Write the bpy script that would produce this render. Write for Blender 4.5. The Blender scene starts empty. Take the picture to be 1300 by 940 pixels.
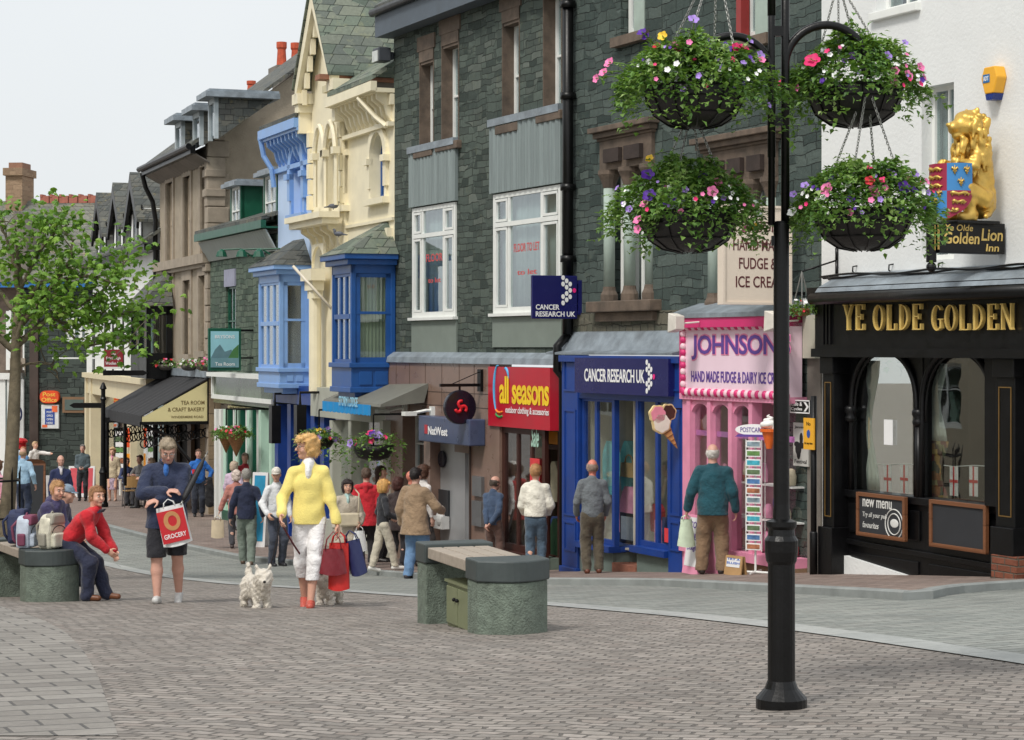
import bpy, math, random
import numpy as np
from mathutils import Vector, Matrix, noise as mnoise
random.seed(7)
R_ = math.radians
SC = bpy.context.scene
COL = SC.collection
FPX, CU, HZ = 2600.0, 650.0, 440.0      # focal length, principal column and eye-level row of the view, in photo units

# ---------------------------------------------------------------- ground relief
_HY = [0, 10, 15.7, 20.5, 25, 29, 33, 37.3, 45, 51, 60.7, 75, 100, 200, 2000]
_HH = [1.3, 1.85, 2.19, 2.60, 2.97, 3.34, 3.70, 4.0, 4.2, 4.32, 4.64, 5.1, 5.8, 8.0, 30]
def gz(x, y):
    h = float(np.interp(y, _HY, _HH))
    h2 = float(np.interp(y + 1.6, _HY, _HH)); h3 = float(np.interp(max(y - 1.6, 0), _HY, _HH))
    return -((h + h2 + h3) / 3) + 0.03 * min(max(x, 0), 8)
def gp(u, v):
    "ground point seen at photo position u, v"
    lo, hi = 4.0, 120.0
    t = (u - CU) / FPX
    for _ in range(50):
        m = (lo + hi) / 2
        if HZ - gz(t * m, m) * FPX / m > v: lo = m
        else: hi = m
    return Vector((t * lo, lo, gz(t * lo, lo)))
def wp(u, v, Y): return Vector(((u - CU) / FPX * Y, Y, (HZ - v) / FPX * Y))

# ---------------------------------------------------------------- mesh builder
class MB:
    def __init__(s): s.v = []; s.f = []
    def add(s, vs, fs):
        o = len(s.v); s.v += [tuple(p) for p in vs]; s.f += [tuple(i + o for i in f) for f in fs]; return s
    def box(s, x0, x1, y0, y1, z0, z1):
        if x0 > x1: x0, x1 = x1, x0
        if y0 > y1: y0, y1 = y1, y0
        if z0 > z1: z0, z1 = z1, z0
        return s.add([(x0,y0,z0),(x1,y0,z0),(x1,y1,z0),(x0,y1,z0),(x0,y0,z1),(x1,y0,z1),(x1,y1,z1),(x0,y1,z1)],
                     [(0,3,2,1),(4,5,6,7),(0,1,5,4),(1,2,6,5),(2,3,7,6),(3,0,4,7)])
    def prism(s, pts, lo, hi, ax='y'):
        "outline pts in the plane across ax, extruded from lo to hi"
        n = len(pts)
        def P(p, d):
            if ax == 'y': return (p[0], d, p[1])
            if ax == 'x': return (d, p[0], p[1])
            return (p[0], p[1], d)
        vs = [P(p, lo) for p in pts] + [P(p, hi) for p in pts]
        fs = [tuple(range(n)), tuple(range(2*n-1, n-1, -1))] + [(i, i+n, (i+1) % n + n, (i+1) % n) for i in range(n)]
        return s.add(vs, fs)
    def tube(s, pts, r, n=8, caps=True, closed=False):
        pts = [Vector(p) for p in pts]; m = len(pts)
        rs = r if isinstance(r, (list, tuple)) else [r] * m
        vs = []; ref = None
        for i, p in enumerate(pts):
            if closed: d = pts[(i+1) % m] - pts[i-1]
            else: d = pts[min(i+1, m-1)] - pts[max(i-1, 0)]
            if d.length < 1e-9: d = Vector((0, 0, 1))
            d.normalize()
            if ref is None:
                ref = Vector((1, 0, 0)) if abs(d.x) < .8 else Vector((0, 1, 0))
            a = (ref - d * ref.dot(d))
            if a.length < 1e-6: a = d.orthogonal()
            a.normalize(); ref = a; b = d.cross(a)
            for k in range(n):
                t = 2*math.pi*k/n
                vs.append(p + (a*math.cos(t) + b*math.sin(t)) * rs[i])
        fs = []
        for i in range(m if closed else m-1):
            j = (i+1) % m
            for k in range(n):
                k2 = (k+1) % n
                fs.append((i*n+k, i*n+k2, j*n+k2, j*n+k))
        if caps and not closed:
            fs.append(tuple(range(n-1, -1, -1))); fs.append(tuple((m-1)*n+k for k in range(n)))
        return s.add(vs, fs)
    def bar(s, a, b, w, h=None):
        "square bar from a to b"
        a, b = Vector(a), Vector(b); h = h or w; d = (b-a).normalized()
        up = Vector((0,0,1)) if abs(d.z) < .95 else Vector((0,1,0))
        x = d.cross(up).normalized(); y = x.cross(d)
        vs = [p + x*sx*w/2 + y*sy*h/2 for p in (a, b) for sx, sy in ((-1,-1),(1,-1),(1,1),(-1,1))]
        return s.add(vs, [(0,1,2,3),(7,6,5,4),(0,4,5,1),(1,5,6,2),(2,6,7,3),(3,7,4,0)])
    def lathe(s, prof, c=(0,0,0), n=16, sx=1, sy=1):
        m = len(prof); vs = []
        for r, z in prof:
            for k in range(n):
                t = 2*math.pi*k/n; vs.append((c[0]+r*math.cos(t)*sx, c[1]+r*math.sin(t)*sy, c[2]+z))
        fs = [(i*n+k, i*n+(k+1) % n, (i+1)*n+(k+1) % n, (i+1)*n+k) for i in range(m-1) for k in range(n)]
        fs.append(tuple(range(n-1,-1,-1))); fs.append(tuple((m-1)*n+k for k in range(n)))
        return s.add(vs, fs)
    def ball(s, c, r, n=12, m=8):
        if isinstance(r, (int, float)): r = (r, r, r)
        vs = []; fs = []
        for i in range(1, m):
            a = math.pi*i/m
            for k in range(n):
                t = 2*math.pi*k/n
                vs.append((c[0]+r[0]*math.sin(a)*math.cos(t), c[1]+r[1]*math.sin(a)*math.sin(t), c[2]-r[2]*math.cos(a)))
        vs.append((c[0], c[1], c[2]-r[2])); vs.append((c[0], c[1], c[2]+r[2])); b = (m-1)*n
        for i in range(m-2):
            for k in range(n): fs.append((i*n+k, i*n+(k+1) % n, (i+1)*n+(k+1) % n, (i+1)*n+k))
        for k in range(n):
            fs.append((b, (k+1) % n, k)); fs.append((b+1, (m-2)*n+k, (m-2)*n+(k+1) % n))
        return s.add(vs, fs)
    def grid(s, P):
        "P: rows of points"
        m, n = len(P), len(P[0]); o = [p for row in P for p in row]
        return s.add(o, [(i*n+j, i*n+j+1, (i+1)*n+j+1, (i+1)*n+j) for i in range(m-1) for j in range(n-1)])
    def sheet(s, P, t):
        "grid of points thickened by t along +y"
        m, n = len(P), len(P[0]); o = [Vector(p) for row in P for p in row]
        N = m*n; fs = []
        for i in range(m-1):
            for j in range(n-1):
                a, b, c, d = i*n+j, i*n+j+1, (i+1)*n+j+1, (i+1)*n+j
                fs += [(a,b,c,d), (N+d,N+c,N+b,N+a)]
        edge = [(j, j+1) for j in range(n-1)] + [((m-1)*n+j+1, (m-1)*n+j) for j in range(n-1)] + \
               [((i+1)*n, i*n) for i in range(m-1)] + [(i*n+n-1, (i+1)*n+n-1) for i in range(m-1)]
        fs += [(b, a, N+a, N+b) for a, b in edge]
        tv = Vector(t) if isinstance(t, (tuple, list)) else Vector((0, t, 0))
        return s.add(o + [p + tv for p in o], fs)
    def xf(s, M):
        s.v = [tuple(M @ Vector(p)) for p in s.v]; return s
    def make(s, name, mat, parent=None, smooth=False, bevel=0, loc=None, rz=0):
        me = bpy.data.meshes.new(name); me.from_pydata(s.v, [], s.f)
        me.materials.append(mat)
        if smooth:
            me.polygons.foreach_set('use_smooth', [True]*len(me.polygons))
        me.update()
        o = bpy.data.objects.new(name, me); COL.objects.link(o)
        if parent: o.parent = parent
        if loc is not None: o.location = loc
        if rz: o.rotation_euler.z = rz
        if smooth == 'auto': pass
        if bevel:
            b = o.modifiers.new('edge', 'BEVEL'); b.width = bevel; b.segments = 2; b.limit_method = 'ANGLE'
        return o

def tag(o, label=None, cat=None, group=None, kind=None):
    if label: o['label'] = label
    if cat: o['category'] = cat
    if group: o['group'] = group
    if kind: o['kind'] = kind
    return o
def thing(name, label, cat, loc=(0,0,0), rz=0, group=None):
    o = bpy.data.objects.new(name, None); COL.objects.link(o); o.empty_display_size = .2
    o.location = loc; o.rotation_euler = (0,0,rz)
    return tag(o, label, cat, group)
def copy_tree(o, parent=None):
    c = o.copy(); COL.objects.link(c)
    if parent: c.parent = parent
    for ch in KIDS.get(o.name, list(o.children)): copy_tree(ch, c)
    return c
KIDS = {}
def lbl(o, text): o['label'] = text; return o

# ---------------------------------------------------------------- materials
def srgb(r, g, b):
    f = lambda c: (c/255/12.92) if c <= 10 else ((c/255+.055)/1.055)**2.4
    return (f(r), f(g), f(b))
_MC = {}
class N:
    def __init__(s, name):
        s.m = bpy.data.materials.new(name); s.m.use_nodes = True; s.t = s.m.node_tree
        s.t.nodes.clear()
        s.out = s.t.nodes.new('ShaderNodeOutputMaterial')
    def n(s, ty, **k):
        nd = s.t.nodes.new('ShaderNode'+ty)
        for a, b in k.items():
            if a in nd.inputs.keys() if False else False: pass
            setattr(nd, a, b)
        return nd
    def l(s, a, b): s.t.links.new(a, b)
    def math(s, op, a, b=None, clamp=False):
        m = s.n('Math', operation=op); m.use_clamp = clamp
        for i, x in enumerate((a, b)):
            if x is None: continue
            if isinstance(x, (int, float)): m.inputs[i].default_value = x
            else: s.l(x, m.inputs[i])
        return m.outputs[0]
    def mix(s, fac, a, b, mode='MIX'):
        m = s.n('Mix', data_type='RGBA', blend_type=mode)
        for i, x in ((0, fac), (6, a), (7, b)):
            if isinstance(x, (int, float)): m.inputs[i].default_value = x
            elif isinstance(x, tuple): m.inputs[i].default_value = (*x[:3], 1)
            else: s.l(x, m.inputs[i])
        return m.outputs[2]
    def noise(s, vec, scale, detail=4, rough=.55):
        t = s.n('TexNoise'); t.inputs['Scale'].default_value = scale; t.inputs['Detail'].default_value = detail
        t.inputs['Roughness'].default_value = rough
        if vec is not None: s.l(vec, t.inputs['Vector'])
        return t
    def ramp(s, fac, stops):
        r = s.n('ValToRGB'); e = r.color_ramp.elements
        while len(e) < len(stops): e.new(.5)
        for i, (p, c) in enumerate(stops):
            e[i].position = p; e[i].color = (*c[:3], 1) if isinstance(c, tuple) else (c, c, c, 1)
        s.l(fac, r.inputs[0]); return r.outputs[0]
    def wallvec(s, world=False):
        "x+y across, z up: courses lie level on any upright face"
        tc = s.n('TexCoord'); sep = s.n('SeparateXYZ'); s.l(tc.outputs['Object'], sep.inputs[0])
        c = s.n('CombineXYZ'); s.l(s.math('ADD', sep.outputs[0], sep.outputs[1]), c.inputs[0]); s.l(sep.outputs[2], c.inputs[1])
        return c.outputs[0], tc.outputs['Object']
    def bsdf(s, col, rough=.7, metal=0, bump=None, bstr=.3, bdist=.02, spec=None, sheen=0):
        b = s.n('BsdfPrincipled')
        for k, x in (('Base Color', col), ('Roughness', rough), ('Metallic', metal)):
            if isinstance(x, tuple): b.inputs[k].default_value = (*x[:3], 1)
            elif isinstance(x, (int, float)): b.inputs[k].default_value = x
            else: s.l(x, b.inputs[k])
        if spec is not None: b.inputs['Specular IOR Level'].default_value = spec
        if sheen: b.inputs['Sheen Weight'].default_value = sheen
        if bump is not None:
            bp = s.n('Bump'); bp.inputs['Strength'].default_value = bstr; bp.inputs['Distance'].default_value = bdist
            s.l(bump, bp.inputs['Height']); s.l(bp.outputs[0], b.inputs['Normal'])
        s.l(b.outputs[0], s.out.inputs[0]); return b

def M(name, rgb, rough=.6, var=.12, scale=6, bump=.15, metal=0, dirt=0, spec=None, sheen=0, bdist=.01, bscale=None):
    "plain surface: rgb in sRGB 0-255, uneven tone, fine relief and optional weather stains"
    if name in _MC: return _MC[name]
    m = N(name); c = srgb(*rgb)
    tc = m.n('TexCoord').outputs['Object']
    n1 = m.noise(tc, scale, 5)
    col = m.mix(m.math('MULTIPLY', m.ramp(n1.outputs[0], [(.3, 0.), (.7, 1.)]), 1.0), tuple(x*(1-var) for x in c), tuple(min(1, x*(1+var)) for x in c))
    if dirt:
        n2 = m.noise(tc, 1.7, 8, .7)
        g = sum(c)/3
        col = m.mix(m.math('MULTIPLY', m.ramp(n2.outputs[0], [(.45, 0.), (.75, 1.)]), dirt), col, tuple(g*.35*k for k in (1, .95, .85)))
    nb = m.noise(tc, bscale or scale*6, 4)
    rr = m.math('ADD', m.math('MULTIPLY', n1.outputs[0], .2), rough-.1)
    m.bsdf(col, rr, metal, nb.outputs[0] if bump else None, bump, bdist, spec, sheen)
    _MC[name] = m.m; return m.m

def stone_wall(name, cols, mortar, bw=.34, bh=.13, bump=.9, mort=.012, dist=.06, rough=.85, lichen=None):
    "coursed irregular stone"
    m = N(name); vec, tc = m.wallvec()
    nz = m.noise(vec, 2.3, 3); nf = m.noise(vec, 9, 3)
    sub = m.n('VectorMath', operation='SUBTRACT'); m.l(nz.outputs['Color'], sub.inputs[0]); sub.inputs[1].default_value = (.5,.5,.5)
    sc = m.n('VectorMath', operation='SCALE'); m.l(sub.outputs[0], sc.inputs[0]); sc.inputs['Scale'].default_value = dist*3
    ad = m.n('VectorMath', operation='ADD'); m.l(vec, ad.inputs[0]); m.l(sc.outputs[0], ad.inputs[1])
    sub2 = m.n('VectorMath', operation='SUBTRACT'); m.l(nf.outputs['Color'], sub2.inputs[0]); sub2.inputs[1].default_value = (.5,.5,.5)
    sc2 = m.n('VectorMath', operation='SCALE'); m.l(sub2.outputs[0], sc2.inputs[0]); sc2.inputs['Scale'].default_value = dist*.6
    ad2 = m.n('VectorMath', operation='ADD'); m.l(ad.outputs[0], ad2.inputs[0]); m.l(sc2.outputs[0], ad2.inputs[1])
    def brick(w, h, ms, off):
        br = m.n('TexBrick'); m.l(ad2.outputs[0], br.inputs['Vector']); br.inputs['Scale'].default_value = 1
        br.inputs['Brick Width'].default_value = w; br.inputs['Row Height'].default_value = h
        br.inputs['Mortar Size'].default_value = ms; br.inputs['Mortar Smooth'].default_value = .6
        br.inputs['Color1'].default_value = (0,0,0,1); br.inputs['Color2'].default_value = (1,1,1,1); br.inputs['Mortar'].default_value = (.5,.5,.5,1)
        br.offset = off; br.squash = .7; br.squash_frequency = 3; br.offset_frequency = 2
        return br
    b1 = brick(bw, bh, mort, .43); b2 = brick(bw*1.35, bh*1.4, mort, .31)
    pick = m.ramp(m.noise(tc, 1.1, 1).outputs[0], [(.49, 0.), (.51, 1.)])
    cell = m.mix(pick, b1.outputs['Color'], b2.outputs['Color'])
    k = len(cols)
    base = m.ramp(cell, [(i/(k-1) if k > 1 else 0, srgb(*c)) for i, c in enumerate(cols)])
    n3 = m.noise(tc, 14, 6, .7)
    base = m.mix(.5, base, m.mix(1.0, base, m.ramp(n3.outputs[0], [(.25, .35), (.75, 1.0)]), 'MULTIPLY'))
    if lichen:
        n4 = m.noise(tc, 3.1, 6, .75)
        base = m.mix(m.ramp(n4.outputs[0], [(.56, 0.), (.72, .7)]), base, srgb(*lichen))
    fm = m.mix(pick, b1.outputs['Fac'], b2.outputs['Fac'])
    col = m.mix(fm, base, srgb(*mortar))
    h = m.math('SUBTRACT', m.math('ADD', m.math('MULTIPLY', n3.outputs[0], .6), m.math('MULTIPLY', cell, .7)), m.math('MULTIPLY', fm, 1.1))
    m.bsdf(col, rough, 0, h, bump, .03, .3); return m.m

def paving(name, cols, mortar, bw, bh, rot=0, dist=.03, mort=.012, arc=0, rough=.75, bump=.6, off=.5):
    "setts or slabs on a level surface, in plan coordinates"
    m = N(name); tc = m.n('TexCoord').outputs['Object']
    mp = m.n('Mapping'); m.l(tc, mp.inputs[0]); mp.inputs['Rotation'].default_value = (0,0,rot)
    fl = m.n('VectorMath', operation='MULTIPLY'); m.l(mp.outputs[0], fl.inputs[0]); fl.inputs[1].default_value = (1,1,0)
    vec = fl.outputs[0]
    if arc:
        sp = m.n('SeparateXYZ'); m.l(vec, sp.inputs[0])
        w = m.math('MULTIPLY', m.math('ABSOLUTE', m.math('SINE', m.math('MULTIPLY', sp.outputs[0], math.pi/1.6))), arc)
        cb = m.n('CombineXYZ'); m.l(sp.outputs[0], cb.inputs[0]); m.l(m.math('ADD', sp.outputs[1], w), cb.inputs[1]); vec = cb.outputs[0]
    nz = m.noise(vec, 3.5, 3)
    sub = m.n('VectorMath', operation='SUBTRACT'); m.l(nz.outputs['Color'], sub.inputs[0]); sub.inputs[1].default_value = (.5,.5,.5)
    sc = m.n('VectorMath', operation='SCALE'); m.l(sub.outputs[0], sc.inputs[0]); sc.inputs['Scale'].default_value = dist*2
    ad = m.n('VectorMath', operation='ADD'); m.l(vec, ad.inputs[0]); m.l(sc.outputs[0], ad.inputs[1])
    br = m.n('TexBrick'); m.l(ad.outputs[0], br.inputs['Vector']); br.inputs['Scale'].default_value = 1
    br.inputs['Brick Width'].default_value = bw; br.inputs['Row Height'].default_value = bh
    br.inputs['Mortar Size'].default_value = mort; br.inputs['Mortar Smooth'].default_value = .5
    br.inputs['Color1'].default_value = (0,0,0,1); br.inputs['Color2'].default_value = (1,1,1,1); br.inputs['Mortar'].default_value = (.5,.5,.5,1)
    br.offset = off
    k = len(cols)
    base = m.ramp(br.outputs['Color'], [(i/(k-1), srgb(*c)) for i, c in enumerate(cols)])
    n3 = m.noise(tc, 22, 5, .7); n5 = m.noise(tc, .55, 5, .6)
    base = m.mix(.6, base, m.mix(1.0, base, m.ramp(n3.outputs[0], [(.25, .45), (.75, 1.0)]), 'MULTIPLY'))
    base = m.mix(m.ramp(n5.outputs[0], [(.35, 0.), (.7, .4)]), base, tuple(x*.62 for x in srgb(*cols[0])))
    vo = m.n('TexVoronoi'); m.l(tc, vo.inputs['Vector']); vo.inputs['Scale'].default_value = 2.3; vo.inputs['Randomness'].default_value = 1
    base = m.mix(m.ramp(vo.outputs['Distance'], [(.035, .55), (.055, 0.)]), base, tuple(x*.4 for x in srgb(*cols[0])))
    n6 = m.noise(tc, 1.9, 7, .7); base = m.mix(m.ramp(n6.outputs[0], [(.5, 0.), (.7, .2)]), base, tuple(min(1, x*1.5) for x in srgb(*cols[1])))
    col = m.mix(br.outputs['Fac'], base, srgb(*mortar))
    h = m.math('SUBTRACT', m.math('ADD', m.math('MULTIPLY', n3.outputs[0], .35), m.math('MULTIPLY', br.outputs['Color'], .35)), m.math('MULTIPLY', br.outputs['Fac'], 1.2))
    rr = m.math('ADD', m.math('MULTIPLY', n5.outputs[0], .3), rough-.15)
    m.bsdf(col, rr, 0, h, bump, .03, .4); return m.m

def slate_roof(name, cols, bw=.3, bh=.17, lichen=None):
    return stone_wall(name, cols, tuple(int(c*.55) for c in cols[0]), bw, bh, .7, .008, .012, .7, lichen)

def planks(name, rgb, w=.12, axis=0, var=.2, rough=.6, line=.5):
    m = N(name); tc = m.n('TexCoord').outputs['Object']; sp = m.n('SeparateXYZ'); m.l(tc, sp.inputs[0])
    s = m.math('MULTIPLY', sp.outputs[axis], 1/w)
    fr = m.math('FRACT', s); fl = m.math('FLOOR', s)
    wn = m.n('TexWhiteNoise', noise_dimensions='1D'); m.l(fl, wn.inputs['W'])
    c = srgb(*rgb)
    base = m.mix(wn.outputs['Value'], tuple(x*(1-var) for x in c), tuple(min(1, x*(1+var)) for x in c))
    mp = m.n('Mapping'); m.l(tc, mp.inputs[0]); sc = [18, 18, 18]; sc[2 if axis != 2 else 0] = 1.2; mp.inputs['Scale'].default_value = sc
    g = m.noise(mp.outputs[0], 1.0, 5, .65)
    base = m.mix(.5, base, m.mix(1.0, base, m.ramp(g.outputs[0], [(.3, .5), (.7, 1.)]), 'MULTIPLY'))
    gap = m.ramp(fr, [(0., 1.), (.07, 0.)])
    col = m.mix(m.math('MULTIPLY', gap, line), base, tuple(x*.25 for x in c))
    m.bsdf(col, rough, 0, m.math('SUBTRACT', m.math('MULTIPLY', g.outputs[0], .3), gap), .5, .01); return m.m

def glass_mat(name, tint=(.80,.86,.86), refl=.10, rough=.01):
    m = N(name)
    tr = m.n('BsdfTransparent'); tr.inputs[0].default_value = (*tint, 1)
    gl = m.n('BsdfGlossy'); gl.inputs['Roughness'].default_value = rough; gl.inputs['Color'].default_value = (.95,.97,1,1)
    fr = m.n('LayerWeight'); fr.inputs['Blend'].default_value = .5; fq = m.math('ADD', m.math('MULTIPLY', m.math('POWER', fr.outputs['Facing'], 3.5), 1-refl), refl)
    tc = m.n('TexCoord').outputs['Object']; nz = m.noise(tc, 1.6, 2)
    bp = m.n('Bump'); bp.inputs['Strength'].default_value = .06; bp.inputs['Distance'].default_value = .02; m.l(nz.outputs[0], bp.inputs['Height'])
    m.l(bp.outputs[0], gl.inputs['Normal'])
    mx = m.n('MixShader'); m.l(fq, mx.inputs[0]); m.l(tr.outputs[0], mx.inputs[1]); m.l(gl.outputs[0], mx.inputs[2])
    m.l(mx.outputs[0], m.out.inputs[0]); return m.m

def leafmat(name, cols, rough=.5):
    m = N(name)
    tc = m.n('TexCoord').outputs['Object']; nz = m.n('TexWhiteNoise', noise_dimensions='3D')
    at = m.n('Attribute'); at.attribute_name = 'tone'
    col = m.ramp(at.outputs['Fac'], [(i/(len(cols)-1), srgb(*c)) for i, c in enumerate(cols)])
    b = m.n('BsdfPrincipled'); m.l(col, b.inputs['Base Color']); b.inputs['Roughness'].default_value = rough; b.inputs['Specular IOR Level'].default_value = .35
    t = m.n('BsdfTranslucent'); m.l(m.mix(.5, col, srgb(150,190,40)), t.inputs[0])
    mx = m.n('MixShader'); mx.inputs[0].default_value = .28; m.l(b.outputs[0], mx.inputs[1]); m.l(t.outputs[0], mx.inputs[2])
    m.l(mx.outputs[0], m.out.inputs[0]); return m.m

WHITE = M('white_paint', (232,234,230), .45, .04, 5, .08, dirt=.06)
BLACK = M('black_paint', (11,11,13), .38, .3, 8, .12, spec=.35, dirt=.05)
IRON = M('black_iron', (8,8,9), .36, .3, 10, .15, spec=.35)
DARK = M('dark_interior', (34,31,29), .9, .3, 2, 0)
GLASS = glass_mat('window_glass'); SHOPGLASS = glass_mat('shop_glass', (.93,.95,.94), .07)
PUBGLASS = glass_mat('pub_glass', (.9,.92,.9), .17, .01)
LEAD = M('weathered_lead', (140,150,158), .5, .3, 4, .35, dirt=.4, bdist=.02, metal=.2)
NET = planks('net_curtain', (196,200,196), .07, 0, .12, .9, .35)
SLATE = stone_wall('green_slate_stone', [(56,66,61),(80,91,85),(98,109,101),(66,76,71),(112,120,112)], (46,51,46), .38, .105, 1.0, .007, .04, lichen=(108,112,92))
SLATE2 = stone_wall('dark_slate_stone', [(58,70,67),(78,91,87),(94,106,101),(68,80,76)], (42,47,45), .42, .115, 1.0, .007, .04, lichen=(92,100,90))
ROOF = slate_roof('roof_slate', [(96,108,98),(120,132,118),(134,140,126),(104,112,106)], .34, .16, (150,152,118))
ROOFD = slate_roof('dark_roof_slate', [(82,86,84),(98,102,99),(112,112,104),(90,92,90)], .3, .14, (140,128,88))
SAND = M('brown_sandstone', (118,104,92), .85, .3, 3, .5, dirt=.5, bdist=.02)
CREAM = M('cream_masonry_paint', (238,229,200), .6, .05, 3, .12, dirt=.14)
PALEBLUE = M('pale_blue_paint', (188,210,240), .55, .04, 3, .1, dirt=.04)
SKYBLUE = M('sky_blue_gloss', (128,168,222), .4, .06, 4, .06, dirt=.12)
DEEPBLUE = M('deep_blue_gloss', (28,82,150), .4, .1, 4, .1, dirt=.2)
ROYAL = M('royal_blue_gloss', (22,62,140), .4, .1, 4, .1, dirt=.25)
NAVY = M('navy_board', (28,30,92), .25, .06, 3, .03, spec=.6)
PINK = M('pink_gloss', (232,150,180), .45, .08, 4, .1, dirt=.14)
HOTPINK = M('hot_pink_gloss', (214,52,118), .4, .06, 4, .05)
RED = M('red_board', (186,24,46), .32, .06, 3, .03, spec=.5)
GREENP = M('dark_green_gloss', (16,84,62), .4, .1, 5, .06)
MINT = M('mint_green_paint', (190,224,204), .5, .05, 4, .08, dirt=.05)
GOLD = M('gold_leaf', (218,180,92), .42, .15, 9, .2, metal=.75, dirt=.3)
GOLDP = M('gold_lettering', (222,190,110), .4, .08, 9, .05, metal=.2)
LWHITE = M('white_lettering', (240,240,240), .5, .02, 9, 0)
CLAY = M('terracotta', (186,84,56), .8, .25, 9, .3)
CONC = M('grey_render', (122,116,108), .9, .2, 2.5, .4, dirt=.4)

# ---------------------------------------------------------------- facade frame
class Fac:
    """street front seen running to a vanishing column vp; local x along the front (towards the viewer),
    y into the building, z up; root empty at the foot of the wall"""
    def __init__(s, vp, C, uref, zb=None):
        th = math.atan((CU - vp)/FPX); s.c, s.s, s.th, s.C = math.cos(th), math.sin(th), th, C
        s.s0 = 0; s.zb = 0
        s.s0 = s.x(uref)
        X = C*s.c + s.s0*s.s; Y = C*s.s - s.s0*s.c
        s.zb = gz(X, Y) if zb is None else zb
        s.O = Vector((X, Y, s.zb)); s.rz = th - math.pi/2
    def Y(s, u, n=0): return (s.C - n)/(((u-CU)/FPX)*s.c + s.s)
    def x(s, u, n=0):
        Y = s.Y(u, n); return (u-CU)/FPX*Y*s.s - Y*s.c - s.s0
    def z(s, u, v, n=0): return (HZ-v)/FPX*s.Y(u, n) - s.zb
    def R(s, u0, u1, vt, vb, n=0, at=None):
        a = (u0+u1)/2 if at is None else at
        return s.x(u0, n), s.x(u1, n), s.z(a, vb, n), s.z(a, vt, n)
    def n_at(s, u, x):
        S = x + s.s0; t = (u-CU)/FPX
        return s.C - (-S*(t*s.c + s.s)/(s.c - t*s.s))
    def world(s, x, y, z=0):
        S = x + s.s0; m = s.C + y
        return Vector((m*s.c + S*s.s, m*s.s - S*s.c, z + s.zb))
    def ground(s, x, y=0):
        p = s.world(x, y); return gz(p.x, p.y) - s.zb
    def root(s, name, label, cat): return thing(name, label, cat, s.O, s.rz)

def wall(mb, x0, x1, z0, z1, holes=(), t=.35, y=0):
    "wall with rectangular openings (x0,x1,z0,z1)"
    xs = sorted({x0, x1, *[min(max(h[i], x0), x1) for h in holes for i in (0,1)]})
    zs = sorted({z0, z1, *[min(max(h[i], z0), z1) for h in holes for i in (2,3)]})
    for i in range(len(xs)-1):
        run = None
        for j in range(len(zs)-1):
            cx, cz = (xs[i]+xs[i+1])/2, (zs[j]+zs[j+1])/2
            hole = any(h[0] < cx < h[1] and h[2] < cz < h[3] for h in holes)
            if not hole:
                if run is None: run = zs[j]
            if hole or j == len(zs)-2:
                end = zs[j] if hole else zs[j+1]
                if run is not None: mb.box(xs[i], xs[i+1], y, y+t, run, end)
                run = None
    return mb

def window(root, r, y=.12, fm=WHITE, cols=(), rows=(.5,), fw=.055, sill=None, glass=GLASS, behind='dark', name='window', bars=.035, head=None):
    x0, x1, z0, z1 = r
    f = MB()
    for a in ((x0, x0+fw), (x1-fw, x1)): f.box(a[0], a[1], y, y+.07, z0, z1)
    f.box(x0+fw, x1-fw, y, y+.07, z0, z0+fw*1.3); f.box(x0+fw, x1-fw, y, y+.07, z1-fw, z1)
    for c in cols:
        cx = x0+(x1-x0)*c; f.box(cx-bars/2, cx+bars/2, y+.006, y+.062, z0+fw*1.3, z1-fw)
    for q in rows:
        cz = z0+(z1-z0)*q; f.box(x0+fw, x1-fw, y-.012, y+.066, cz-bars/2, cz+bars/2)
    w = f.make(name, fm, root)
    MB().box(x0+fw*.5, x1-fw*.5, y+.03, y+.036, z0+fw*.5, z1-fw*.5).make('pane', glass, w)
    if sill:
        MB().box(x0-.06, x1+.06, -.07, y+.05, z0-.1, z0-.002).make('sill', sill, w, bevel=.008)
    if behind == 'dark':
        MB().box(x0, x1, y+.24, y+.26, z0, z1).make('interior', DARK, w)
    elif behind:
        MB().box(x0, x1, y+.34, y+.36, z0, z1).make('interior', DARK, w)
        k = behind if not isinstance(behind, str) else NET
        q = MB(); nn = 24; P = []
        for j in (z0, z1):
            P.append([(x0+(x1-x0)*i/nn, y+.14+.012*math.sin(i*2.4), j) for i in range(nn+1)])
        q.sheet(P, .004).make('curtain', k, w, smooth=True)
    return w

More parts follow.
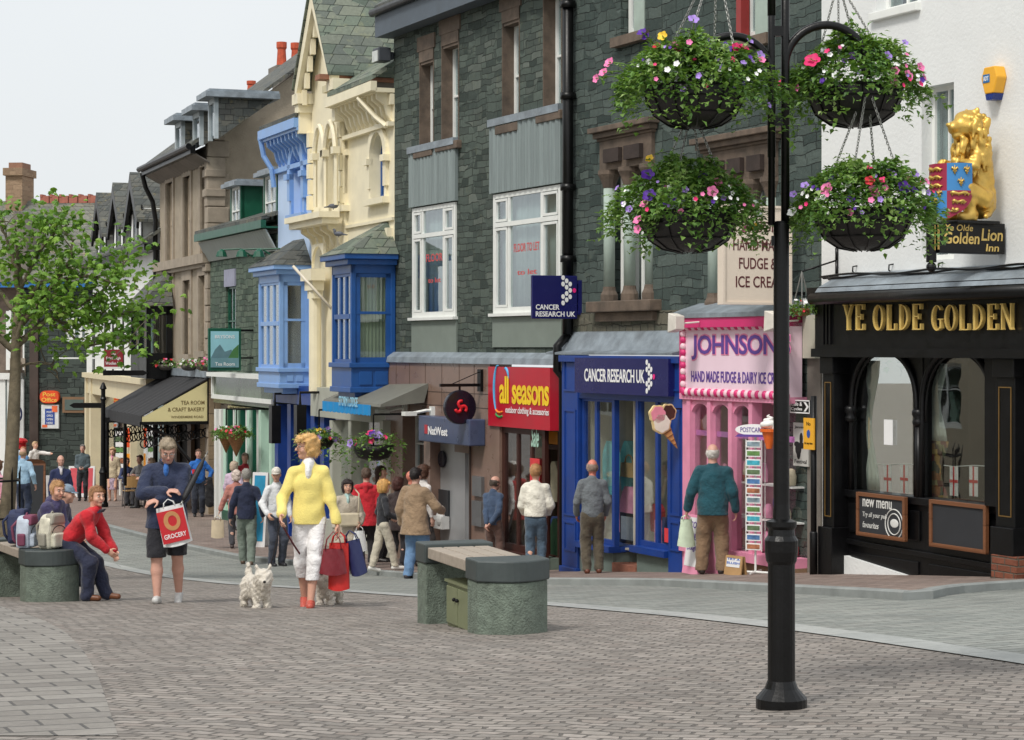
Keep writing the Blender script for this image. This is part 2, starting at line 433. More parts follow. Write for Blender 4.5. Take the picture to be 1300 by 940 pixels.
_TC = {}
def text_pts(s, off=0, shear=0, space=1.0):
    k = (s, off, shear, space)
    if k not in _TC:
        cu = bpy.data.curves.new('t', 'FONT'); cu.body = s; cu.offset = off; cu.shear = shear; cu.space_character = space
        cu.resolution_u = 3; cu.extrude = 0.0
        o = bpy.data.objects.new('t', cu); me = bpy.data.meshes.new_from_object(o)
        vs = [tuple(v.co) for v in me.vertices]; fs = [tuple(p.vertices) for p in me.polygons]
        bpy.data.objects.remove(o); bpy.data.meshes.remove(me); bpy.data.curves.remove(cu)
        _TC[k] = (vs, fs)
    return _TC[k]
def lettering(mb, s, x0, x1, z0, z1, y, off=0, shear=0, depth=.004, right=None, up=None, org=None, space=1.0):
    "flat letters filling the given rectangle; faces -y (or the plane org/right/up)"
    vs, fs = text_pts(s, off, shear, space)
    if not vs: return mb
    ax = min(v[0] for v in vs); bx = max(v[0] for v in vs); ay = min(v[1] for v in vs); by = max(v[1] for v in vs)
    P = []
    for v in vs:
        a = x0+(v[0]-ax)/(bx-ax)*(x1-x0); b = z0+(v[1]-ay)/(by-ay)*(z1-z0)
        P.append((a, y, b))
    n = len(P)
    # thickness: back faces follow
    ed = {}
    for f in fs:
        for i in range(len(f)):
            e = (f[i], f[(i+1) % len(f)])
            ed[e] = 1
    side = [(a, b) for (a, b) in ed if (b, a) not in ed]
    Q = P + [(p[0], p[1]+depth, p[2]) for p in P]
    F = list(fs) + [tuple(reversed([i+n for i in f])) for f in fs] + [(b, a, a+n, b+n) for a, b in side]
    return mb.add(Q, F)
# ================================================================ GROUND
def lerp_poly(pts, step=.5):
    out = [pts[0]]
    for a, b in zip(pts, pts[1:]):
        n = max(1, int((b-a).length/step))
        out += [a.lerp(b, (i+1)/n) for i in range(n)]
    return out
def strip_between(mb, A, B, off, rows=12):
    "sheet between two equally long plan polylines, following the relief"
    P = []
    for a, b in zip(A, B):
        P.append([(lambda p: (p.x, p.y, gz(p.x, p.y)+off))(a.lerp(b, j/rows)) for j in range(rows+1)])
    return mb.grid(P)
ysr = [0, 3, 6] + [8+.8*i for i in range(100)] + [90, 100, 120, 160, 220, 320, 500, 900]
xsr = [-300, -120, -60] + [-40+2*i for i in range(20)] + [.8*i for i in range(12)] + [12, 20, 30, 60, 120, 300]
g = MB(); g.grid([[(x, y, gz(x, y)) for x in xsr] for y in ysr])
SETTS = paving('granite_setts', [(128,121,115),(154,146,138),(168,160,152),(140,134,128),(180,171,163),(148,137,129)], (98,93,88), .15, .095, R_(20), .075, .011, .12, .72, .7)
FLAGS = paving('slab_paving', [(138,133,127),(156,151,144),(168,163,156),(146,141,135)], (88,86,84), .36, .22, R_(-22), .008, .012, 0, .7, .5)
ROADM = paving('grey_green_setts', [(136,140,136),(156,160,154),(168,170,164),(146,148,142)], (104,106,102), .34, .135, R_(-23), .02, .010, 0, .65, .6)
PAVM = paving('red_brown_paving', [(132,114,106),(152,134,124),(166,148,138),(142,128,120)], (98,90,85), .24, .12, R_(-27), .012, .008, 0, .7, .4)
STRIPM = paving('light_stone_strip', [(168,172,170),(184,186,182),(176,178,176)], (120,122,120), .9, .9, R_(-15), .01, .01, 0, .6, .3)
KERBM = M('kerb_stone', (140,144,142), .75, .18, 3, .3, dirt=.2)
tag(g.make('cobbled_square', SETTS, smooth=True), kind='structure')
kerb = lerp_poly([gp(u, v) for u, v in ((-260,640),(-40,650),(60,658),(121,668),(180,684),(233,697),(300,711),(370,718),(440,727),(521,735),(600,740),(696,743),(833,744.5),(930,750),(1015,755),(1100,760),(1155,764),(1178,763),(1209,755),(1300,748),(1500,738))], .4)
inner = [gp(u, v) for u, v in ((-260,676),(-60,684),(60,697),(134,716),(169,724),(300,742),(500,755),(696,767),(850,780),(981,794),(1140,815),(1300,838),(1500,870))]
def at_param(pts, n):
    L = [0]
    for a, b in zip(pts, pts[1:]): L.append(L[-1]+(b-a).length)
    out = []
    for i in range(n):
        d = L[-1]*i/(n-1); k = 0
        while k < len(L)-2 and L[k+1] < d: k += 1
        out.append(pts[k].lerp(pts[k+1], (d-L[k])/(L[k+1]-L[k])))
    return out
KA, KB = at_param(kerb, 90), at_param(lerp_poly(inner), 90)
tag(strip_between(MB(), KA, KB, .004, 14).make('road', ROADM, smooth=True), kind='structure')
def offset_line(pts, d):
    out = []
    for i, p in enumerate(pts):
        a, b = pts[max(i-1, 0)], pts[min(i+1, len(pts)-1)]; t = (b-a).normalized()
        out.append(Vector((p.x - t.y*d, p.y + t.x*d, 0)))
    return out
IN = at_param(lerp_poly(inner), 120)
tag(strip_between(MB(), offset_line(IN, .16), offset_line(IN, -.16), .008, 2).make('stone_strip', STRIPM, smooth=True), kind='structure')
# slabs in the near corner
q = MB(); A = [gp(-200, 768), gp(-60,768), gp(0, 770), gp(50, 786), gp(82, 802), gp(105, 825), gp(125, 860), gp(150, 935)]; A = at_param(lerp_poly(A, .3), 30)
B = [Vector((-9, a.y, 0)) for a in A]
tag(strip_between(q, A, B, .004, 10).make('slab_path', FLAGS, smooth=True), kind='structure')
# raised pavement with its kerb
PH = .09
def kerb_y(x):
    for a, b in zip(kerb, kerb[1:]):
        if (a.x-x)*(b.x-x) <= 0 and a.x != b.x: return a.y + (b.y-a.y)*(x-a.x)/(b.x-a.x)
    return 1e9
def floor_z(x, y): return gz(x, y) + (PH if y > kerb_y(x)+.1 else 0)
KO = offset_line(KA, -.14)
if KO[40].y < KA[40].y: KO = offset_line(KA, .14)
P = []
for a, k in zip(KO, KA):
    row = []
    for j in range(40):
        t = (j/39)**1.7; y = a.y + (130-a.y)*t
        row.append((a.x, y, gz(a.x, y)+PH))
    P.append(row)
tag(MB().grid(P).make('pavement', PAVM, smooth=True), kind='structure')
kb = MB(); P = []
for a, k in zip(KO, KA):
    z = gz(k.x, k.y); P.append([(k.x, k.y, z-.05), (k.x, k.y, z+PH-.012), (k.x+(a.x-k.x)*.15, k.y+(a.y-k.y)*.15, z+PH+.004), (a.x, a.y, gz(a.x, a.y)+PH+.004), (a.x, a.y, gz(a.x, a.y)-.05)])
tag(kb.grid(P).make('kerb', KERBM), kind='structure')

def shop_room(root, x0, x1, y0, y1, z0, z1, mat=DARK, name='interior'):
    m = MB(); t = .03
    m.box(x0, x1, y1, y1+t, z0, z1); m.box(x0, x0+t, y0, y1, z0, z1); m.box(x1-t, x1, y0, y1, z0, z1)
    m.box(x0, x1, y0, y1, z1-t, z1); m.box(x0, x1, y0, y1, z0, z0+t)
    return m.make(name, mat, root)
ROOMW = M('shop_interior_wall', (206,200,186), .8, .1, 3, 0)
ROOMB = M('shop_interior_brown', (120,104,90), .8, .2, 3, 0)

# ================================================================ SLATE BUILDING OVER THE BANK
F = Fac(-570, 14.25, 500)
b1 = F.root('slate_building', 'dark green slate-stone building with grey boarded panels above the bank and red outdoor shop', 'building')
xe = F.x(718); zt = F.z(505, 45); x_all = F.x(622, .15)
tops = [F.R(533, 551, 62, 190), F.R(561, 583, 40, 181), F.R(638, 660, 10, 158), F.R(690, 714, -28, 143)]
low = [F.R(525, 580, 261, 403), F.R(628, 713.5, 241, 397)]
sh_t = F.z(600, 455)
w = wall(MB(), 0, xe, sh_t, zt, tops+low); w.make('wall', SLATE, b1)
SANDR = M('window_sandstone', (106,92,80), .85, .3, 5, .5, dirt=.6)
for i, r in enumerate(tops):
    x0, x1, z0, z1 = r
    wn = window(b1, (x0+.02, x1-.02, z0+.0, z1-.2), .2, WHITE, rows=(.48,), fw=.07, behind='net' if i % 2 else 'dark')
    m = MB(); m.box(x0-.0, x0+.02, -.012, .3, z0, z1); m.box(x1-.02, x1, -.012, .3, z0, z1)
    m.box(x0-.07, x1+.07, -.03, .02, z1-.02, z1+.24); m.box(x0, x1, -.02, .14, z1-.22, z1-.02); m.box(x0+.04, x1-.04, .0, .17, z1-.27, z1-.22)
    m.make('surround', SANDR, wn)
    MB().box(x0-.1, x1+.1, -.1, .2, z0-.14, z0).make('sill', SANDR, wn, bevel=.01)
GREYBOARD = planks('grey_corrugated_board', (138,150,150), .11, 0, .08, .6, .6)
GREYP = M('grey_green_panel', (126,136,128), .7, .06, 3, .1, dirt=.15)
for r, (u0, u1, vt, vb, vl) in zip(low, ((523, 582, 190, 262, 448), (627, 714.5, 152, 242, 441))):
    x0, x1, z0, z1 = r
    wn = window(b1, r, -.03, WHITE, cols=(.24, .73), rows=(.74,), fw=.075, behind='net2', bars=.075, name='casement_window')
    f = MB()
    for a, b in ((x0+.09, x0+.24*(x1-x0)-.05), (x0+.73*(x1-x0)+.05, x1-.09)):
        for c, d in ((z0+.1, z0+.74*(z1-z0)-.05), (z0+.74*(z1-z0)+.05, z1-.09)):
            f.box(a, a+.04, -.035, .02, c, d); f.box(b-.04, b, -.035, .02, c, d); f.box(a, b, -.036, .02, c, c+.04); f.box(a, b, -.036, .02, d-.04, d)
    f.make('opening_light', WHITE, wn)
    lt = MB(); wd = x1-x0
    lettering(lt, 'FLOOR TO LET' if u0 > 600 else 'FLOOR', x0+wd*.3, x0+wd*.68, z0+(z1-z0)*.5, z0+(z1-z0)*.57, -.002, .01, depth=.002)
    lettering(lt, 'to let', x0+wd*.35, x0+wd*.64, z0+(z1-z0)*.31, z0+(z1-z0)*.355, -.002, .01, depth=.002)
    lt.make('window_lettering', M('faded_red_letters', (206,84,84), .6), wn)
    MB().box(x0-.05, x1+.05, -.1, .05, z0-.05, z0).make('sill', WHITE, wn)
    # corrugated boarding above and plain panel below
    bb = MB(); n = 44; zt_, zb_ = F.z((u0+u1)/2, vt), z1+.02; P = []
    for z_ in (zb_, zt_): P.append([(x0-.06+(wd+.12)*i/n, -.075+.014*math.sin(i*1.9), z_) for i in range(n+1)])
    bb.sheet(P, .06); bb.make('boarding', GREYBOARD, b1, smooth=False)
    bb = MB(); bb.box(x0-.07, x1+.07, -.11, -.0, zt_, zt_+.12); bb.make('lead_flashing', LEAD, b1)
    MB().box(x0-.03, x1+.03, -.03, .1, F.z((u0+u1)/2, vl), z0-.06).make('panel', GREYP, b1)
# eaves, gutter, roof and dormer
EAVE = M('slate_grey_fascia', (84,94,104), .6, .12, 3, .2, dirt=.2)
m = MB(); m.box(-.15, xe, -.32, .1, zt-.02, zt+.42); m.make('fascia', EAVE, b1)
m = MB(); m.tube([(-.2, -.36, zt+.44), (xe, -.36, zt+.44)], .075, 8); m.make('gutter', IRON, b1, smooth=True)
m = MB(); m.sheet([[(-.1, -.35, zt+.44), (xe+9.5, -.35, zt+.44)], [(-.1, 5.5, zt+4.9), (xe+9.5, 5.5, zt+4.9)]], (0, 0, .12)); m.make('roof', ROOFD, b1)
d = MB(); dx = F.x(583); dz = zt+.45; d.prism([(dx, dz), (dx+2.0, dz), (dx+2.0, dz+1.5), (dx+1.0, dz+2.5), (dx, dz+1.5)], .15, 3.0); dd = d.make('dormer', M('brown_render', (108,88,76), .8), b1)
d = MB(); d.prism([(dx-.2, dz+1.3), (dx+1, dz+2.5), (dx+2.2, dz+1.3), (dx+2.2, dz+1.5), (dx+1, dz+2.75), (dx-.2, dz+1.5)], .05, 3.2); d.make('barge_board', ROYAL, dd)
d = MB(); d.prism([(dx-.02, dz-.05), (dx+.1, dz-.05), (dx+.1, dz+.5), (dx-.5, dz-.05)], .1, .3); d.make('cheek', LEAD, dd)
# lead band over the shopfronts
zl = F.z(600, 462, .15)
m = MB(); m.prism([(-.02, sh_t+.1), (-.05, sh_t+.1), (-.17, zl+.1), (-.19, zl), (.05, zl), (.05, sh_t+.1)], -.1, xe-.02, 'x'); m.make('lead_roof', LEAD, b1)
# downpipe between the two slate buildings
dp = MB(); px = F.x(721, .12); dp.tube([(px, -.12, F.z(720, -60)), (px, -.12, F.z(720, 425))], .085, 10)
for v in (10, 125, 240, 330): dp.lathe([(.09,-.05),(.12,-.05),(.12,.05),(.09,.05)], (px, -.12, F.z(720, v)), 10)
dp.tube([(px, -.12, F.z(720, 425)), (px, -.3, F.z(720, 440)), (px, -.3, F.z(720, 470)), (px, -.2, F.z(720, 480)), (px, -.2, -.1)], .07, 10)
dp.make('drainpipe', IRON, b1, smooth=True)
# ---- bank front
GRAN = M('polished_brown_granite', (132,108,96), .3, .12, 5, .05, dirt=.12, spec=.6, bscale=60)
n0 = .15; xb1 = F.x(622, n0)
gb = F.ground(xb1*.5, -.2)
door = F.R(577, 597, 575, 733, n0); atm = F.R(546, 577, 562, 733, n0); lw = F.R(511, 538, 528, 733, n0)
door = (door[0], door[1], -.6, door[3]); atm = (atm[0], atm[1], -.6, atm[3]); lw = (lw[0], lw[1], -.6, lw[3])
wall(MB(), -.05, xb1, -1.2, zl, [door, atm, lw], .4, -n0).make('bank_front', GRAN, b1)
jm = MB()
for u in (503, 520, 540, 561, 583, 602): 
    x = F.x(u, n0); jm.box(x-.006, x+.006, -n0-.004, -n0+.02, F.z(560, 525, n0), zl-.02)
for v in (498, 515): 
    z = F.z(560, v, n0); jm.box(0, xb1, -n0-.0035, -n0+.02, z-.006, z+.006)
x = F.x(598, n0); jm.box(x-.02, x+.01, -n0-.03, -n0, -1, F.z(560, 500, n0))
jm.make('panel_joint', M('dark_joint', (70,56,50), .7), b1)
ALU = M('brushed_grey_metal', (176,178,180), .35, .06, 3, .05, metal=.3)
wn = window(b1, (lw[0], lw[1], .4, lw[3]), .1, M('grey_white_frame', (198,198,196), .4), cols=(.55,), rows=(.78,), behind='net')
a = MB(); a.box(atm[0], atm[1], .05, .12, -.6, atm[3]); ao = a.make('cash_machine_panel', ALU, b1)
a = MB(); ax0, ax1 = F.x(554, .0), F.x(568, .0); az0, az1 = F.z(561, 662), F.z(561, 622)
a.box(ax0, ax1, .01, .05, az0, az1); a.make('screen_recess', M('atm_dark', (48,50,54), .4), ao)
a = MB(); a.box(ax1-.34, ax1+.02, -.12, .03, az0-.12, az0+.1); a.ball((ax1-.1, -.09, az0+.06), (.12,.08,.14)); a.make('keypad_hood', M('pale_grey_plastic', (206,206,204), .4), ao)
a = MB(); a.lathe([(.001,0),(.15,0),(.15,.03),(.13,.04),(.001,.045)], n=24); a.xf(Matrix.Translation((F.x(560), .03, F.z(560, 583))) @ Matrix.Rotation(math.pi/2, 4, 'X')); a.make('logo_disc', M('dark_navy_plastic', (28,26,40), .3), ao)
a = MB(); fx = atm[0]
for i in range(7): a.box(atm[0], door[1], -.02, .06, atm[3]+.03+i*.045, atm[3]+.055+i*.045)
a.make('louvre', ALU, ao)
window(b1, (door[0]+.02, door[1], .05, door[3]), .12, ALU, rows=(), fw=.05, glass=SHOPGLASS, name='glass_door')
a = MB(); sr = F.R(531, 594, 530, 563, .45, at=560); a.box(sr[0], sr[1]+.05, -.45, -.15, sr[2], sr[3]); so = a.make('sign_box', M('blue_grey_sign', (74,84,112), .3), b1, bevel=.02)
a = MB(); lettering(a, 'NatWest', sr[0]+.45, sr[0]+1.3, sr[2]+.13, sr[3]-.17, -.456, .02); a.make('lettering', LWHITE, so)
a = MB(); a.box(sr[0]+.3, sr[0]+.42, -.458, -.45, sr[2]+.14, sr[3]-.15); a.make('emblem', RED, so)
a = MB(); 
for u, v in ((506, 521), (541, 524)):
    x = F.x(u+10, n0); z = F.z(u, v, n0); a.tube([(x, -.15, z+.05), (x, -.3, z+.05), (x-.05, -.55, z)], .03, 6); a.box(x-.12, x+.06, -.72, -.5, z-.04, z+.03); a.box(x-.05, x+.05, -.22, -.15, z-.08, z+.12)
a.make('wall_lamp', WHITE, b1)
a = MB(); kr = F.R(601, 613, 605, 668, n0+.03); a.box(kr[0], kr[1], -n0-.06, -n0, kr[2]+.5, kr[3]); a.box(kr[0]+.01, kr[1]+.02, -n0-.07, -n0, kr[2], kr[2]+.42); a.make('letter_plate', M('steel_plate', (128,130,132), .35, metal=.5), b1)
# ---- outdoor clothing shop
n1 = .2; fx0, fx1 = F.x(622.5, n1), xe-.06
zf0, zf1 = F.z(665, 544, n1), F.z(665, 465, n1)
a = MB(); a.box(fx0, fx1, -n1-.04, .1, zf0, zf1-.02); fo = a.make('red_fascia', RED, b1)
W_ = fx1-fx0; H_ = zf1-zf0
a = MB(); lettering(a, 'all seasons', fx0+W_*.2, fx1-.02, zf0+H_*.38, zf0+H_*.83, -n1-.05, .022, space=.92); a.make('lettering', M('yellow_letters', (248,206,40), .5), fo)
a = MB(); lettering(a, 'outdoor clothing & accessories', fx0+W_*.3, fx1-.03, zf0+H_*.2, zf0+H_*.34, -n1-.05, .004); a.make('small_lettering', LWHITE, fo)
a = MB(); a.tube([(fx0+W_*.17+.14*math.cos(t), -n1-.045, zf0+H_*.6+.4*math.sin(t)) for t in [1.4+.13*i for i in range(24)]], [.006+.022*math.sin(math.pi*i/23) for i in range(24)], 6); a.make('swoosh', M('light_blue_mark', (90,176,226), .5), fo, smooth=True)
a = MB(); a.tube([(fx0+W_*.3+.12*math.cos(t), -n1-.045, zf0+H_*.74+.22*math.sin(t)) for t in [.2+.12*i for i in range(16)]], [.005+.02*math.sin(math.pi*i/15) for i in range(16)], 6); a.make('swoosh', M('light_blue_mark', (90,176,226), .5), fo, smooth=True)
for dz_, nm, c in ((.0, 'orange_mark', (240,130,40)), (-.07, 'green_mark', (60,150,80))):
    a = MB(); a.tube([(fx0+W_*.2+.15*math.cos(t), -n1-.045, zf0+H_*.3+dz_+.07*math.sin(t)) for t in [3.5+.13*i for i in range(16)]], .018, 6); a.make('swoosh', M(nm, c, .5), fo, smooth=True)
BROWNF = M('dark_brown_wood', (64,34,28), .45, .15, 5, .1)
px0 = F.x(634, n1)
wall(MB(), xb1, px0, -1.2, zf0, [], .3, -n1).make('granite_pier', GRAN, b1)
wd = F.R(637, 685, 546, 697, n1)
MB().box(px0, F.x(688, n1), -n1, .1, -1.2, F.z(665, 705, n1)).make('stall_riser', M('green_grey_stone', (108,122,112), .8, .15, 4, .3), b1)
wnn = window(b1, (px0, F.x(688, n1), F.z(665, 705, n1), zf0), -n1+.05, BROWNF, cols=(.36, .68), rows=(), fw=.1, glass=SHOPGLASS, behind=None, bars=.07, name='shop_window')
a = MB(); a.box(px0-.02, F.x(689, n1), -n1-.05, -n1+.1, F.z(665, 705, n1)-.1, F.z(665, 705, n1)+.02); a.make('sill', BROWNF, wnn)
shop_room(b1, px0, F.x(712, n1), .0, 1.3, -.4, zf0, ROOMB)
# shop door, orange panel above it
a = MB(); dx0, dx1 = F.x(690, n1-.3), F.x(711, n1-.3)
a.box(dx0, dx0+.09, .1, .18, -.6, zf0); a.box(dx1-.09, dx1, .1, .18, -.6, zf0); a.box(dx0+.09, dx1-.09, .1, .18, F.z(700, 572), F.z(700, 566)); a.box(dx0+.09, dx1-.09, .1, .18, .0, .7)
do = a.make('shop_door', BROWNF, b1)
a = MB(); a.box(dx0+.12, dx1-.12, .12, .16, F.z(700, 565), F.z(700, 548)); a.make('orange_panel', M('orange_yellow_panel', (236,150,20), .5), do)
ST = [('red_stock', (172,40,44)), ('blue_stock', (50,70,120)), ('cream_stock', (206,196,170)), ('green_stock', (70,110,80)), ('black_stock', (30,30,34)), ('orange_stock', (220,120,50)), ('pink_stock', (222,150,180)), ('aqua_stock', (120,200,206))]
STM = [M(n, c, .8, .15, 8, .1) for n, c in ST]
def garment(mb, x, y, z, w, h, d=.1):
    P = []
    for k in range(9):
        t = k/8; ww = w*(.35+.65*min(1, t*5))*(1+.12*math.sin(t*4)); 
        P.append((x-ww/2, z-h*t)); 
    L = P; Rr = [(2*x-p[0], p[1]) for p in reversed(P)]
    mb.prism(L+Rr, y-d/2, y+d/2)
random.seed(11)
for i in range(9):
    a = MB(); x = px0+.3+i*.21; garment(a, x, .35+.25*random.random(), F.z(660, 590)+.1*random.random()-(.9 if i % 2 else 0), .3, .65); a.make('hanging_garment', STM[i % 5], wnn)
a = MB(); sx = F.x(672, n1); sz = F.z(672, 470+12, n1); z_ = F.z(674, 590, n1)
a.box(sx-.02, sx+.32, -n1+.02, -n1+.03, z_-.6, z_+.1); po = a.make('poster', M('red_white_poster', (214,60,66), .6), wnn)
a = MB(); a.box(sx+.02, sx+.28, -n1+.012, -n1+.02, z_-.55, z_-.25); a.make('poster_picture', M('pale_poster', (220,214,214), .6), po)
a = MB(); lettering(a, 'Sale', sx+.02, sx+.3, z_+.28, z_+.62, -n1+.02, .01, .3); a.make('lettering', M('pale_green_script', (176,214,196), .5), wnn)

# ================================================================ SLATE BUILDING OVER THE CHARITY SHOP AND FUDGE SHOP
b2 = F.root('slate_building', 'dark slate building with carved brown stone windows above the charity and fudge shops', 'building')
X0 = xe; X1 = F.x(1043)
ztop = F.z(720, -110)
cw = [F.R(768, 829, 176, 382), F.R(900, 985, 190, 392)]
tw = [F.R(788, 819, -110, 44, 0), F.R(938, 976, -150, 48, 0)]
zs2 = F.z(860, 400)
wall(MB(), X0, X1, -1, ztop, cw+tw+[(X0+.01, X1-1.05, -2, F.z(870, 450))], .4).make('wall', SLATE2, b2)
LIGHTG = M('pale_green_column', (168,184,174), .7, .08, 4, .15, dirt=.25)
for i, r in enumerate(cw):
    x0, x1, z0, z1 = r
    hd = .52
    a = MB(); a.box(x0-.06, x1+.06, -.06, .3, z1-hd+.1, z1+.02); st = a.make('carved_head', SANDR, b2)
    a = MB(); a.box(x0-.2, x1+.2, -.2, 0, z1+.14, z1+.22); a.box(x0-.14, x1+.14, -.14, 0, z1+.06, z1+.14); a.box(x0-.1, x1+.1, -.09, 0, z1+.02, z1+.06); a.make('cornice', SANDR, st, bevel=.01)
    n = 2 if i == 0 else 3
    a = MB()
    wd_ = (x1-x0)
    for k in range(n+1):
        cx = x0+.1+(wd_-.2)*k/n
        a.lathe([(.13,0),(.13,.1),(.1,.16),(.09,.22)], (cx, .02, z0+.0), 12); a.lathe([(.09,0),(.13,.12),(.17,.2),(.17,.26)], (cx, .02, z1-hd-.16), 12)
    a.make('column_base', SANDR, st, smooth=False)
    for k in range(n+1):
        cx = x0+.1+(wd_-.2)*k/n; a = MB(); a.tube([(cx, .02, z0+.22), (cx, .02, z1-hd-.16)], .085, 12); a.make('column', LIGHTG, st, smooth=True)
    for k in range(n):
        a0 = x0+.1+(wd_-.2)*k/n+.1; a1 = x0+.1+(wd_-.2)*(k+1)/n-.1
        window(b2, (a0, a1, z0, z1-.42), .16, WHITE, rows=(.5,), fw=.07, behind='net')
        s_ = MB(); s_.box(a0-.02, a1+.02, -.13, .12, z1-hd+.2, z1-.12); s_.make('dark_recess', M('dark_brown_stone', (58,48,44), .9, .3, 5, .4), st)  # solid dark block stands in for a recess in the carved head
    a = MB(); a.box(x0-.25, x1+.25, -.2, .2, z0-.16, z0); a.box(x0-.15, x1+.15, -.1, 0, z0-.3, z0-.16); a.make('sill', SANDR, st, bevel=.015)
for i, r in enumerate(tw):
    x0, x1, z0, z1 = r
    window(b2, (x0+.02, x1-.3, z0, z1), .12, WHITE, rows=(.4,), fw=.09, behind='net')
    a = MB(); a.box(x1-.3, x1, -.02, .3, z0, z1); a.make('painted_panel', LIGHTG, b2)
    a = MB(); a.box(x0-.12, x1+.12, -.12, .15, z0-.14, z0); a.make('sill', SANDR, b2)
    if i: MB().box(x0-.02, x0+.1, -.03, .1, z0, z1).make('red_mullion', M('dull_red_paint', (150,52,50), .5), b2)
# patch of paler masonry below the sill, lead apron
a = MB(); a.box(X0+.15, F.x(868), -.02, .02, F.z(790, 424), F.z(790, 396)); a.make('masonry_patch', stone_wall('pale_patch_stone', [(94,98,86),(116,112,98),(104,104,94)], (74,72,64), .3, .14, .8, .012, .05), b2)
zc1 = F.z(790, 423, .25)
a = MB(); lf0, lf1 = X0+.04, F.x(862, .25)
a.prism([(0, F.z(790, 420)), (-.06, F.z(790, 422)), (-.2, F.z(790, 445, .2)), (-.36, F.z(790, 448, .3)), (-.36, F.z(790, 451, .3)), (0, F.z(790, 451, .3))], lf0, lf1, 'x'); a.make('lead_apron', LEAD, b2)
# ---- charity shop
nc = .3; cx0, cx1 = F.x(713, nc), F.x(866, nc)
zh = F.z(790, 452, nc); zfb = F.z(790, 500, nc)
gl = F.ground(cx0, -nc)-.1
a = MB()
a.box(cx0, cx1, -nc-.06, -nc+.2, zh-.1, zh)          # cornice
for p0, p1 in ((713, 733), (848, 866)):
    q0, q1 = F.x(p0, nc), F.x(p1, nc)
    a.box(q0, q1, -nc, 0, gl-.8, zh-.1)
    a.box(q0-.02, q1+.02, -nc-.04, 0, gl-.8, gl+.28)
a.box(cx0, cx1, -nc+.02, -.0, zfb-.1, zh-.1)
cs = a.make('blue_shopfront', ROYAL, b2, bevel=.01)
a = MB()
for p0, p1 in ((715.5, 730.5), (850, 863)):
    q0, q1 = F.x(p0, nc+.01), F.x(p1, nc+.01)
    for v0, v1 in ((456, 497), (520, 655), (662, 700)):
        z1_, z0_ = F.z(724 if p0 < 800 else 857, v0, nc), F.z(724 if p0 < 800 else 857, v1, nc)
        for t in (0, 1): a.box((q0, q1-.035)[t], (q0+.035, q1)[t], -nc-.015, -nc, z0_, z1_)
        a.box(q0, q1, -nc-.016, -nc, z0_, z0_+.03); a.box(q0, q1, -nc-.016, -nc, z1_-.03, z1_)
a.make('pilaster_moulding', ROYAL, cs)
a = MB(); fa0, fa1 = F.x(731, nc+.08), F.x(850, nc+.08); a.box(fa0, fa1, -nc-.1, -nc+.02, F.z(790, 501, nc+.08), F.z(790, 455, nc+.08)); fb = a.make('navy_fascia', NAVY, cs)
W_ = fa1-fa0; zq0, zq1 = F.z(790, 486, nc+.1), F.z(790, 469, nc+.1)
a = MB(); lettering(a, 'CANCER RESEARCH UK', fa0+W_*.115, fa0+W_*.765, zq0, zq1, -nc-.106, .014, space=.95); a.make('lettering', LWHITE, fb)
def dots(mb, mbp, x, z, r, y, sx=1):
    rows = [(0, [4]), (1, [3,5]), (2, [2,4,6])]
    pts = [(0,0),(1,1),(2,2),(1,3),(0,4),(0,2),(1,-1+2),(0,-2+2)]
    pat = [(0,3.2),(.0,1.6),(0,0),(0,-1.6),(0,-3.2),(1.1,2.4),(1.1,.8),(1.1,-.8),(1.1,-2.4),(2.2,0.8),(2.2,-.8),(2.2,0)]
    for (i, j) in [(0,4),(0,2),(0,-2),(0,-4),(1,3),(1,1),(1,-1),(1,-3),(2,2),(2,0),(2,-2)]:
        mb.prism([(x+i*1.25*r*sx+r*.62*math.cos(t)*sx, z+j*1.0*r+r*.78*math.sin(t)) for t in [2*math.pi*k/14 for k in range(14)]], y-.004, y+.001)
    mbp.prism([(x+3.2*1.25*r*sx+r*.6*math.cos(t)*sx, z+r*.75*math.sin(t)) for t in [2*math.pi*k/14 for k in range(14)]], y-.004, y+.001)
PINKD = M('magenta_dot', (236,40,130), .5, 0, 3, 0)
a = MB(); ap = MB(); dots(a, ap, fa0+W_*.79, (zq0+zq1)/2, .05, -nc-.105); a.make('dot_emblem', LWHITE, fb); ap.make('pink_dot', PINKD, fb)
# windows: left bay | recessed door | right bay
BLUEF = ROYAL
gw = F.ground(F.x(790, nc), -nc)
def bwin(u0, u1, vt, vb, y, cols=(), inset=None, nm='shop_window'):
    r = (F.x(u0, -y), F.x(u1, -y), F.z((u0+u1)/2, vb, -y), F.z((u0+u1)/2, vt, -y))
    return window(b2, r, y, BLUEF, cols=cols, rows=(), fw=.06, glass=SHOPGLASS, behind=None, bars=.07, name=nm), r
w1, r1 = bwin(739, 780, 505, 690, -nc+.06, (.42,))
w2, r2 = bwin(810, 850, 505, 696, -nc+.06, (.58,))
GREYR = M('grey_green_riser', (104,118,112), .8, .1, 4, .2, dirt=.3)
a = MB(); a.box(r1[0]-.05, r1[1], -nc+.04, .1, gl-.8, r1[2]-.08); a.box(r2[0], r2[1]+.05, -nc+.04, .1, gl-.8, r2[2]-.08); a.make('stall_riser', GREYR, cs)
a = MB(); a.box(r1[0]-.05, r1[1]+.05, -nc-.06, .1, r1[2]-.09, r1[2]); a.box(r2[0]-.05, r2[1]+.05, -nc-.06, .1, r2[2]-.09, r2[2]); a.make('sill', ROYAL, cs)
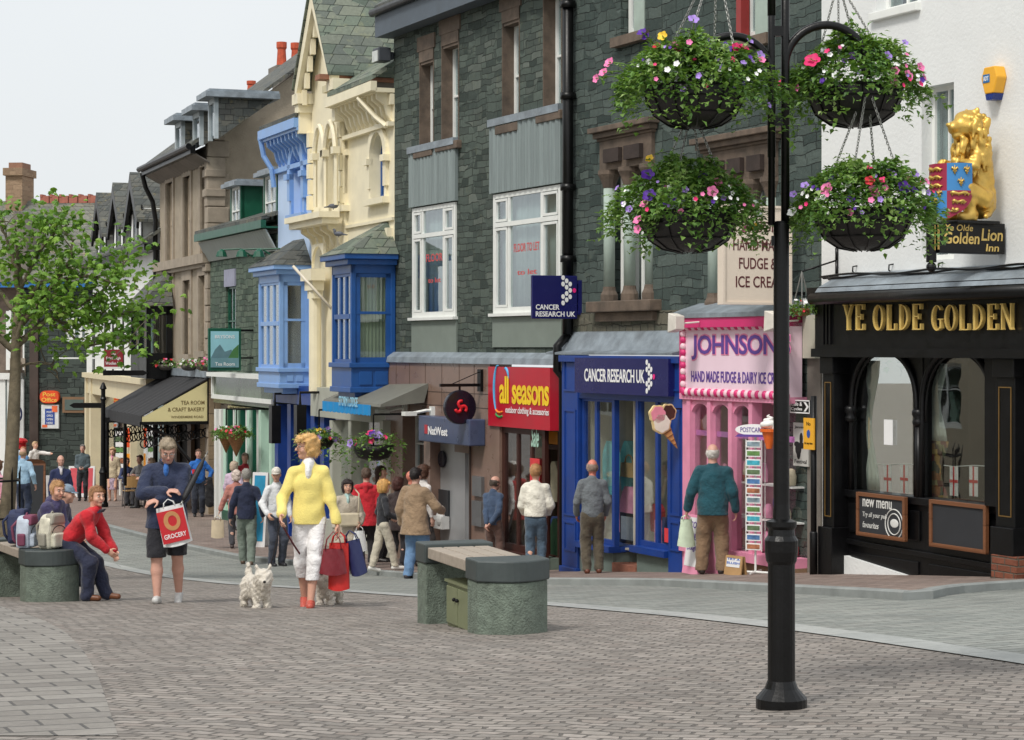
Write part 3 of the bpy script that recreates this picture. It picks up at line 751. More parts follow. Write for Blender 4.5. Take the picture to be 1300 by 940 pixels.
# canted inner windows beside the recessed door
for (xa, ya, xb, yb, zz) in ((r1[1], -nc+.08, r1[1]+.35, .9, r1), (r2[0], -nc+.08, r2[0]-.3, .9, r2)):
    a = MB(); z0_, z1_ = zz[2], zfb-.1
    a.bar((xa, ya, z0_), (xa, ya, z1_), .08); a.bar((xb, yb, z0_), (xb, yb, z1_), .06); a.bar((xa, ya, z0_-.04), (xb, yb, z0_-.04), .06, .08)
    io = a.make('recess_window', ROYAL, cs)
    a = MB(); a.sheet([[(xa, ya, z0_), (xb, yb, z0_)], [(xa, ya, z1_), (xb, yb, z1_)]], .006); a.make('pane', SHOPGLASS, io)
    a = MB(); a.sheet([[(xa, ya, gl-.8), (xb, yb, gl-.8)], [(xa, ya, z0_-.08), (xb, yb, z0_-.08)]], .03); a.make('recess_riser', GREYR, io)
a = MB(); a.box(r1[1]+.3, r2[0]-.25, .9, .95, -.5, 2.6); dr = a.make('shop_door', M('glazed_door_dark', (50,54,60), .3), cs)
a = MB(); a.box(r1[1]+.3, r1[1]+.4, .86, .9, -.5, 2.6); a.box(r2[0]-.35, r2[0]-.25, .86, .9, -.5, 2.6); a.box(r1[1]+.3, r2[0]-.25, .86, .9, 1.9, 2.0); a.make('door_frame', ROYAL, dr)
a = MB(); zz = F.ground(r1[1]+.3, 0)+.1; a.box(r1[1], r2[0], -nc+.02, .9, zz-.5, zz+.1); a.make('doorstep', M('terracotta_tile', (142,92,74), .7, .2, 12, .2), cs)
shop_room(b2, r1[0], r1[1]+.35, -nc+.2, .8, r1[2]-.05, zfb+.02, ROOMW); shop_room(b2, r2[0]-.3, cx1-.1, -nc+.2, .8, r2[2]-.05, zfb+.02, ROOMW)
# window dressing
def dressing(items, par):
    for (u, v, w_, h_, mi, y) in items:
        a = MB(); garment(a, F.x(u, -y), y, F.z(u, v, -y), w_, h_); a.make('hanging_garment', STM[mi], par)
dressing([(776, 560, .34, .8, 7, .1), (754, 590, .3, .6, 3, .4), (763, 585, .32, .9, 2, .6)], w1)
dressing([(798, 560, .3, .75, 7, .45), (799, 618, .38, .95, 6, .4), (835, 640, .25, .4, 0, .1), (842, 592, .2, .5, 2, .5), (820, 600, .25, .5, 5, .7)], w2)
random.seed(5)
for par, (rx0, rx1, rz0) in ((w1, (r1[0], r1[1], r1[2])), (w2, (r2[0]-.2, r2[1], r2[2]))):
    for i in range(7):
        a = MB(); x = rx0+.15+(rx1-rx0-.3)*i/6; h = .12+.3*random.random(); y = .0+.4*random.random()
        a.box(x-.09, x+.09, y, y+.05, rz0-.02, rz0+h); oo = a.make('book', STM[random.choice([0,1,2,5,6,7])], par); 
a = MB(); fr = F.R(787, 808, 690-38, 690, -.15); a.box(fr[0], fr[1], .15, .18, fr[2], fr[3]); pf = a.make('picture_frame', BLACK, w2)
a = MB(); a.box(fr[0]+.05, fr[1]-.05, .14, .15, fr[2]+.05, fr[3]-.05); a.make('picture', M('grey_print', (150,156,166), .5), pf)
a = MB(); ba = F.R(788, 806, 588, 606, -.35); a.prism([(ba[0], ba[2]), (ba[1], ba[2]), (ba[1]-.04, ba[3]), (ba[0]+.04, ba[3])], .33, .42); a.tube([(ba[0]+.1+.12*math.cos(t)+.12, .37, ba[3]+.12*math.sin(t)) for t in [math.pi*k/8 for k in range(9)]], .012, 5); a.make('handbag', M('tan_stripe_bag', (196,160,110), .7), w2)
a = MB(); mr = F.R(755, 770, 655, 686, -.1); 
w3 = MB(); w3.box(F.x(845, nc-.05), F.x(857, nc-.05), -nc+.03, -nc+.036, F.z(850, 690, nc), F.z(850, 672, nc)); w3.make('window_poster', M('red_white_poster', (214,60,66), .6), w2)

# ---- fudge shop
nj = .3; jx0, jx1 = F.x(866, nj)+.01, F.x(1001, nj)
gj = F.ground(jx0, -nj)
zj1, zj0 = F.z(935, 411, nj), F.z(935, 502, nj)
a = MB(); lr = F.z(935, 394, nj); a.prism([(0, lr+.12), (-.3, lr+.03), (-.46, lr-.03), (-.46, lr-.09), (0, lr-.09)], jx0-.05, jx1+.1, 'x'); a.make('lead_roof', LEAD, b2)
a = MB(); a.box(jx0, jx1, -nj-.08, 0, zj1+.0, lr-.09); a.box(jx0-.02, jx1, -nj-.14, 0, lr-.22, lr-.09); a.box(jx0, jx0+.12, -nj-.05, 0, zj0, zj1); js = a.make('pink_cornice', HOTPINK, b2)
a = MB(); a.box(jx0+.1, jx1, -nj-.04, -.1, zj0, zj1); sg = a.make('sign_board', M('white_sign_board', (244,216,230), .4, .02, 3, .02), b2)
W_ = jx1-jx0; H_ = zj1-zj0
PURP = M('purple_lettering', (98,68,152), .5, .02, 5, 0); PKH = M('pink_halo', (238,140,180), .5, .02, 5, 0)
lx0 = F.x(878, nj+.05); lx1 = F.x(1003, nj+.05)
a = MB(); lettering(a, "JOHNSON'S", lx0-.02, lx1+.02, zj0+H_*.47, zj0+H_*.87, -nj-.046, .055, space=.95); a.make('lettering_outline', PKH, sg)
a = MB(); lettering(a, "JOHNSON'S", lx0, lx1, zj0+H_*.49, zj0+H_*.85, -nj-.052, .018, space=.95); a.make('lettering', PURP, sg)
a = MB(); lettering(a, "HAND MADE FUDGE & DAIRY ICE CREAM", F.x(877, nj+.05), jx1-.02, zj0+H_*.17, zj0+H_*.33, -nj-.046, .02); a.make('small_lettering', PURP, sg)
for k, mt in enumerate((HOTPINK, M('pale_pink_bead', (246,206,216), .4))):
    a = MB()
    n = int(W_/.085)
    for i in range(n):
        if i % 2 == k:
            for z in (zj0+.02, zj1-.03): a.ball((jx0+.14+i*.085, -nj-.06, z), (.046, .04, .055), 8, 6)
    n = int(H_/.085)
    for i in range(n):
        if i % 2 == k: a.ball((jx0+.12, -nj-.06, zj0+.04+i*.085), (.05, .04, .05), 8, 6)
    a.make('bead_border', mt, sg, smooth=True)
# arched pink windows
zr = F.z(910, 695, nj)   # window foot
za = zj0-.08
a = MB(); a.box(jx0, jx0+.14, -nj, 0, gj-.6, zj0)
arx = [F.x(u, nj) for u in (876, 902, 929, 955)]
zsp = F.z(900, 530, nj)
def arch_spandrel(mb, x0, x1, zs, zt, y0, y1, pointed=.0, n=10):
    xm = (x0+x1)/2; r = (x1-x0)/2
    L = [(xm - r*math.cos(t), zs + (zt-zs-.05)*math.sin(t)**(1-.3*pointed)) for t in [math.pi/2*k/n for k in range(n+1)]]
    mb.prism(L + [(xm, zt), (x0, zt)], y0, y1)
    Rr = [(2*xm-p[0], p[1]) for p in L]
    mb.prism([(xm, zt)] + list(reversed(Rr)) + [(x1, zt)], y0, y1)
for i in range(3):
    x0_, x1_ = arx[i]+.03, arx[i+1]-.03
    a.box(arx[i]-.045, arx[i]+.045, -nj-.03, -nj+.12, zr, za)
    arch_spandrel(a, x0_, x1_, zsp, za, -nj, -nj+.08)
a.box(arx[3]-.045, arx[3]+.045, -nj-.03, -nj+.12, zr, za)
a.box(jx0, jx1, -nj-.05, 0, za, zj0); a.box(jx0, jx1, -nj-.06, 0, zr-.12, zr)
a.box(arx[3]+.3, jx1, -nj+.1, -nj+.2, zsp+.2, za)
pf_ = a.make('pink_shopfront', PINK, b2)
a = MB(); a.box(arx[0], arx[3], -nj+.05, -nj+.056, zr, za); a.make('pane', SHOPGLASS, pf_)
a = MB(); a.box(arx[3]+.06, jx1-.05, -nj+.3, -nj+.306, zr, za); a.make('pane', SHOPGLASS, pf_)
a = MB(); a.box(jx0, jx1, -nj+.02, 0, gj-.9, zr-.12); a.make('stall_riser', M('tan_tile', (138,112,88), .6, .15, 9, .2), pf_)
a = MB(); a.box(jx0+.2, jx1, -nj+.07, -nj+.09, F.z(920, 556, nj), F.z(920, 549, nj)); a.make('lilac_band', M('lilac_band', (196,120,190), .5), pf_)
shop_room(b2, jx0+.1, jx1, -nj+.4, .5, zr-.1, za, M('fudge_shop_interior', (196,150,164), .8, .3, 2, 0))
random.seed(3)
for i in range(22):
    a = MB(); x = jx0+.3+random.random()*(W_-.5); z = zr+random.choice([.02, .45, .9]); h = .1+.16*random.random()
    a.lathe([(.06,0),(.07,h*.6),(.05,h),(.02,h+.02)], (x, -nj+.22, z), 10); a.make('sweet_jar', STM[random.choice([0,2,5,6,6,2])], pf_, smooth=True)
for z in (.42, .87): MB().box(jx0+.2, jx1-.1, -nj+.12, -nj+.34, zr+z, zr+z+.02).make('shelf', WHITE, pf_)
cg = MB(); cg.tube([(F.x(988,nj)+.17*math.cos(t), -nj+.04, F.z(988, 640, nj)+.17*math.sin(t)) for t in [math.pi*2*k/20 for k in range(20)]], .012, 5, closed=True); cg.make('round_logo', PURP, pf_)
a = MB(); lettering(a, 'FUDGE', F.x(988,nj)-.12, F.x(988,nj)+.12, F.z(988,645,nj), F.z(988,634,nj), -nj+.035, .01); a.make('lettering', PURP, pf_)
a = MB()
for u, v in ((856, 411), (979, 409)):
    x = F.x(u, .75); z = F.z(u, v, .75); a.prism([(x-.1, z-.12), (x+.12, z-.08), (x+.12, z+.1), (x-.08, z+.14)], -.8, -.66); a.tube([(x+.08, -.7, z), (x+.15, -.45, z+.02)], .015, 5)
a.make('floodlight', M('cream_plastic', (222,216,206), .5), b2, bevel=.01)
# passage between fudge shop and pub
a = MB(); pz = F.z(1025, 455, .1); a.box(jx1+.01, X1+.0, -.1, .2, pz, F.z(1025, 400, .1)); pg = a.make('passage_lintel', M('pale_render', (190,188,172), .8, .08, 3, .2, dirt=.15), b2)
wall(MB(), jx1+.01, X1+.02, -1.2, pz, [], .3, -.03).make('passage_wall', CONC, b2)

# ================================================================ PUB
P_ = Fac(-570, 14.25, 1043)
b3 = P_.root('pub_building', 'white roughcast inn with black arched pub front and gilded lettering', 'building')
RC = M('white_roughcast', (226,228,227), .9, .03, 2, .45, dirt=.03, bdist=.012, bscale=22)
pw = P_.R(1170, 1211, 108, 330, 0, at=1190); pw2 = P_.R(1112, 1165, -140, 10, 0)
XP = P_.x(1420); zpt = P_.z(1043, -150)
psh = P_.z(1165, 350)
wall(MB(), 0, XP, -1.5, zpt, [pw, pw2, (.25, XP-.2, -2, psh)], .4).make('wall', RC, b3)
window(b3, pw, .15, WHITE, cols=(.5,), rows=(.42,), fw=.05, behind='net', bars=.03)
window(b3, pw2, .15, WHITE, cols=(.5,), rows=(.42,), fw=.05, behind='dark', sill=WHITE)
# quoin down the left edge, plinth
npb = .35
g0, g1 = P_.ground(P_.x(1070, npb), -npb), P_.ground(P_.x(1290, npb), -npb)
zg0, zg1 = P_.z(1165, 357, npb), P_.z(1165, 443, npb)   # cornice foot, fascia foot
a = MB(); lx = P_.x(1030, .6)
a.prism([(0, P_.z(1165, 342)), (-.25, P_.z(1165, 348)), (-.5, P_.z(1165, 359, .5)), (-.55, P_.z(1165, 366, .55)), (0, P_.z(1165, 366, .55))], lx, XP, 'x'); a.make('lead_roof', LEAD, b3)
zgu = P_.z(1165, 375, .55)
a = MB(); a.tube([(lx-.05, -.56, zgu), (XP, -.56, zgu)], .07, 10); a.make('gutter', IRON, b3, smooth=True)
a = MB(); a.box(P_.x(1040, npb), XP, -npb-.06, 0, zg1, zgu+.12); a.box(P_.x(1040, npb), XP, -npb-.12, 0, zg1-.1, zg1); a.box(P_.x(1040, npb)-.03, XP, -npb-.16, 0, zgu+.02, zgu+.14)
x_ = P_.x(1044, npb+.06)
for i in range(3): a.box(x_+.03+i*.07, x_+.06+i*.07, -npb-.085, -npb, zg1+.05, zgu-.05)
pf = a.make('pub_fascia', BLACK, b3)
# gilt serif capitals
def serif(mb, ch, x, z, w, h, y, d=.05):
    T = .18*w; t = .075*w; S = .07*h
    def bx(a, b, c, e): mb.box(x+a*w, x+b*w, y-d, y, z+c*h, z+e*h)
    def stem(cx, wd=T, c=0, e=1):
        mb.box(x+cx*w-wd/2, x+cx*w+wd/2, y-d, y, z+c*h, z+e*h)
        if c == 0: mb.box(x+cx*w-wd/2-t*.6, x+cx*w+wd/2+t*.6, y-d+.002, y, z, z+S*.6)
        if e == 1: mb.box(x+cx*w-wd/2-t*.6, x+cx*w+wd/2+t*.6, y-d+.002, y, z+h-S*.6, z+h)
    def arc(cx, cz, rx, rz, a0, a1, thick, n=20):
        o = []; i_ = []
        for k in range(n+1):
            q = a0+(a1-a0)*k/n; th = t*.8+(thick-t*.8)*abs(math.cos(q))
            o.append((x+cx*w+rx*w*math.cos(q), z+cz*h+rz*h*math.sin(q))); i_.append((x+cx*w+(rx*w-th)*math.cos(q), z+cz*h+(rz*h-th*.7)*math.sin(q)))
        for k in range(n): mb.prism([o[k], o[k+1], i_[k+1], i_[k]], y-d, y)
    def diag(x0, z0, x1, z1, wd):
        mb.prism([(x+x0*w-wd/2, z+z0*h), (x+x0*w+wd/2, z+z0*h), (x+x1*w+wd/2, z+z1*h), (x+x1*w-wd/2, z+z1*h)], y-d+.001, y-.001)
    if ch == 'Y':
        stem(.5, T, 0, .5); diag(.5, .45, .14, 1, T); diag(.5, .45, .86, 1, t); bx(0, .3, .95, 1); bx(.72, 1, .95, 1)
    if ch == 'E': stem(.25); bx(.25, .9, 0, .05); bx(.25, .86, .95, 1); bx(.25, .7, .49, .54); bx(.84, .92, 0, .24); bx(.8, .88, .78, 1); bx(.64, .71, .4, .62)
    if ch == 'L': stem(.25); bx(.25, .9, 0, .05); bx(.84, .92, 0, .26)
    if ch == 'D': stem(.22); arc(.25, .5, .7, .5, -math.pi/2, math.pi/2, T)
    if ch == 'O': arc(.5, .5, .5, .51, 0, 2*math.pi, T, 32)
    if ch == 'G': arc(.52, .5, .5, .51, .75, 2*math.pi-.75, T, 28); mb.box(x+.78*w, x+.78*w+T*.8, y-d, y, z+.08*h, z+.42*h); bx(.62, 1.05, .42, .47)
    if ch == 'N': stem(.14, t*1.1); stem(.88, t*1.1); diag(.9, 0, .12, 1, T); bx(0, .25, .95, 1)
a = MB(); yy = -npb-.075
for word, u0, u1 in (('YE', 1071, 1100), ('OLDE', 1109, 1174), ('GOLDEN', 1183, 1289)):
    x0, x1 = P_.x(u0, npb+.1), P_.x(u1, npb+.1); n = len(word); cw_ = (x1-x0)/n
    zz0, zz1 = P_.z((u0+u1)/2, 419.5, npb+.1), P_.z((u0+u1)/2, 386.5, npb+.1)
    for i, ch in enumerate(word): serif(a, ch, x0+cw_*i+cw_*.05, zz0, cw_*.84, zz1-zz0, yy)
x0, x1 = P_.x(1299, npb+.1), P_.x(1345, npb+.1)
a.make('gilt_lettering', GOLDP, pf, bevel=.004)
# pilasters and arched windows
def pil(u0, u1, par, base_v=700):
    x0, x1 = P_.x(u0, npb), P_.x(u1, npb); zb_ = min(g0, g1)-.5
    m_ = MB(); m_.box(x0, x1, -npb-.02, .05, zb_, zg1-.1); m_.box(x0-.03, x1+.03, -npb-.07, .05, zb_, P_.z(u0, 668, npb)); m_.box(x0-.02, x1+.02, -npb-.05, .05, zg1-.3, zg1-.1)
    po_ = m_.make('pilaster', BLACK, b3, bevel=.008)
    gl_ = MB(); z0_, z1_ = P_.z(u0, 655, npb), zg1-.4
    for t in (0, 1): gl_.box((x0+.05, x1-.062)[t], (x0+.062, x1-.05)[t], -npb-.026, -npb-.02, z0_, z1_)
    gl_.box(x0+.05, x1-.05, -npb-.0265, -npb-.02, z0_, z0_+.012); gl_.box(x0+.05, x1-.05, -npb-.0265, -npb-.02, z1_-.012, z1_); gl_.make('gilt_line', M('dull_gold_line', (110,84,40), .5), po_)
    return x1
pil(1046, 1060, b3); pil(1266, 1290, b3)
ya = -.12
wx0, wxm, wx1 = P_.x(1086, -ya), P_.x(1172.5, -ya), P_.x(1267, -ya)
zt_ = P_.z(1172, 449, .12); zsill = P_.z(1172, 631, .12); zsp = P_.z(1172, 530, .12)
a = MB(); L0 = P_.x(1060, npb)
a.box(L0-.02, wx0, ya-.02, .1, zsill-.02, zg1); a.box(wx0-.3, wx1+.2, ya-.02, .1, zt_+.02, zg1)
for x0, x1 in ((wx0, wxm-.05), (wxm+.05, wx1)):
    arch_spandrel(a, x0, x1, zsp, zt_+.1, ya-.04, ya+.06, 1, 14)
a.box(wxm-.05, wxm+.05, ya-.05, ya+.08, zsill, zt_+.1)
a.box(wx1, P_.x(1268, npb)+.1, -.3, .1, zsill, zg1)
wf = a.make('window_arcade', BLACK, b3)
for x0, x1 in ((wx0, wxm-.05), (wxm+.05, wx1)):
    xm, r = (x0+x1)/2, (x1-x0)/2
    pts = [(xm-r*math.cos(t), ya-.06, zsp+(zt_+.05-zsp)*math.sin(t)**.7) for t in [math.pi*k/28 for k in range(29)]]
    a = MB(); a.tube([(x0, ya-.06, zsill)] + pts + [(x1, ya-.06, zsill)], .035, 8); a.tube([(p[0]+(xm-p[0])*.07, ya-.04, p[2]-.05) for p in pts], .016, 6); a.make('arch_moulding', BLACK, wf, smooth=True)
a = MB()
for x in (wx0, wxm, wx1): a.lathe([(.05,0),(.07,.03),(.07,.06),(.05,.09),(.075,.13),(.075,.17),(.05,.2)], (x, ya-.07, zsp-.1), 12)
a.tube([(wxm, ya-.07, zsill), (wxm, ya-.07, zsp-.1)], .042, 10)
a.make('colonnette', BLACK, wf, smooth=True)
a = MB(); a.box(wx0, wx1, ya+.0, ya+.006, zsill, zt_+.05); a.make('pane', PUBGLASS, wf)
a = MB(); a.box(L0-.3, P_.x(1268, npb)+.05, ya-.1, ya+.12, zsill-.09, zsill); a.make('sill', BLACK, wf, bevel=.01)
# panelled timber below with canted foot, then white plinth following the slope
zp0, zp1 = P_.z(1070, 706, .2), P_.z(1262, 741, .2)
xl, xr = L0, P_.x(1267, npb)
a = MB(); a.prism([(xl, zsill-.09), (xr, zsill-.09), (xr, zp0-.28), (xl, zp0)], ya-.05, .1)
for i in range(4):
    f0 = xl+(xr-xl)*(i/4)+.07; f1 = xl+(xr-xl)*((i+1)/4)-.07
    a.box(f0, f1, ya-.075, ya-.05, zsill-.5, zsill-.16)
a.bar((xl, ya-.07, zsill-.62), (xr, ya-.07, zsill-.66), .05, .06)
for i in range(2):
    f0 = xl+(xr-xl)*(i/2)+.1; f1 = xl+(xr-xl)*((i+1)/2)-.1; a.box(f0, f1, ya-.07, ya-.05, zsill-.98, zsill-.74)
a.make('timber_panelling', BLACK, wf, bevel=.006)
a = MB(); a.prism([(xl-.05, zp0+.02), (xr, zp0-.26), (xr, min(g0,g1)-1), (xl-.05, min(g0,g1)-1)], -.24, .1); a.make('white_plinth', RC, b3)
a = MB(); a.box(P_.x(1268, npb), P_.x(1300, npb), -npb-.1, .1, g1-.8, P_.z(1280, 705, npb)); a.make('brick_base', stone_wall('red_brick', [(118,70,54),(140,86,66),(128,78,62)], (96,88,78), .22, .075, .6, .01, .004), b3)
shop_room(b3, xl, xr, ya+.9, 1.6, zsill-.2, zt_+.2, M('pub_interior', (50,38,30), .8, .3, 2, 0))
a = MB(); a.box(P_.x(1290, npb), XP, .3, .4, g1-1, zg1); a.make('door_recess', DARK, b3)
# curtains
CUR = M('pale_curtain', (204,212,204), .8, .06, 5, .1)
def drape(u0, u1, vt, vb, mat, y=.06, flare=0):
    r = P_.R(u0, u1, vt, vb, -y); P = []
    for j in range(9):
        t = j/8; row = []
        for i in range(13):
            x = r[0]+(r[1]-r[0])*(i/12)*(1-.45*math.sin(math.pi*t)**2*(1 if flare == 0 else 0)) + flare*t*(i/12)*.0
            row.append((x, y+.03*math.sin(i*2.1), r[3]+(r[2]-r[3])*t))
        P.append(row)
    MB().sheet(P, .004).make('curtain', mat, wf, smooth=True)
drape(1093, 1117, 458, 622, CUR); drape(1183, 1202, 462, 560, CUR)
drape(1182, 1204, 560, 636, stone_wall('patterned_cloth', [(196,170,96),(140,60,60),(60,90,80),(210,190,130)], (180,150,90), .09, .08, .1, .0, .1, .9))
for u0, u1 in ((1153, 1170),):
    r = P_.R(u0, u1, 458, 528, -.06); m_ = MB(); m_.prism([(r[0], r[3]), (r[1], r[3]), (r[1], r[2]), (r[0]+(r[1]-r[0])*.8, r[2]+.3)], .05, .07); m_.make('curtain', CUR, wf)
# flag bunting
def bunting(us, v0):
    x_s = [P_.x(u, -.04) for u in us]
    c = MB(); c.tube([(x, .03, P_.z(u, v0+ (i % 2)*1.5, -.04)) for i, (x, u) in enumerate(zip(x_s, us))], .005, 5); c.make('bunting_cord', WHITE, wf)
    for i, u in enumerate(us[1:-1] if len(us) > 4 else us[1:]):
        x, z = P_.x(u, -.04), P_.z(u, v0+1.5, -.04); w2_, h2 = .075, .33
        f_ = MB(); f_.box(x-w2_, x+w2_, .028, .032, z-h2, z); fo_ = f_.make('flag', LWHITE, wf)
        c = MB(); c.box(x-.011, x+.011, .022, .028, z-h2, z); c.box(x-w2_, x+w2_, .023, .027, z-h2*.55, z-h2*.45); c.make('red_cross', M('flag_red', (206,36,44), .7), fo_)
bunting([1112, 1128, 1149, 1167], 589); bunting([1199, 1212, 1237, 1259], 591)
MB().box(P_.x(1123, .14), P_.x(1134, .14), -.15, -.145, P_.z(1128, 565, .14), P_.z(1128, 533, .14)).make('notice', LWHITE, wf)
# cables lying on the lead roof
a = MB(); random.seed(2)
for k in range(4):
    pts = []
    for i in range(26):
        u = 1045+i*12; x = P_.x(u, .3); pts.append((x, -.22-.04*k, P_.z(1165, 349, .25)+.015*math.sin(i*.7+k*1.9)+.012*k))
    a.tube(pts, .014, 5)
a.make('cable', IRON, b3, smooth=True)
a = MB()
for u, v in ((1088, 342), (1134, 340), (1197, 338)):
    x, z = P_.x(u), P_.z(u, v); a.tube([(x, 0, z+.04), (x, -.06, z+.03), (x+.01, -.07, z-.03), (x, -.02, z-.06)], .01, 6)
a.make('hook', IRON, b3, smooth=True)
# ================================================================ CREAM AND BLUE HOUSES
def arch_hole(mb, r, y0, y1, mat=None):
    x0, x1, z0, z1 = r; arch_spandrel(mb, x0, x1, z1-(x1-x0)*.55, z1+.001, y0, y1, 0, 8)
def arch_window(root, r, wallm, frame, glassb='net', proud=.07, band=.16):
    x0, x1, z0, z1 = r; xm = (x0+x1)/2; rr = (x1-x0)/2; zs = z1-(x1-x0)*.55
    w = window(root, (x0, x1, z0, z1), .16, frame, rows=(.5,), fw=.07, behind=glassb)
    a = MB(); arch_hole(a, r, -.002, .16)
    o = []; i_ = []
    n = 16
    for k in range(n+1):
        t = math.pi*k/n; o.append((xm-(rr+band)*math.cos(t), zs+(z1-zs+band)*math.sin(t))); i_.append((xm-rr*math.cos(t), zs+(z1-zs)*math.sin(t)))
    for k in range(n): a.prism([o[k], o[k+1], i_[k+1], i_[k]], -proud, .0)
    a.box(x0-band, x0, -proud, 0, zs-.6, zs); a.box(x1, x1+band, -proud, 0, zs-.6, zs)
    a.box(x0-band-.08, x0+.0, -proud-.06, 0, zs-.14, zs-.02); a.box(x1-.0, x1+band+.08, -proud-.06, 0, zs-.14, zs-.02)
    a.box(x0-band*.7, x0, -proud*.6, 0, z0, zs-.6); a.box(x1, x1+band*.7, -proud*.6, 0, z0, zs-.6)
    a.box(x0-.2, x1+.2, -.14, .05, z0-.12, z0)
    a.make('surround', wallm, w); return w
def brackets(mb, x0, x1, zt, h, d, step, w=.09):
    n = max(2, int(abs(x1-x0)/step))
    for i in range(n):
        x = x0+(x1-x0)*(i+.5)/n
        mb.prism([(0, zt), (-d, zt), (-d*.95, zt-h*.22), (-d*.45, zt-h*.45), (-d*.3, zt-h*.8), (-.02, zt-h), (0, zt-h)], x-w/2, x+w/2, 'x')
Q = Fac(-380, 12.03, 340)
c1 = Q.root('cream_house', 'cream painted Victorian house with tall steep gable and dark blue projecting bay', 'building')
xa, xb = Q.x(399), Q.x(500.5)
ze = Q.z(465, 132)
ar = [Q.R(405, 414, 176, 262, .2), Q.R(418, 428, 171, 262, .2)]
ar2 = Q.R(473, 490, 168, 252)
xt = Q.x(438, .05)
zbl = Q.z(450, 500)
wall(MB(), xt, xb, zbl, ze, [ar2], .3).make('wall', CREAM, c1)
zt1 = Q.z(420, 92, .1)
tw_ = MB(); wall(tw_, xa, xt, zbl, zt1, ar, .3, -.06)
xm_ = (xa+xt)/2; apz = zt1+1.75
tw_.prism([(xa, zt1), (xt, zt1), (xm_, apz)], -.06, .1)
tw_.box(xt-.3, xt, -.1, 3.5, zbl+4, zt1)
tw_.make('gable_wall', CREAM, c1)
a = MB(); a.box(xt-.02, xt+.01, .25, 4.5, ze+.3, zt1); a.make('side_wall', CONC, c1)
for r in ar: arch_window(c1, r, CREAM, CREAM, 'dark', .0, .06)
a = MB()
for r in ar:
    xq, rr_ = (r[0]+r[1])/2, (r[1]-r[0])/2
    a.tube([(xq-(rr_+.1)*math.cos(t), -.27, r[3]-.3+(.55)*math.sin(t)**1.6) for t in [math.pi*k/14 for k in range(15)]], .055, 6)
    for xx in (r[0]-.1, r[1]+.1):
        a.tube([(xx, -.25, r[2]-.0), (xx, -.25, r[3]-.3)], .045, 6); a.box(xx-.09, xx+.09, -.34, -.2, r[3]-.42, r[3]-.28)
a.box(xa-.12, xt+.12, -.62, -.2, ar[0][2]-.3, ar[0][2]-.18); a.box(xa-.05, xt+.05, -.54, -.2, ar[0][2]-.42, ar[0][2]-.3)
brackets(a, xa, xt, ar[0][2]-.4, .5, .36, .42, .12)
for xx in (xa+.05, xt-.1):
    for i in range(int((zt1-.9-ar[0][2])/.33)): a.box(xx-.09, xx+.09, -.16+.02*(i%2), .0, ar[0][2]+i*.33, ar[0][2]+i*.33+.3)
a.make('window_moulding', CREAM, c1, smooth=False)
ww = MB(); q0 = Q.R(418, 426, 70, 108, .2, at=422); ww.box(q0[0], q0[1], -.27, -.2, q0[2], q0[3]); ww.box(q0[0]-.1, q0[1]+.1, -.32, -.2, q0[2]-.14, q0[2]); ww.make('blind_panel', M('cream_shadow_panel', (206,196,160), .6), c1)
w_ = arch_window(c1, ar2, CREAM, DEEPBLUE, 'net')
# barge boards with corbels and tower roof
a = MB(); ov = .2; h_ = apz-zt1; sl = h_/((xt-xa)/2); e = .1
for sgn in (-1, 1):
    xe_ = xm_+sgn*((xt-xa)/2+e); zee = zt1-e*sl
    P0, P1 = (xe_, zee), (xm_, apz+.02)
    a.prism([P0, P1, (P1[0], P1[1]-.42), (P0[0]-sgn*.0, P0[1]-.3)], -.2-ov, -.2-ov+.1)
    a.prism([P0, P1, (P1[0], P1[1]-.2), (P0[0], P0[1]-.16)], -.2-ov+.1, -.2)
    for k in range(5):
        t = .15+.17*k; px_, pz_ = P0[0]+(P1[0]-P0[0])*t, P0[1]+(P1[1]-P0[1])*t-.5; a.box(px_-.06, px_+.06, -.2-ov+.1, -.2, pz_-.16, pz_+.16)
    a.box(xe_-.22, xe_+.22, -.2-ov, -.05, zee-.34, zee-.12); a.box(xe_-.14, xe_+.14, -.2-ov*.8, -.05, zee-.52, zee-.34); a.box(xe_-.09, xe_+.09, -.2-ov*.6, -.05, zee-.95, zee-.52)
a.make('barge_board', CREAM, c1)
a = MB()
for sgn in (-1, 1):
    xe_ = xm_+sgn*((xt-xa)/2+e+.05); zee = zt1-(e+.05)*sl+.03
    a.sheet([[(xe_, -.25-ov, zee), (xe_, 6, zee)], [(xm_, -.25-ov, apz+.06), (xm_, 6, apz+.06)]], (sgn*.0, 0, .07))
a.make('gable_roof', ROOF, c1)
a = MB(); a.box(xt+e-.35, xt+e-.02, -.6, 5, zt1-e*sl-.12, zt1-e*sl-.02); a.box(xt+.0, xt+e-.1, -.1, .15, zt1-e*sl-.5, zt1-e*sl-.1); a.make('timber_eave', M('rust_brown_timber', (150,104,80), .7, .2, 6, .2), c1)
a = MB(); a.sheet([[(xt, -.42, ze+.25), (xb+.0, -.42, ze+.25)], [(xt, 4.5, ze+3.4), (xb, 4.5, ze+3.4)]], (0,0,.09)); a.make('roof', ROOF, c1)
a = MB(); a.box(xt-.05, xb, -.46, -.34, ze+.04, ze+.22); a.box(xt, xb, -.36, .02, ze+.02, ze+.1); a.box(xt, xb, -.12, .02, ze-.6, ze-.52); a.box(xt, xb, -.08, .02, ze-.2, ze)
brackets(a, xt+.1, xb-.05, ze+.02, .5, .3, .27)
a.tube([(xb-.9, -.42, ze+.0), (xb-.5, -.2, ze-.4), (xb-.15, -.1, ze-.6)], .05, 6)
a.make('cornice', CREAM, c1)
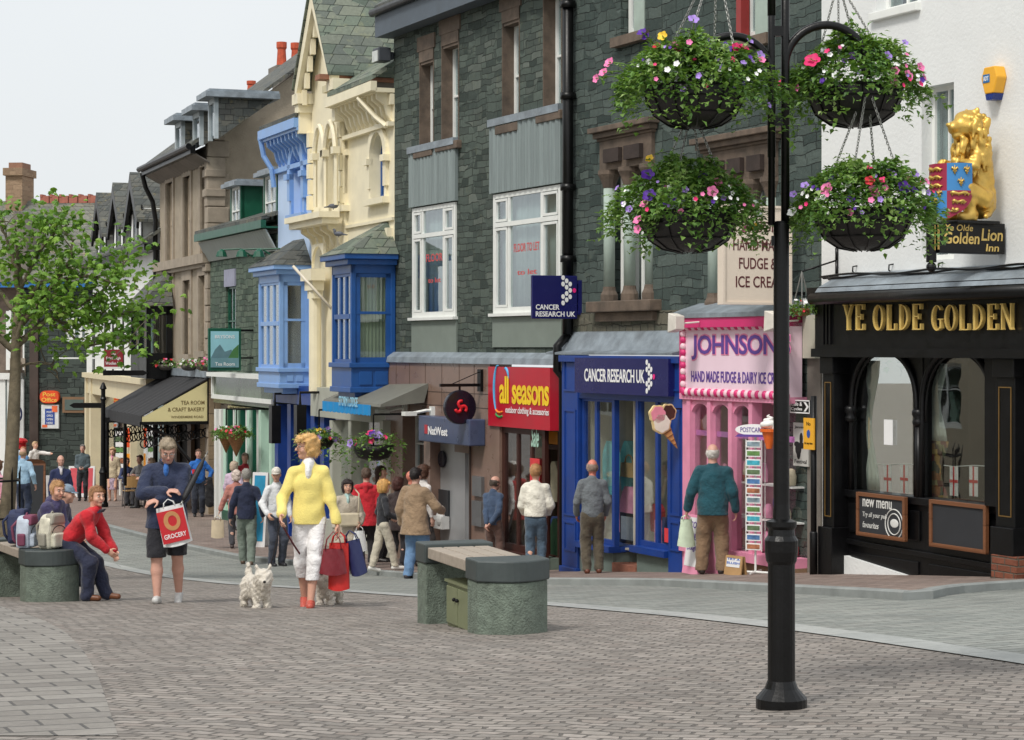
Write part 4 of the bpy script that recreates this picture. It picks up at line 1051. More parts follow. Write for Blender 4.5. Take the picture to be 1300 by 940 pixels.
a = MB(); a.box(xt-.1, xb, -.05, .05, Q.z(450, 285)-.06, Q.z(450, 285)); a.box(Q.x(496), Q.x(499), -.12, 0, zbl, Q.z(495, 290)); a.make('string_course', CREAM, c1)
a = MB(); 
xx = Q.x(403, .25)
for (zz, w_2, dd) in ((Q.z(405, 350), .4, .3), (Q.z(405, 362), .3, .24), (Q.z(405, 372), .22, .2)): a.box(xx-w_2, xx+w_2, -.2-dd, -.2, zz-.14, zz+.1)
a.tube([(xx, -.3, zbl), (xx, -.3, Q.z(405, 372))], .13, 12); arch_hole(a, Q.R(399, 414, 310, 360, .2), -.26, -.2)
a.make('pilaster', CREAM, c1)
def bay(root, F_, ul, ur, uw, n, vt, vb, roofv, mat, rmat, side='sash', nm='bay_window', panelh=38, glassb='net'):
    x0, x1 = F_.x(ul, n), F_.x(ur, n); zt_, zb_ = F_.z(ur, vt, n), F_.z(ur, vb, n)
    zp = F_.z(ur, vb-panelh, n)
    m = MB(); t = .09
    for (x, y) in ((x0, -n), (x1-t, -n), (x1-t, -t), (x0, -t)): m.box(x, x+t, y, y+t, zp, zt_)
    m.box(x0, x1, -n, 0, zb_+.1, zp); m.box(x0-.05, x1+.05, -n-.05, 0, zp-.03, zp+.06); m.box(x0+.1, x1-.1, -n+.1, 0, zb_-.06, zb_+.1); m.box(x0-.03, x1+.03, -n-.03, 0, zb_+.06, zb_+.16)
    m.box(x0-.0, x1+.0, -n, 0, zt_-.22, zt_); m.box(x0-.1, x1+.1, -n-.1, 0, zt_-.06, zt_+.04); m.box(x0-.18, x1+.18, -n-.18, 0, zt_+.04, zt_+.14)
    for (a0, a1) in ((-n+.12, -.12),):
        for f in (0, .5):
            q0, q1 = a0+(a1-a0)*f+.03, a0+(a1-a0)*(f+.5)-.03
            m.box(x1, x1+.02, q0, q1, zb_+.2, zp-.1)
    b = m.make(nm, mat, root, bevel=.01)
    # street face: three lights
    wf_ = window(b, (x0+t, x1-t, zp+.06, zt_-.22), -n+.02, mat, cols=(.34, .67), rows=(.52,), fw=.05, behind=None, bars=.09, name='front_sash')
    # near side face: one wide sash
    y0, y1 = -n+t, -t
    s = MB(); zq0, zq1 = zp+.06, zt_-.22; zm = zq0+(zq1-zq0)*.56
    s.box(x1-.07, x1-.02, y0, y0+.09, zq0, zq1); s.box(x1-.07, x1-.02, y1-.09, y1, zq0, zq1); s.box(x1-.07, x1-.02, y0, y1, zq0, zq0+.1); s.box(x1-.07, x1-.02, y0, y1, zq1-.07, zq1); s.box(x1-.065, x1-.01, y0, y1, zm-.025, zm+.025)
    so_ = s.make('side_sash', mat, b)
    MB().box(x1-.05, x1-.045, y0, y1, zq0, zq1).make('pane', GLASS, so_)
    MB().box(x0+t, x0+t+.02, y0, y1, zq0, zq1).make('pane', DARK, so_)
    MB().box(x0+t, x1-t, .0, .03, zq0, zq1).make('interior', DARK, so_)
    # blind behind side light
    P = [[(x1-.12-.02*(k % 2), y0+(y1-y0)*k/20, z) for k in range(21)] for z in (zq0, zq1)]
    if glassb: MB().sheet(P, (-.004, 0, 0)).make('blind', glassb, so_)
    # hipped slate roof
    zr_ = F_.z(uw, roofv); r = MB(); z_0 = zt_+.14
    A_, B_, C_, D_ = (x0-.2, -n-.2, z_0), (x1+.2, -n-.2, z_0), (x1+.2, 0, z_0), (x0-.2, 0, z_0)
    E_, G_ = (x0+.45, 0, zr_), (x1-.45, 0, zr_)
    r.add([A_, B_, C_, D_, E_, G_], [(0,1,5,4), (1,2,5), (3,0,4), (0,3,2,1), (2,3,4,5)])
    r.make('bay_roof', rmat, b); return b
BLIND = planks('vertical_blind', (196,196,160), .11, 1, .1, .8, .5)
bay(c1, Q, 421, 446, 497, .86, 332, 503, 281, DEEPBLUE, ROOF, glassb=BLIND)
# pale blue house
c2 = Q.root('pale_blue_house', 'pale blue painted house with sky blue bay and bracketed eaves', 'building')
x0, x1 = Q.x(353), Q.x(397.5)-.01
ze2 = Q.z(375, 174); ab = Q.R(373, 387, 190, 272)
wall(MB(), x0, x1, zbl, ze2, [ab], .3).make('wall', PALEBLUE, c2)
w_ = arch_window(c2, ab, SKYBLUE, SKYBLUE, None, .1, .2)
a = MB(); ah = ab; a.box(ah[0], ah[1], .15, .2, ah[2], ah[3]); a.make('blind_panel', SKYBLUE, w_)
a = MB(); a.box(x0-.2, x1, -.42, -.3, ze2+.06, ze2+.26); a.box(x0-.12, x1, -.36, .02, ze2, ze2+.08); a.box(x0-.02, x1, -.1, .02, ze2-.7, ze2-.6)
brackets(a, x0+.05, x1-.05, ze2, .55, .32, .28); a.tube([(x0-.1, -.38, ze2+.1), (x0-.1, -.3, ze2-.3), (x0+.02, -.15, ze2-.6), (x0+.02, -.1, ze2-1)], .06, 7); a.make('cornice', SKYBLUE, c2)
a = MB(); a.sheet([[(x0-.15, -.4, ze2+.27), (x1, -.4, ze2+.27)], [(x0-.25, 5, ze2+1.7), (x1, 5, ze2+1.7)]], (0,0,.09)); a.prism([(-.38, ze2+.2), (5, ze2+1.7), (5, ze2), (-.2, ze2)], x0, x0+.2, 'x'); a.make('roof', ROOFD, c2)
bay(c2, Q, 328, 355, 392, .66, 345, 497, 302, SKYBLUE, ROOFD, panelh=26, glassb=None)
# flagpole leaning out between the bays
fp = MB(); fp.tube([Q.world(Q.x(421, .3), -.3, Q.z(421, 392, .3)), Q.world(Q.x(372, .95), -.95, Q.z(372, 338, .95))], .03, 8)
fo = fp.make('flagpole', M('cream_pole', (214,206,190), .5), None, smooth=True); tag(fo, 'bare cream flagpole slanting out in front of the sky blue bay', 'flagpole')

# shops below the blue and cream houses
s1 = MB(); xl_, xr_ = Q.x(350), Q.x(412)
zf = Q.z(400, 505)
s1.box(Q.x(345), xr_, -.25, .1, Q.z(380, 512), zbl+.1)
for u in (352, 368, 384, 398, 410): x = Q.x(u, .2); s1.box(x-.14, x+.14, -.22, .1, -1, Q.z(u, 512)); s1.box(x-.2, x+.2, -.28, .1, -1, Q.z(u, 640))
s1.box(Q.x(352), xr_, -.12, .1, -1, Q.z(380, 640))
sf = s1.make('blue_shopfront', ROYAL, c2)
a = MB(); a.box(Q.x(352), xr_, -.02, -.01, .2, zf); a.make('pane', SHOPGLASS, sf)
shop_room(c2, Q.x(350), xr_, .1, 1.5, -.5, zf, M('blue_shop_interior', (40,70,110), .8))
a = MB()
for u in (349, 381): x = Q.x(u, .7); z = Q.z(u, 536, .7); a.box(x-.12, x+.12, -.8, -.6, z-.45, z+.35); a.tube([(x, -.7, z+.35), (x, -.7, z+.6), (x, -.2, z+.6)], .03, 6)
a.make('hanging_lantern', BLACK, sf)
s2 = MB(); x0_, x1_ = Q.x(412), Q.x(490)
s2.box(x0_, x1_, -.3, .1, Q.z(450, 532), zbl+.1)
SHOPG = M('pale_grey_shopfront', (176,178,166), .6, .06, 4, .1, dirt=.15)
for u in (422, 446, 486): x = Q.x(u, .25); s2.box(x-.1, x+.1, -.28, .1, -1, Q.z(u, 532))
s2.box(x0_, x1_, -.26, .1, -1.2, Q.z(450, 665))
sf2 = s2.make('grey_shopfront', SHOPG, c1)
a = MB(); a.box(x0_, x1_, -.1, -.09, .2, Q.z(450, 532)); a.make('pane', SHOPGLASS, sf2)
shop_room(c1, x0_, x1_, .1, 1.6, -.6, Q.z(450, 532), ROOMW)
random.seed(8)
for i in range(8): a = MB(); garment(a, x0_+.4+i*.35, .4+.2*(i%2), Q.z(450, 560+30*(i%2)), .3, .7); a.make('hanging_garment', STM[i % 7], sf2)
a = MB(); q0, q1 = Q.x(401, 1.0), Q.x(466, 1.0); zt_, zb_ = Q.z(433, 506, .6), Q.z(433, 524, 1.0)
a.prism([(0, zt_+.35), (-.9, zt_-.02), (-.92, zt_-.07), (-.1, zt_-.0)], q0+.2, q1+.5, 'x'); aw = a.make('shop_awning', M('grey_awning_cover', (112,112,104), .7, .1, 4, .2, dirt=.2), c1)
a = MB(); nn = 40; P = [[(q0+.2+(q1-q0-.2)*i/nn, -.93-.012*math.sin(i*1.3), z-.02*(i%2)*(j)) for i in range(nn+1)] for j, z in enumerate((zt_-.05, zb_))]
a.sheet(P, .01); a.make('valance', M('bright_blue_canvas', (24,140,206), .7, .06, 5, .15), aw)
a = MB(); lettering(a, 'STORM LODGE', q0+(q1-q0)*.42, q0+(q1-q0)*.78, zb_+.12, zb_+.3, -.955, .012); a.make('lettering', M('pale_blue_letters', (150,206,230), .5), aw)

# ================================================================ GREEN-TRIMMED SLATE HOUSE
c3 = Q.root('green_trimmed_house', 'green slate house with dark green dormers, corrugated eaves and mint shopfront', 'building')
x0, x1 = Q.x(267), Q.x(352.5)-.01
zg = Q.z(310, 304); gwn = Q.R(287, 299, 364, 452)
wall(MB(), x0, x1, Q.z(310, 478), zg, [gwn], .3).make('wall', stone_wall('mossy_slate_stone', [(72,88,76),(96,112,98),(112,126,110),(84,98,88)], (52,60,54), .34, .13, .9, .010, .04), c3)
wn_ = window(c3, gwn, .05, GREENP, rows=(.5,), cols=(.5,), behind='dark')
a = MB(); a.box(gwn[0]-.06, gwn[1]+.06, -.04, .05, gwn[3], gwn[3]+.42); a.make('lintel', M('lilac_grey_lintel', (150,152,172), .7), wn_)
a = MB(); a.box(x0-.1, x1+.05, -.4, -.28, zg+.1, zg+.28); a.box(x0-.1, x1+.05, -.3, .02, zg+.1, zg+.14); eo = a.make('gutter', GREENP, c3)
a = MB(); P = [[(x0-.08+(x1-x0+.08)*i/90, y_+.02*math.sin(i*2.1), z_) for i in range(91)] for y_, z_ in ((-.3, zg+.08), (-.04, zg-.4))]; a.sheet(P, .03); a.make('corrugated_eave', M('pale_grey_eave', (164,170,166), .6, .06, 4, .1), eo)
a = MB(); a.sheet([[(x0-.1, -.38, zg+.28), (x1+.05, -.38, zg+.28)], [(x0-.1, 4.6, zg+1.9), (x1+.1, 4.6, zg+1.9)]], (0,0,.08)); a.make('roof', ROOFD, c3)
for u0, u1, vt, vb in ((292, 304, 240, 297), (334, 350, 226, 289)):
    dx0, dx1 = Q.x(u0, -.2), Q.x(u1, -.2)+.1; z0_, z1_ = Q.z(u0, vb, -.2), Q.z(u0, vt, -.2)
    a = MB(); a.box(dx0, dx0+.1, .2, .3, z0_, z1_); a.box(dx1-.1, dx1, .2, .3, z0_, z1_); a.box(dx0, dx1, .2, .3, z0_, z0_+.08); a.box(dx1-.04, dx1, .24, .75, z0_, z1_)
    do_ = a.make('dormer', GREENP, c3)
    a = MB(); a.box(dx1-.05, dx1-.005, .75, 2.6, z0_+.1, z1_); a.box(dx0, dx0+.05, .3, 2.6, z0_, z1_); a.make('slate_cheek', ROOFD, do_)
    window(do_, (dx0+.1, dx1-.1, z0_+.05, z1_), .22, WHITE, rows=(.45,), cols=(.5,), behind=None, fw=.06)
    a = MB(); a.box(dx0-.15, dx1+.18, .0, 2.8, z1_, z1_+.1); a.box(dx0-.1, dx1+.1, .08, 2.8, z1_+.1, z1_+.16); a.make('dormer_roof', LEAD, do_)
a = MB()
for u in (292, 318, 340): x = Q.x(u, .5); z = Q.z(u, 322, .5); a.lathe([(.02,.1),(.1,.04),(.14,-.08)], (x, -.7, z), 8); a.tube([(x, -.7, z+.08), (x+.2, -.3, z+.1), (x+.3, 0, z-.1)], .02, 5)
a.make('sign_lamp', GREENP, c3)
# mint shopfront
zs_t = Q.z(310, 480, .25)
a = MB(); xs0, xs1 = Q.x(271, .25), Q.x(347, .25)
zgr = Q.ground(xs0, -.2)
a.box(xs0, xs1, -.25, .1, Q.z(310, 515, .25), zs_t); fa = a.make('glazed_fascia', M('olive_glass_fascia', (96,112,92), .15, .15, 2, .03, spec=.7), c3)
a = MB(); a.box(xs0-.05, xs1, -.3, -.24, Q.z(310, 507, .25)-.05, Q.z(310, 507, .25)+.05); a.box(xs0-.05, xs0+.06, -.3, -.24, Q.z(310, 507, .25), zs_t); a.box(xs0-.05, xs1, -.42, .1, zs_t, zs_t+.1)
for u in (275, 281): x = Q.x(u, .2); a.box(x-.1, x+.12, -.24, .1, zgr-.6, Q.z(u, 520, .25))
a.make('white_frame', WHITE, fa)
a = MB()
for u in (286, 301, 316, 331, 344): x = Q.x(u, .2); a.box(x-.12, x+.12, -.22, .1, zgr-.6, Q.z(u, 520, .25))
a.box(Q.x(283, .2), xs1, -.18, .1, zgr-.6, Q.z(310, 622, .2)); mo = a.make('mint_shopfront', MINT, c3)
a = MB()
for u in (288.5, 304, 320): x = Q.x(u, .22); a.box(x, x+.13, -.235, 0, zgr+.5, Q.z(u, 520, .25))
a.box(Q.x(283, .2), xs1, -.23, .0, zgr-.6, zgr+.35); a.make('dark_green_trim', GREENP, mo)
a = MB()
for u0, u1 in ((292, 299), (307, 315), (321, 328)):
    for u in (u0, u1): x = Q.x(u, .1); a.box(x-.05, x+.05, -.15, 0, zgr+.9, Q.z(u, 520, .25))
    a.box(Q.x(u0, .1), Q.x(u1, .1), -.14, 0, Q.z(u0, 546, .2)-.04, Q.z(u0, 546, .2)+.04)
a.make('window_frame', WHITE, mo)
a = MB(); a.box(Q.x(287, .1), xs1, -.06, -.05, zgr, Q.z(310, 518, .2)); a.make('pane', SHOPGLASS, mo)
shop_room(c3, xs0+.4, xs1, .1, 1.5, zgr-.3, zs_t-.4, M('green_shop_interior', (150,160,146), .8))
# ================================================================ BROWN HOUSE
B = Fac(-300, 10.65, 203)
c4 = B.root('brown_rendered_house', 'tall brown roughcast house with sandstone quoins, deep eaves and three roof dormers', 'building')
BRR = M('brown_roughcast', (164,152,134), .95, .14, 2.5, .8, dirt=.14, bdist=.02, bscale=26)
BST = M('buff_sandstone_trim', (160,148,132), .85, .14, 4, .35, dirt=.3)
x1 = B.x(266); ze = B.z(235, 197)
up = [B.R(212, 220.5, 232, 338), B.R(234, 243, 224, 332), B.R(256, 262, 212, 326)]
dn = [B.R(212, 220.5, 362, 455), B.R(234, 243, 356, 450), B.R(254, 262, 350, 446)]
zs = B.z(235, 334)
wall(MB(), 0, x1, B.z(235, 470), ze, up+dn, .3).make('wall', BRR, c4)
for r in up+dn:
    wn_ = window(c4, r, .1, M('buff_window_frame', (188,172,150), .5), rows=(.5,), cols=(.5,), fw=.08, behind='net')
    a = MB(); x0_, x1_, z0_, z1_ = r
    a.box(x0_-.16, x0_, -.05, .1, z0_, z1_+.35); a.box(x1_, x1_+.16, -.05, .1, z0_, z1_+.35); a.box(x0_, x1_, -.05, .1, z1_, z1_+.35); a.box(x0_-.2, x1_+.2, -.12, .1, z0_-.15, z0_)
    a.make('surround', BST, wn_)
a = MB(); a.box(-.1, x1+.1, -.2, .1, zs-.12, zs+.12); a.box(-.05, x1+.05, -.12, .1, zs-.22, zs-.12); a.make('string_course', BST, c4)
a = MB(); random.seed(4)
zz = B.z(265, 660); k = 0
while zz < ze+.3:
    h = .42; a.box(x1-.3, x1+.05, -.06-.02*(k%2), .5-.1*(k%2), zz, zz+h-.02); zz += h; k += 1
for v in (220, 245, 340): z_ = B.z(266, v); a.box(x1-.36, x1+.1, -.12, .4, z_-.1, z_+.1)
a.make('quoins', BST, c4, bevel=.02)
# gable end towards the viewer, rising to the chimney
Dp = 8.0; rz_ = ze+.4; rid = rz_+3.55
a = MB(); a.prism([(0, -3), (Dp, -3), (Dp, rz_), (Dp/2+1, rid), (-.05, rz_-.2)], x1-.3, x1-.02, 'x'); a.make('gable_wall', BRR, c4)
a = MB(); a.sheet([[(-.1, -.5, rz_-.5), (x1+.25, -.5, rz_-.5)], [(-.1, Dp/2+1, rid+.12), (x1+.25, Dp/2+1, rid+.12)]], (0,0,.1)); a.make('roof', ROOFD, c4)
a = MB(); a.box(-.05, x1+.2, -.53, -.4, rz_-.68, rz_-.46); a.tube([(-.1, -.58, rz_-.5), (x1+.25, -.58, rz_-.5)], .08, 8)
a.tube([(-.05, -.5, rz_-.6), (-.05, -.4, rz_-1.0), (-.05, -.2, rz_-1.4), (-.05, -.12, rz_-1.9), (-.05, -.12, 0)], .07, 8); a.make('gutter', IRON, c4)
a = MB(); nn = 60; P = [[(-.05+(x1+.15)*i/nn, y_, z_+.03*math.sin(i*2.0)) for i in range(nn+1)] for y_, z_ in ((-.42, rz_-.68), (-.02, rz_-.9))]; a.sheet(P, (0,0,.03)); a.make('soffit', M('grey_brown_soffit', (128,122,116), .8, .1, 4, .3), c4)
RD = (rid-rz_+.5+.12)/(Dp/2+1+.5)
for u0, u1, vt, vb in ((222, 229, 155, 196), (244.5, 252.5, 140, 182), (264, 271, 122, 172)):
    yd = -.45; dx0, dx1 = B.x(u0, .45), B.x(u1, .45)+.12; z0_, z1_ = B.z(u0, vb, .45), B.z(u1, vt, .45)
    yd = (z0_-(rz_-.5))/RD-.5
    sh = B.x(u0, -yd)-dx0; dx0 += sh; dx1 += sh; f = B.Y(u0, -yd)/B.Y(u0, .45)
    hh_ = (z1_-z0_)*f; z0_ = rz_-.5+(yd+.5)*RD; z1_ = z0_+hh_
    le = (z1_-z0_)/RD
    a = MB(); a.box(dx0, dx0+.1, yd, yd+.1, z0_-.1, z1_); a.box(dx1-.1, dx1, yd, yd+.1, z0_-.1, z1_); a.box(dx0, dx1, yd, yd+.1, z1_-.12, z1_); do_ = a.make('dormer', M('pale_dormer_paint', (176,186,190), .5), c4)
    a = MB(); a.prism([(yd+.1, z0_-.1), (yd+.1, z1_), (yd+le+.3, z1_)], dx1-.06, dx1, 'x'); a.prism([(yd+.1, z0_-.1), (yd+.1, z1_), (yd+le+.3, z1_)], dx0, dx0+.06, 'x'); a.make('slate_cheek', ROOFD, do_)
    MB().box(dx0+.1, dx1-.1, yd+.05, yd+.06, z0_, z1_).make('pane', GLASS, do_); MB().box(dx0+.1, dx1-.1, yd+.2, yd+.22, z0_, z1_).make('interior', DARK, do_)
    a = MB(); a.box(dx0-.2, dx1+.22, yd-.25, yd+le+.4, z1_, z1_+.13); a.box(dx0-.1, dx1+.12, yd-.15, yd+le+.4, z1_+.13, z1_+.2); a.make('dormer_roof', LEAD, do_)
def pots(mb, x, y, z, n=1, h=.55, r=.17, dx=.55):
    for i in range(n): mb.lathe([(r,0),(r*.8,h*.7),(r,h*.78),(r,h),(r*.7,h),(r*.7,h-.1)], (x+i*dx, y, z), 12)
def chimney(root, F_, u0, u1, vt, vb, n, mat, np=2, ph=.6):
    x0, x1 = F_.x(u0, n), F_.x(u1, n); z1_ = F_.z(u1, vt, n); z0_ = F_.z(u1, vb, n)
    xc = F_.x((u0+u1)/2, n); wpx = (u1-u0)/FPX*F_.Y(u0, n)
    a = MB(); hw = wpx*.42; a.box(xc-.4, xc+.4, -n-hw, -n+hw, z0_, z1_); a.box(xc-.5, xc+.5, -n-hw-.1, -n+hw+.1, z1_-.22, z1_-.02)
    c = a.make('chimney', mat, root)
    a = MB()
    for i in range(np): pots(a, xc, -n-hw*.55+(i*hw*1.1 if np > 1 else hw*.55), z1_-.02, 1, ph, .16)
    a.make('chimney_pot', CLAY, c, smooth=False); return c
chimney(c2, Q, 347, 386, 76, 160, -4.4, CONC, 2, .75)
chimney(c2, Q, 312, 326, 118, 150, -5.2, CONC, 1, .5)
# flower pots above the tea room awning
# ================================================================ HALF-TIMBERED HOUSE
T = Fac(-200, 8.63, 118)
c5 = T.root('half_timbered_house', 'black and white half-timbered house with three small slate gables', 'building')
x1 = T.x(203); zt_ = T.z(160, 330); zb_ = T.z(160, 482)
WHT = M('whitewashed_wall', (226,228,226), .7, .04, 3, .2, dirt=.06)
tw2 = [T.R(147, 154, 418, 470), T.R(171, 186, 412, 472, .3)]
wall(MB(), 0, x1, zb_, zt_, [tw2[0]], .3).make('wall', WHT, c5)
a = MB(); a.box(-.1, x1, -.45, .1, zt_-.02, zt_+.16); a.make('eave', BLACK, c5)
a = MB(); a.sheet([[(-.2, -.5, zt_+.16), (x1+.1, -.5, zt_+.16)], [(-.2, 4.5, zt_+3.6), (x1+.1, 4.5, zt_+3.6)]], (0,0,.1)); a.make('roof', ROOFD, c5)
for uc in (141, 163, 186):
    xc = T.x(uc, .0); hw = 1.25; z0_ = zt_+.16; zw = z0_+1.1; zp_ = zw+.95
    a = MB(); a.prism([(xc-hw, z0_), (xc+hw, z0_), (xc+hw, zw), (xc, zp_-.1), (xc-hw, zw)], -.3, 3.6); go = a.make('dormer', WHT, c5)
    a = MB()
    for k in (-1, -.35, .35, 1): a.box(xc+hw*k-.06, xc+hw*k+.06, -.33, -.3, z0_, zw+.1)
    a.box(xc-hw, xc+hw, -.335, -.3, z0_, z0_+.12); a.box(xc-hw, xc+hw, -.335, -.3, zw-.05, zw+.05)
    for sgn in (-1, 1): a.prism([(xc+sgn*(hw+.3), zw-.35), (xc, zp_+.1), (xc, zp_-.3), (xc+sgn*(hw+.2), zw-.6)], -.5, -.42)
    a.make('timber_framing', BLACK, go)
    MB().box(xc-.3, xc+.3, -.32, -.28, z0_+.2, zw-.08).make('pane', M('dim_window', (120,128,134), .15, .1, 3, 0, spec=.7), go)
    a = MB()
    for sgn in (-1, 1): a.sheet([[(xc+sgn*(hw+.35), -.5, zw-.42), (xc+sgn*(hw+.35), 4.2, zw-.42)], [(xc, -.5, zp_+.12), (xc, 4.2, zp_+.12)]], (0,0,.09))
    a.make('dormer_roof', ROOFD, go)
a = MB()
for u in (120, 134, 144, 157, 168, 188, 201): x = T.x(u); a.box(x-.11, x+.11, -.035, 0, zb_, T.z(u, 398))
for v in (398, 478, 430): z = T.z(160, v); a.box(0, x1, -.04, 0, z-.1, z+.1)
a.box(x1-.3, x1, -.045, 0, zb_, zt_)
a.make('timber_framing', BLACK, c5)
window(c5, tw2[0], .05, WHITE, rows=(.5,), cols=(.5,), behind='net')
xb0, xb1 = T.x(166, .7), T.x(186, .7); zq1, zq0 = T.z(176, 390, .7), T.z(176, 480, .7)
a = MB(); a.box(xb0, xb1, -.7, 0, zq0, zq0+.7); a.box(xb0, xb1, -.7, 0, zq1-.25, zq1)
for x in (xb0, (xb0+xb1)/2-.06, xb1-.12): a.box(x, x+.12, -.7, -.58, zq0, zq1)
a.box(xb1-.12, xb1, -.15, 0, zq0, zq1); by = a.make('bay_window', BLACK, c5)
a = MB(); a.box(xb0+.1, xb1-.1, -.62, -.61, zq0+.7, zq1-.25); a.box(xb1-.06, xb1-.05, -.6, -.1, zq0+.7, zq1-.25); a.make('pane', GLASS, by)
a = MB(); a.box(xb0+.1, xb1-.2, -.5, -.48, zq0+.7, zq1-.2); a.make('curtain', NET, by)
a = MB(); a.add([(xb0-.2,-.9,zq1),(xb1+.2,-.9,zq1),(xb1+.2,0,zq1),(xb0-.2,0,zq1),(xb0+.4,0,zq1+1),(xb1-.4,0,zq1+1)], [(0,1,5,4),(1,2,5),(3,0,4),(0,3,2,1)]); a.make('bay_roof', ROOFD, by)
a = MB(); a.box(0, x1, -.25, .1, T.z(125, 500), zb_+.05); a.box(0, x1, -.4, .1, zb_-.05, zb_+.12)
for u in (118, 124): x = T.x(u); a.box(x, x+.5, -.3, .1, -2, zb_)
a.box(T.x(160), T.x(170), -.1, .2, -2, zb_); a.make('cream_shopfront', M('cream_shop_paint', (214,202,168), .6, .05, 3, .1, dirt=.1), c5)
a = MB(); a.box(0, x1, .1, .11, -2, zb_); a.make('pane', SHOPGLASS, c5)
shop_room(c5, 0, x1, .3, 2, -2, zb_, M('brown_shop_interior', (110,96,82), .9, .4, 1, 0))

# tea-room awning on the brown house
AWN = M('black_awning_canvas', (42,42,44), .8, .12, 5, .3)
a = MB(); x0, x1 = T.x(140, .1)+.2, B.x(264, .1); 
n_ = 2.6
ax0 = B.x(148, n_); ax1 = B.x(176, n_)
zt_ = B.z(255, 479, .05); zl_ = B.z(176, 520, n_)
# canopy from wall line down to front rail
X0_, X1_ = .9, B.x(262, .1)
n_ = 1.75
P = [[(X0_+(X1_-X0_)*i/30, y_, z_+(.015*math.sin(i*2.2) if j < 2 else 0)) for i in range(31)] for j, (y_, z_) in enumerate(((-.05, zt_), (-n_, zt_-.95), (-n_-.02, zt_-1.22)))]
a.sheet(P, (0, .02, -.02)); aw = a.make('awning', AWN, c4)
SIDEP = M('cream_sign_panel', (226,214,160), .6, .03, 3, .05)
a = MB(); a.prism([(-.08, zt_-.1), (-n_+.02, zt_-1.0), (-n_+.02, zt_-1.1), (-.08, zt_-1.1)], X1_-.05, X1_+.0, 'x'); ap_ = a.make('awning_side', SIDEP, aw)
a = MB(); a.box(X1_-.06, X1_+.02, -n_-.05, .0, zt_-1.18, zt_-1.1); a.box(X1_-.06, X1_+.02, -.08, 0, zt_-1.18, zt_); a.make('awning_frame', BLACK, aw)
a = MB()
lettering(a, 'TEA ROOM', -.75, -.15, zt_-.68, zt_-.58, 0, .006); lettering(a, '& CRAFT BAKERY', -1.08, -.15, zt_-.85, zt_-.75, 0, .006); lettering(a, 'WINDERMERE ROAD', -1.0, -.18, zt_-1.02, zt_-.96, 0, .003)
a.xf(Matrix(((0,-1,0,X1_+.006),(1,0,0,0),(0,0,1,0),(0,0,0,1)))); a.make('lettering', M('brown_letters', (120,100,60), .6), ap_)
a = MB()
for x in (X0_+.1, (X0_+X1_)/2, X1_-.1):
    a.tube([(x, -n_+.1, zt_-1.2), (x, -n_+.1, zt_-2.9+0)], .05, 8) if x < X1_-1 else None
    for i in range(14): a.tube([(x+.0, -.1-.12*i+.1*math.cos(t), zt_-1.4-.02*i+.11*math.sin(t)) for t in [math.pi*2*k/8 for k in range(8)]], .018, 4, closed=True)
a.tube([(X1_-.1, -n_+.1, zt_-1.2), (X1_-.1, -1.0, zt_-1.5), (X1_-.1, -.1, zt_-2.6)], .05, 6)
a.make('scrolled_bracket', BLACK, aw)
a = MB(); a.box(-1.2, X1_, .0, .1, -1.5, zt_-1.2); 
wall(MB(), B.x(256), X1_+.05, -2, B.z(260, 470), [], .3, -.04).make('stone_pier', stone_wall('buff_ashlar', [(150,130,104),(166,146,118),(158,138,112)], (110,96,78), .6, .34, .5, .012, .004), c4)
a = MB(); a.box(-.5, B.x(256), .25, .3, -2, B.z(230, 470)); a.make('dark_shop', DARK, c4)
a = MB()
for u in (205, 222, 240): x = B.x(u, -.1); a.box(x-.25, x+.25, .1, .2, -2, B.z(230, 525)); 
a.make('shop_mullion', M('brown_shop_wood', (96,76,58), .6), c4)
a = MB(); a.box(-.1, X1_+.1, -.12, .05, zt_+.0, zt_+.2); a.make('lead_flashing', LEAD, c4)

# ================================================================ BUILDING CLOSING THE STREET
YE = 79.0
c6o = wp(60, 600, YE); c6 = thing('corner_house', 'dark slate-walled building closing the street under a red-ridged slate roof', 'building', (c6o.x, YE, gz(c6o.x, YE)), R_(-6))
def E(u, v): p = wp(u, v, YE); return (p.x-c6o.x, p.z-gz(c6o.x, YE))
x0, zt_ = E(-90, 362); x1 = E(150, 362)[0]
ow = [(E(83, 0)[0], E(112, 0)[0], E(0, 434)[1], E(0, 388)[1]), (E(-12,0)[0], E(6,0)[0], E(0,470)[1], E(0,400)[1])]
wall(MB(), E(30,0)[0], x1, -2, zt_, [ow[0]], .4).make('wall', stone_wall('dark_coursed_slate', [(50,58,54),(68,76,72),(82,92,86),(60,68,64)], (36,40,38), .8, .2, .8, .015, .04), c6)
wall(MB(), x0, E(30,0)[0], -2, zt_, [], .4, .3).make('stone_wing', SAND, c6)
window(c6, ow[0], .1, WHITE, cols=(.33, .66), rows=(), fw=.12, bars=.14, behind='net')
a = MB()
for u in (8, 30): xx = E(u,0)[0]; a.box(xx-.1, xx+.1, .1, .3, E(0,470)[1], E(0,395)[1])
a.box(E(8,0)[0], E(30,0)[0], .15, .3, E(0,400)[1], E(0,394)[1]); a.make('window_frame', WHITE, c6)
a = MB(); a.box(E(113,0)[0], E(120,0)[0], -.15, .0, 0, E(0,380)[1]); a.make('white_strip', WHITE, c6)
a = MB(); a.box(x0, x1, -.45, -.3, zt_-.1, zt_+.12); a.make('blue_fascia', M('bright_blue_fascia', (40,110,180), .5), c6)
zr = E(0, 248)[1]
a = MB(); a.sheet([[(x0, -.5, zt_+.1), (x1+3, -.5, zt_+.1)], [(x0, 4.5, zr), (x1+3, 4.5, zr)]], (0,0,.12)); a.make('roof', slate_roof('lichened_roof_slate', [(104,108,102),(122,124,116),(134,134,122),(112,114,106)], .34, .16, (176,140,84)), c6)
a = MB()
xx = E(2,0)[0]; k = 0
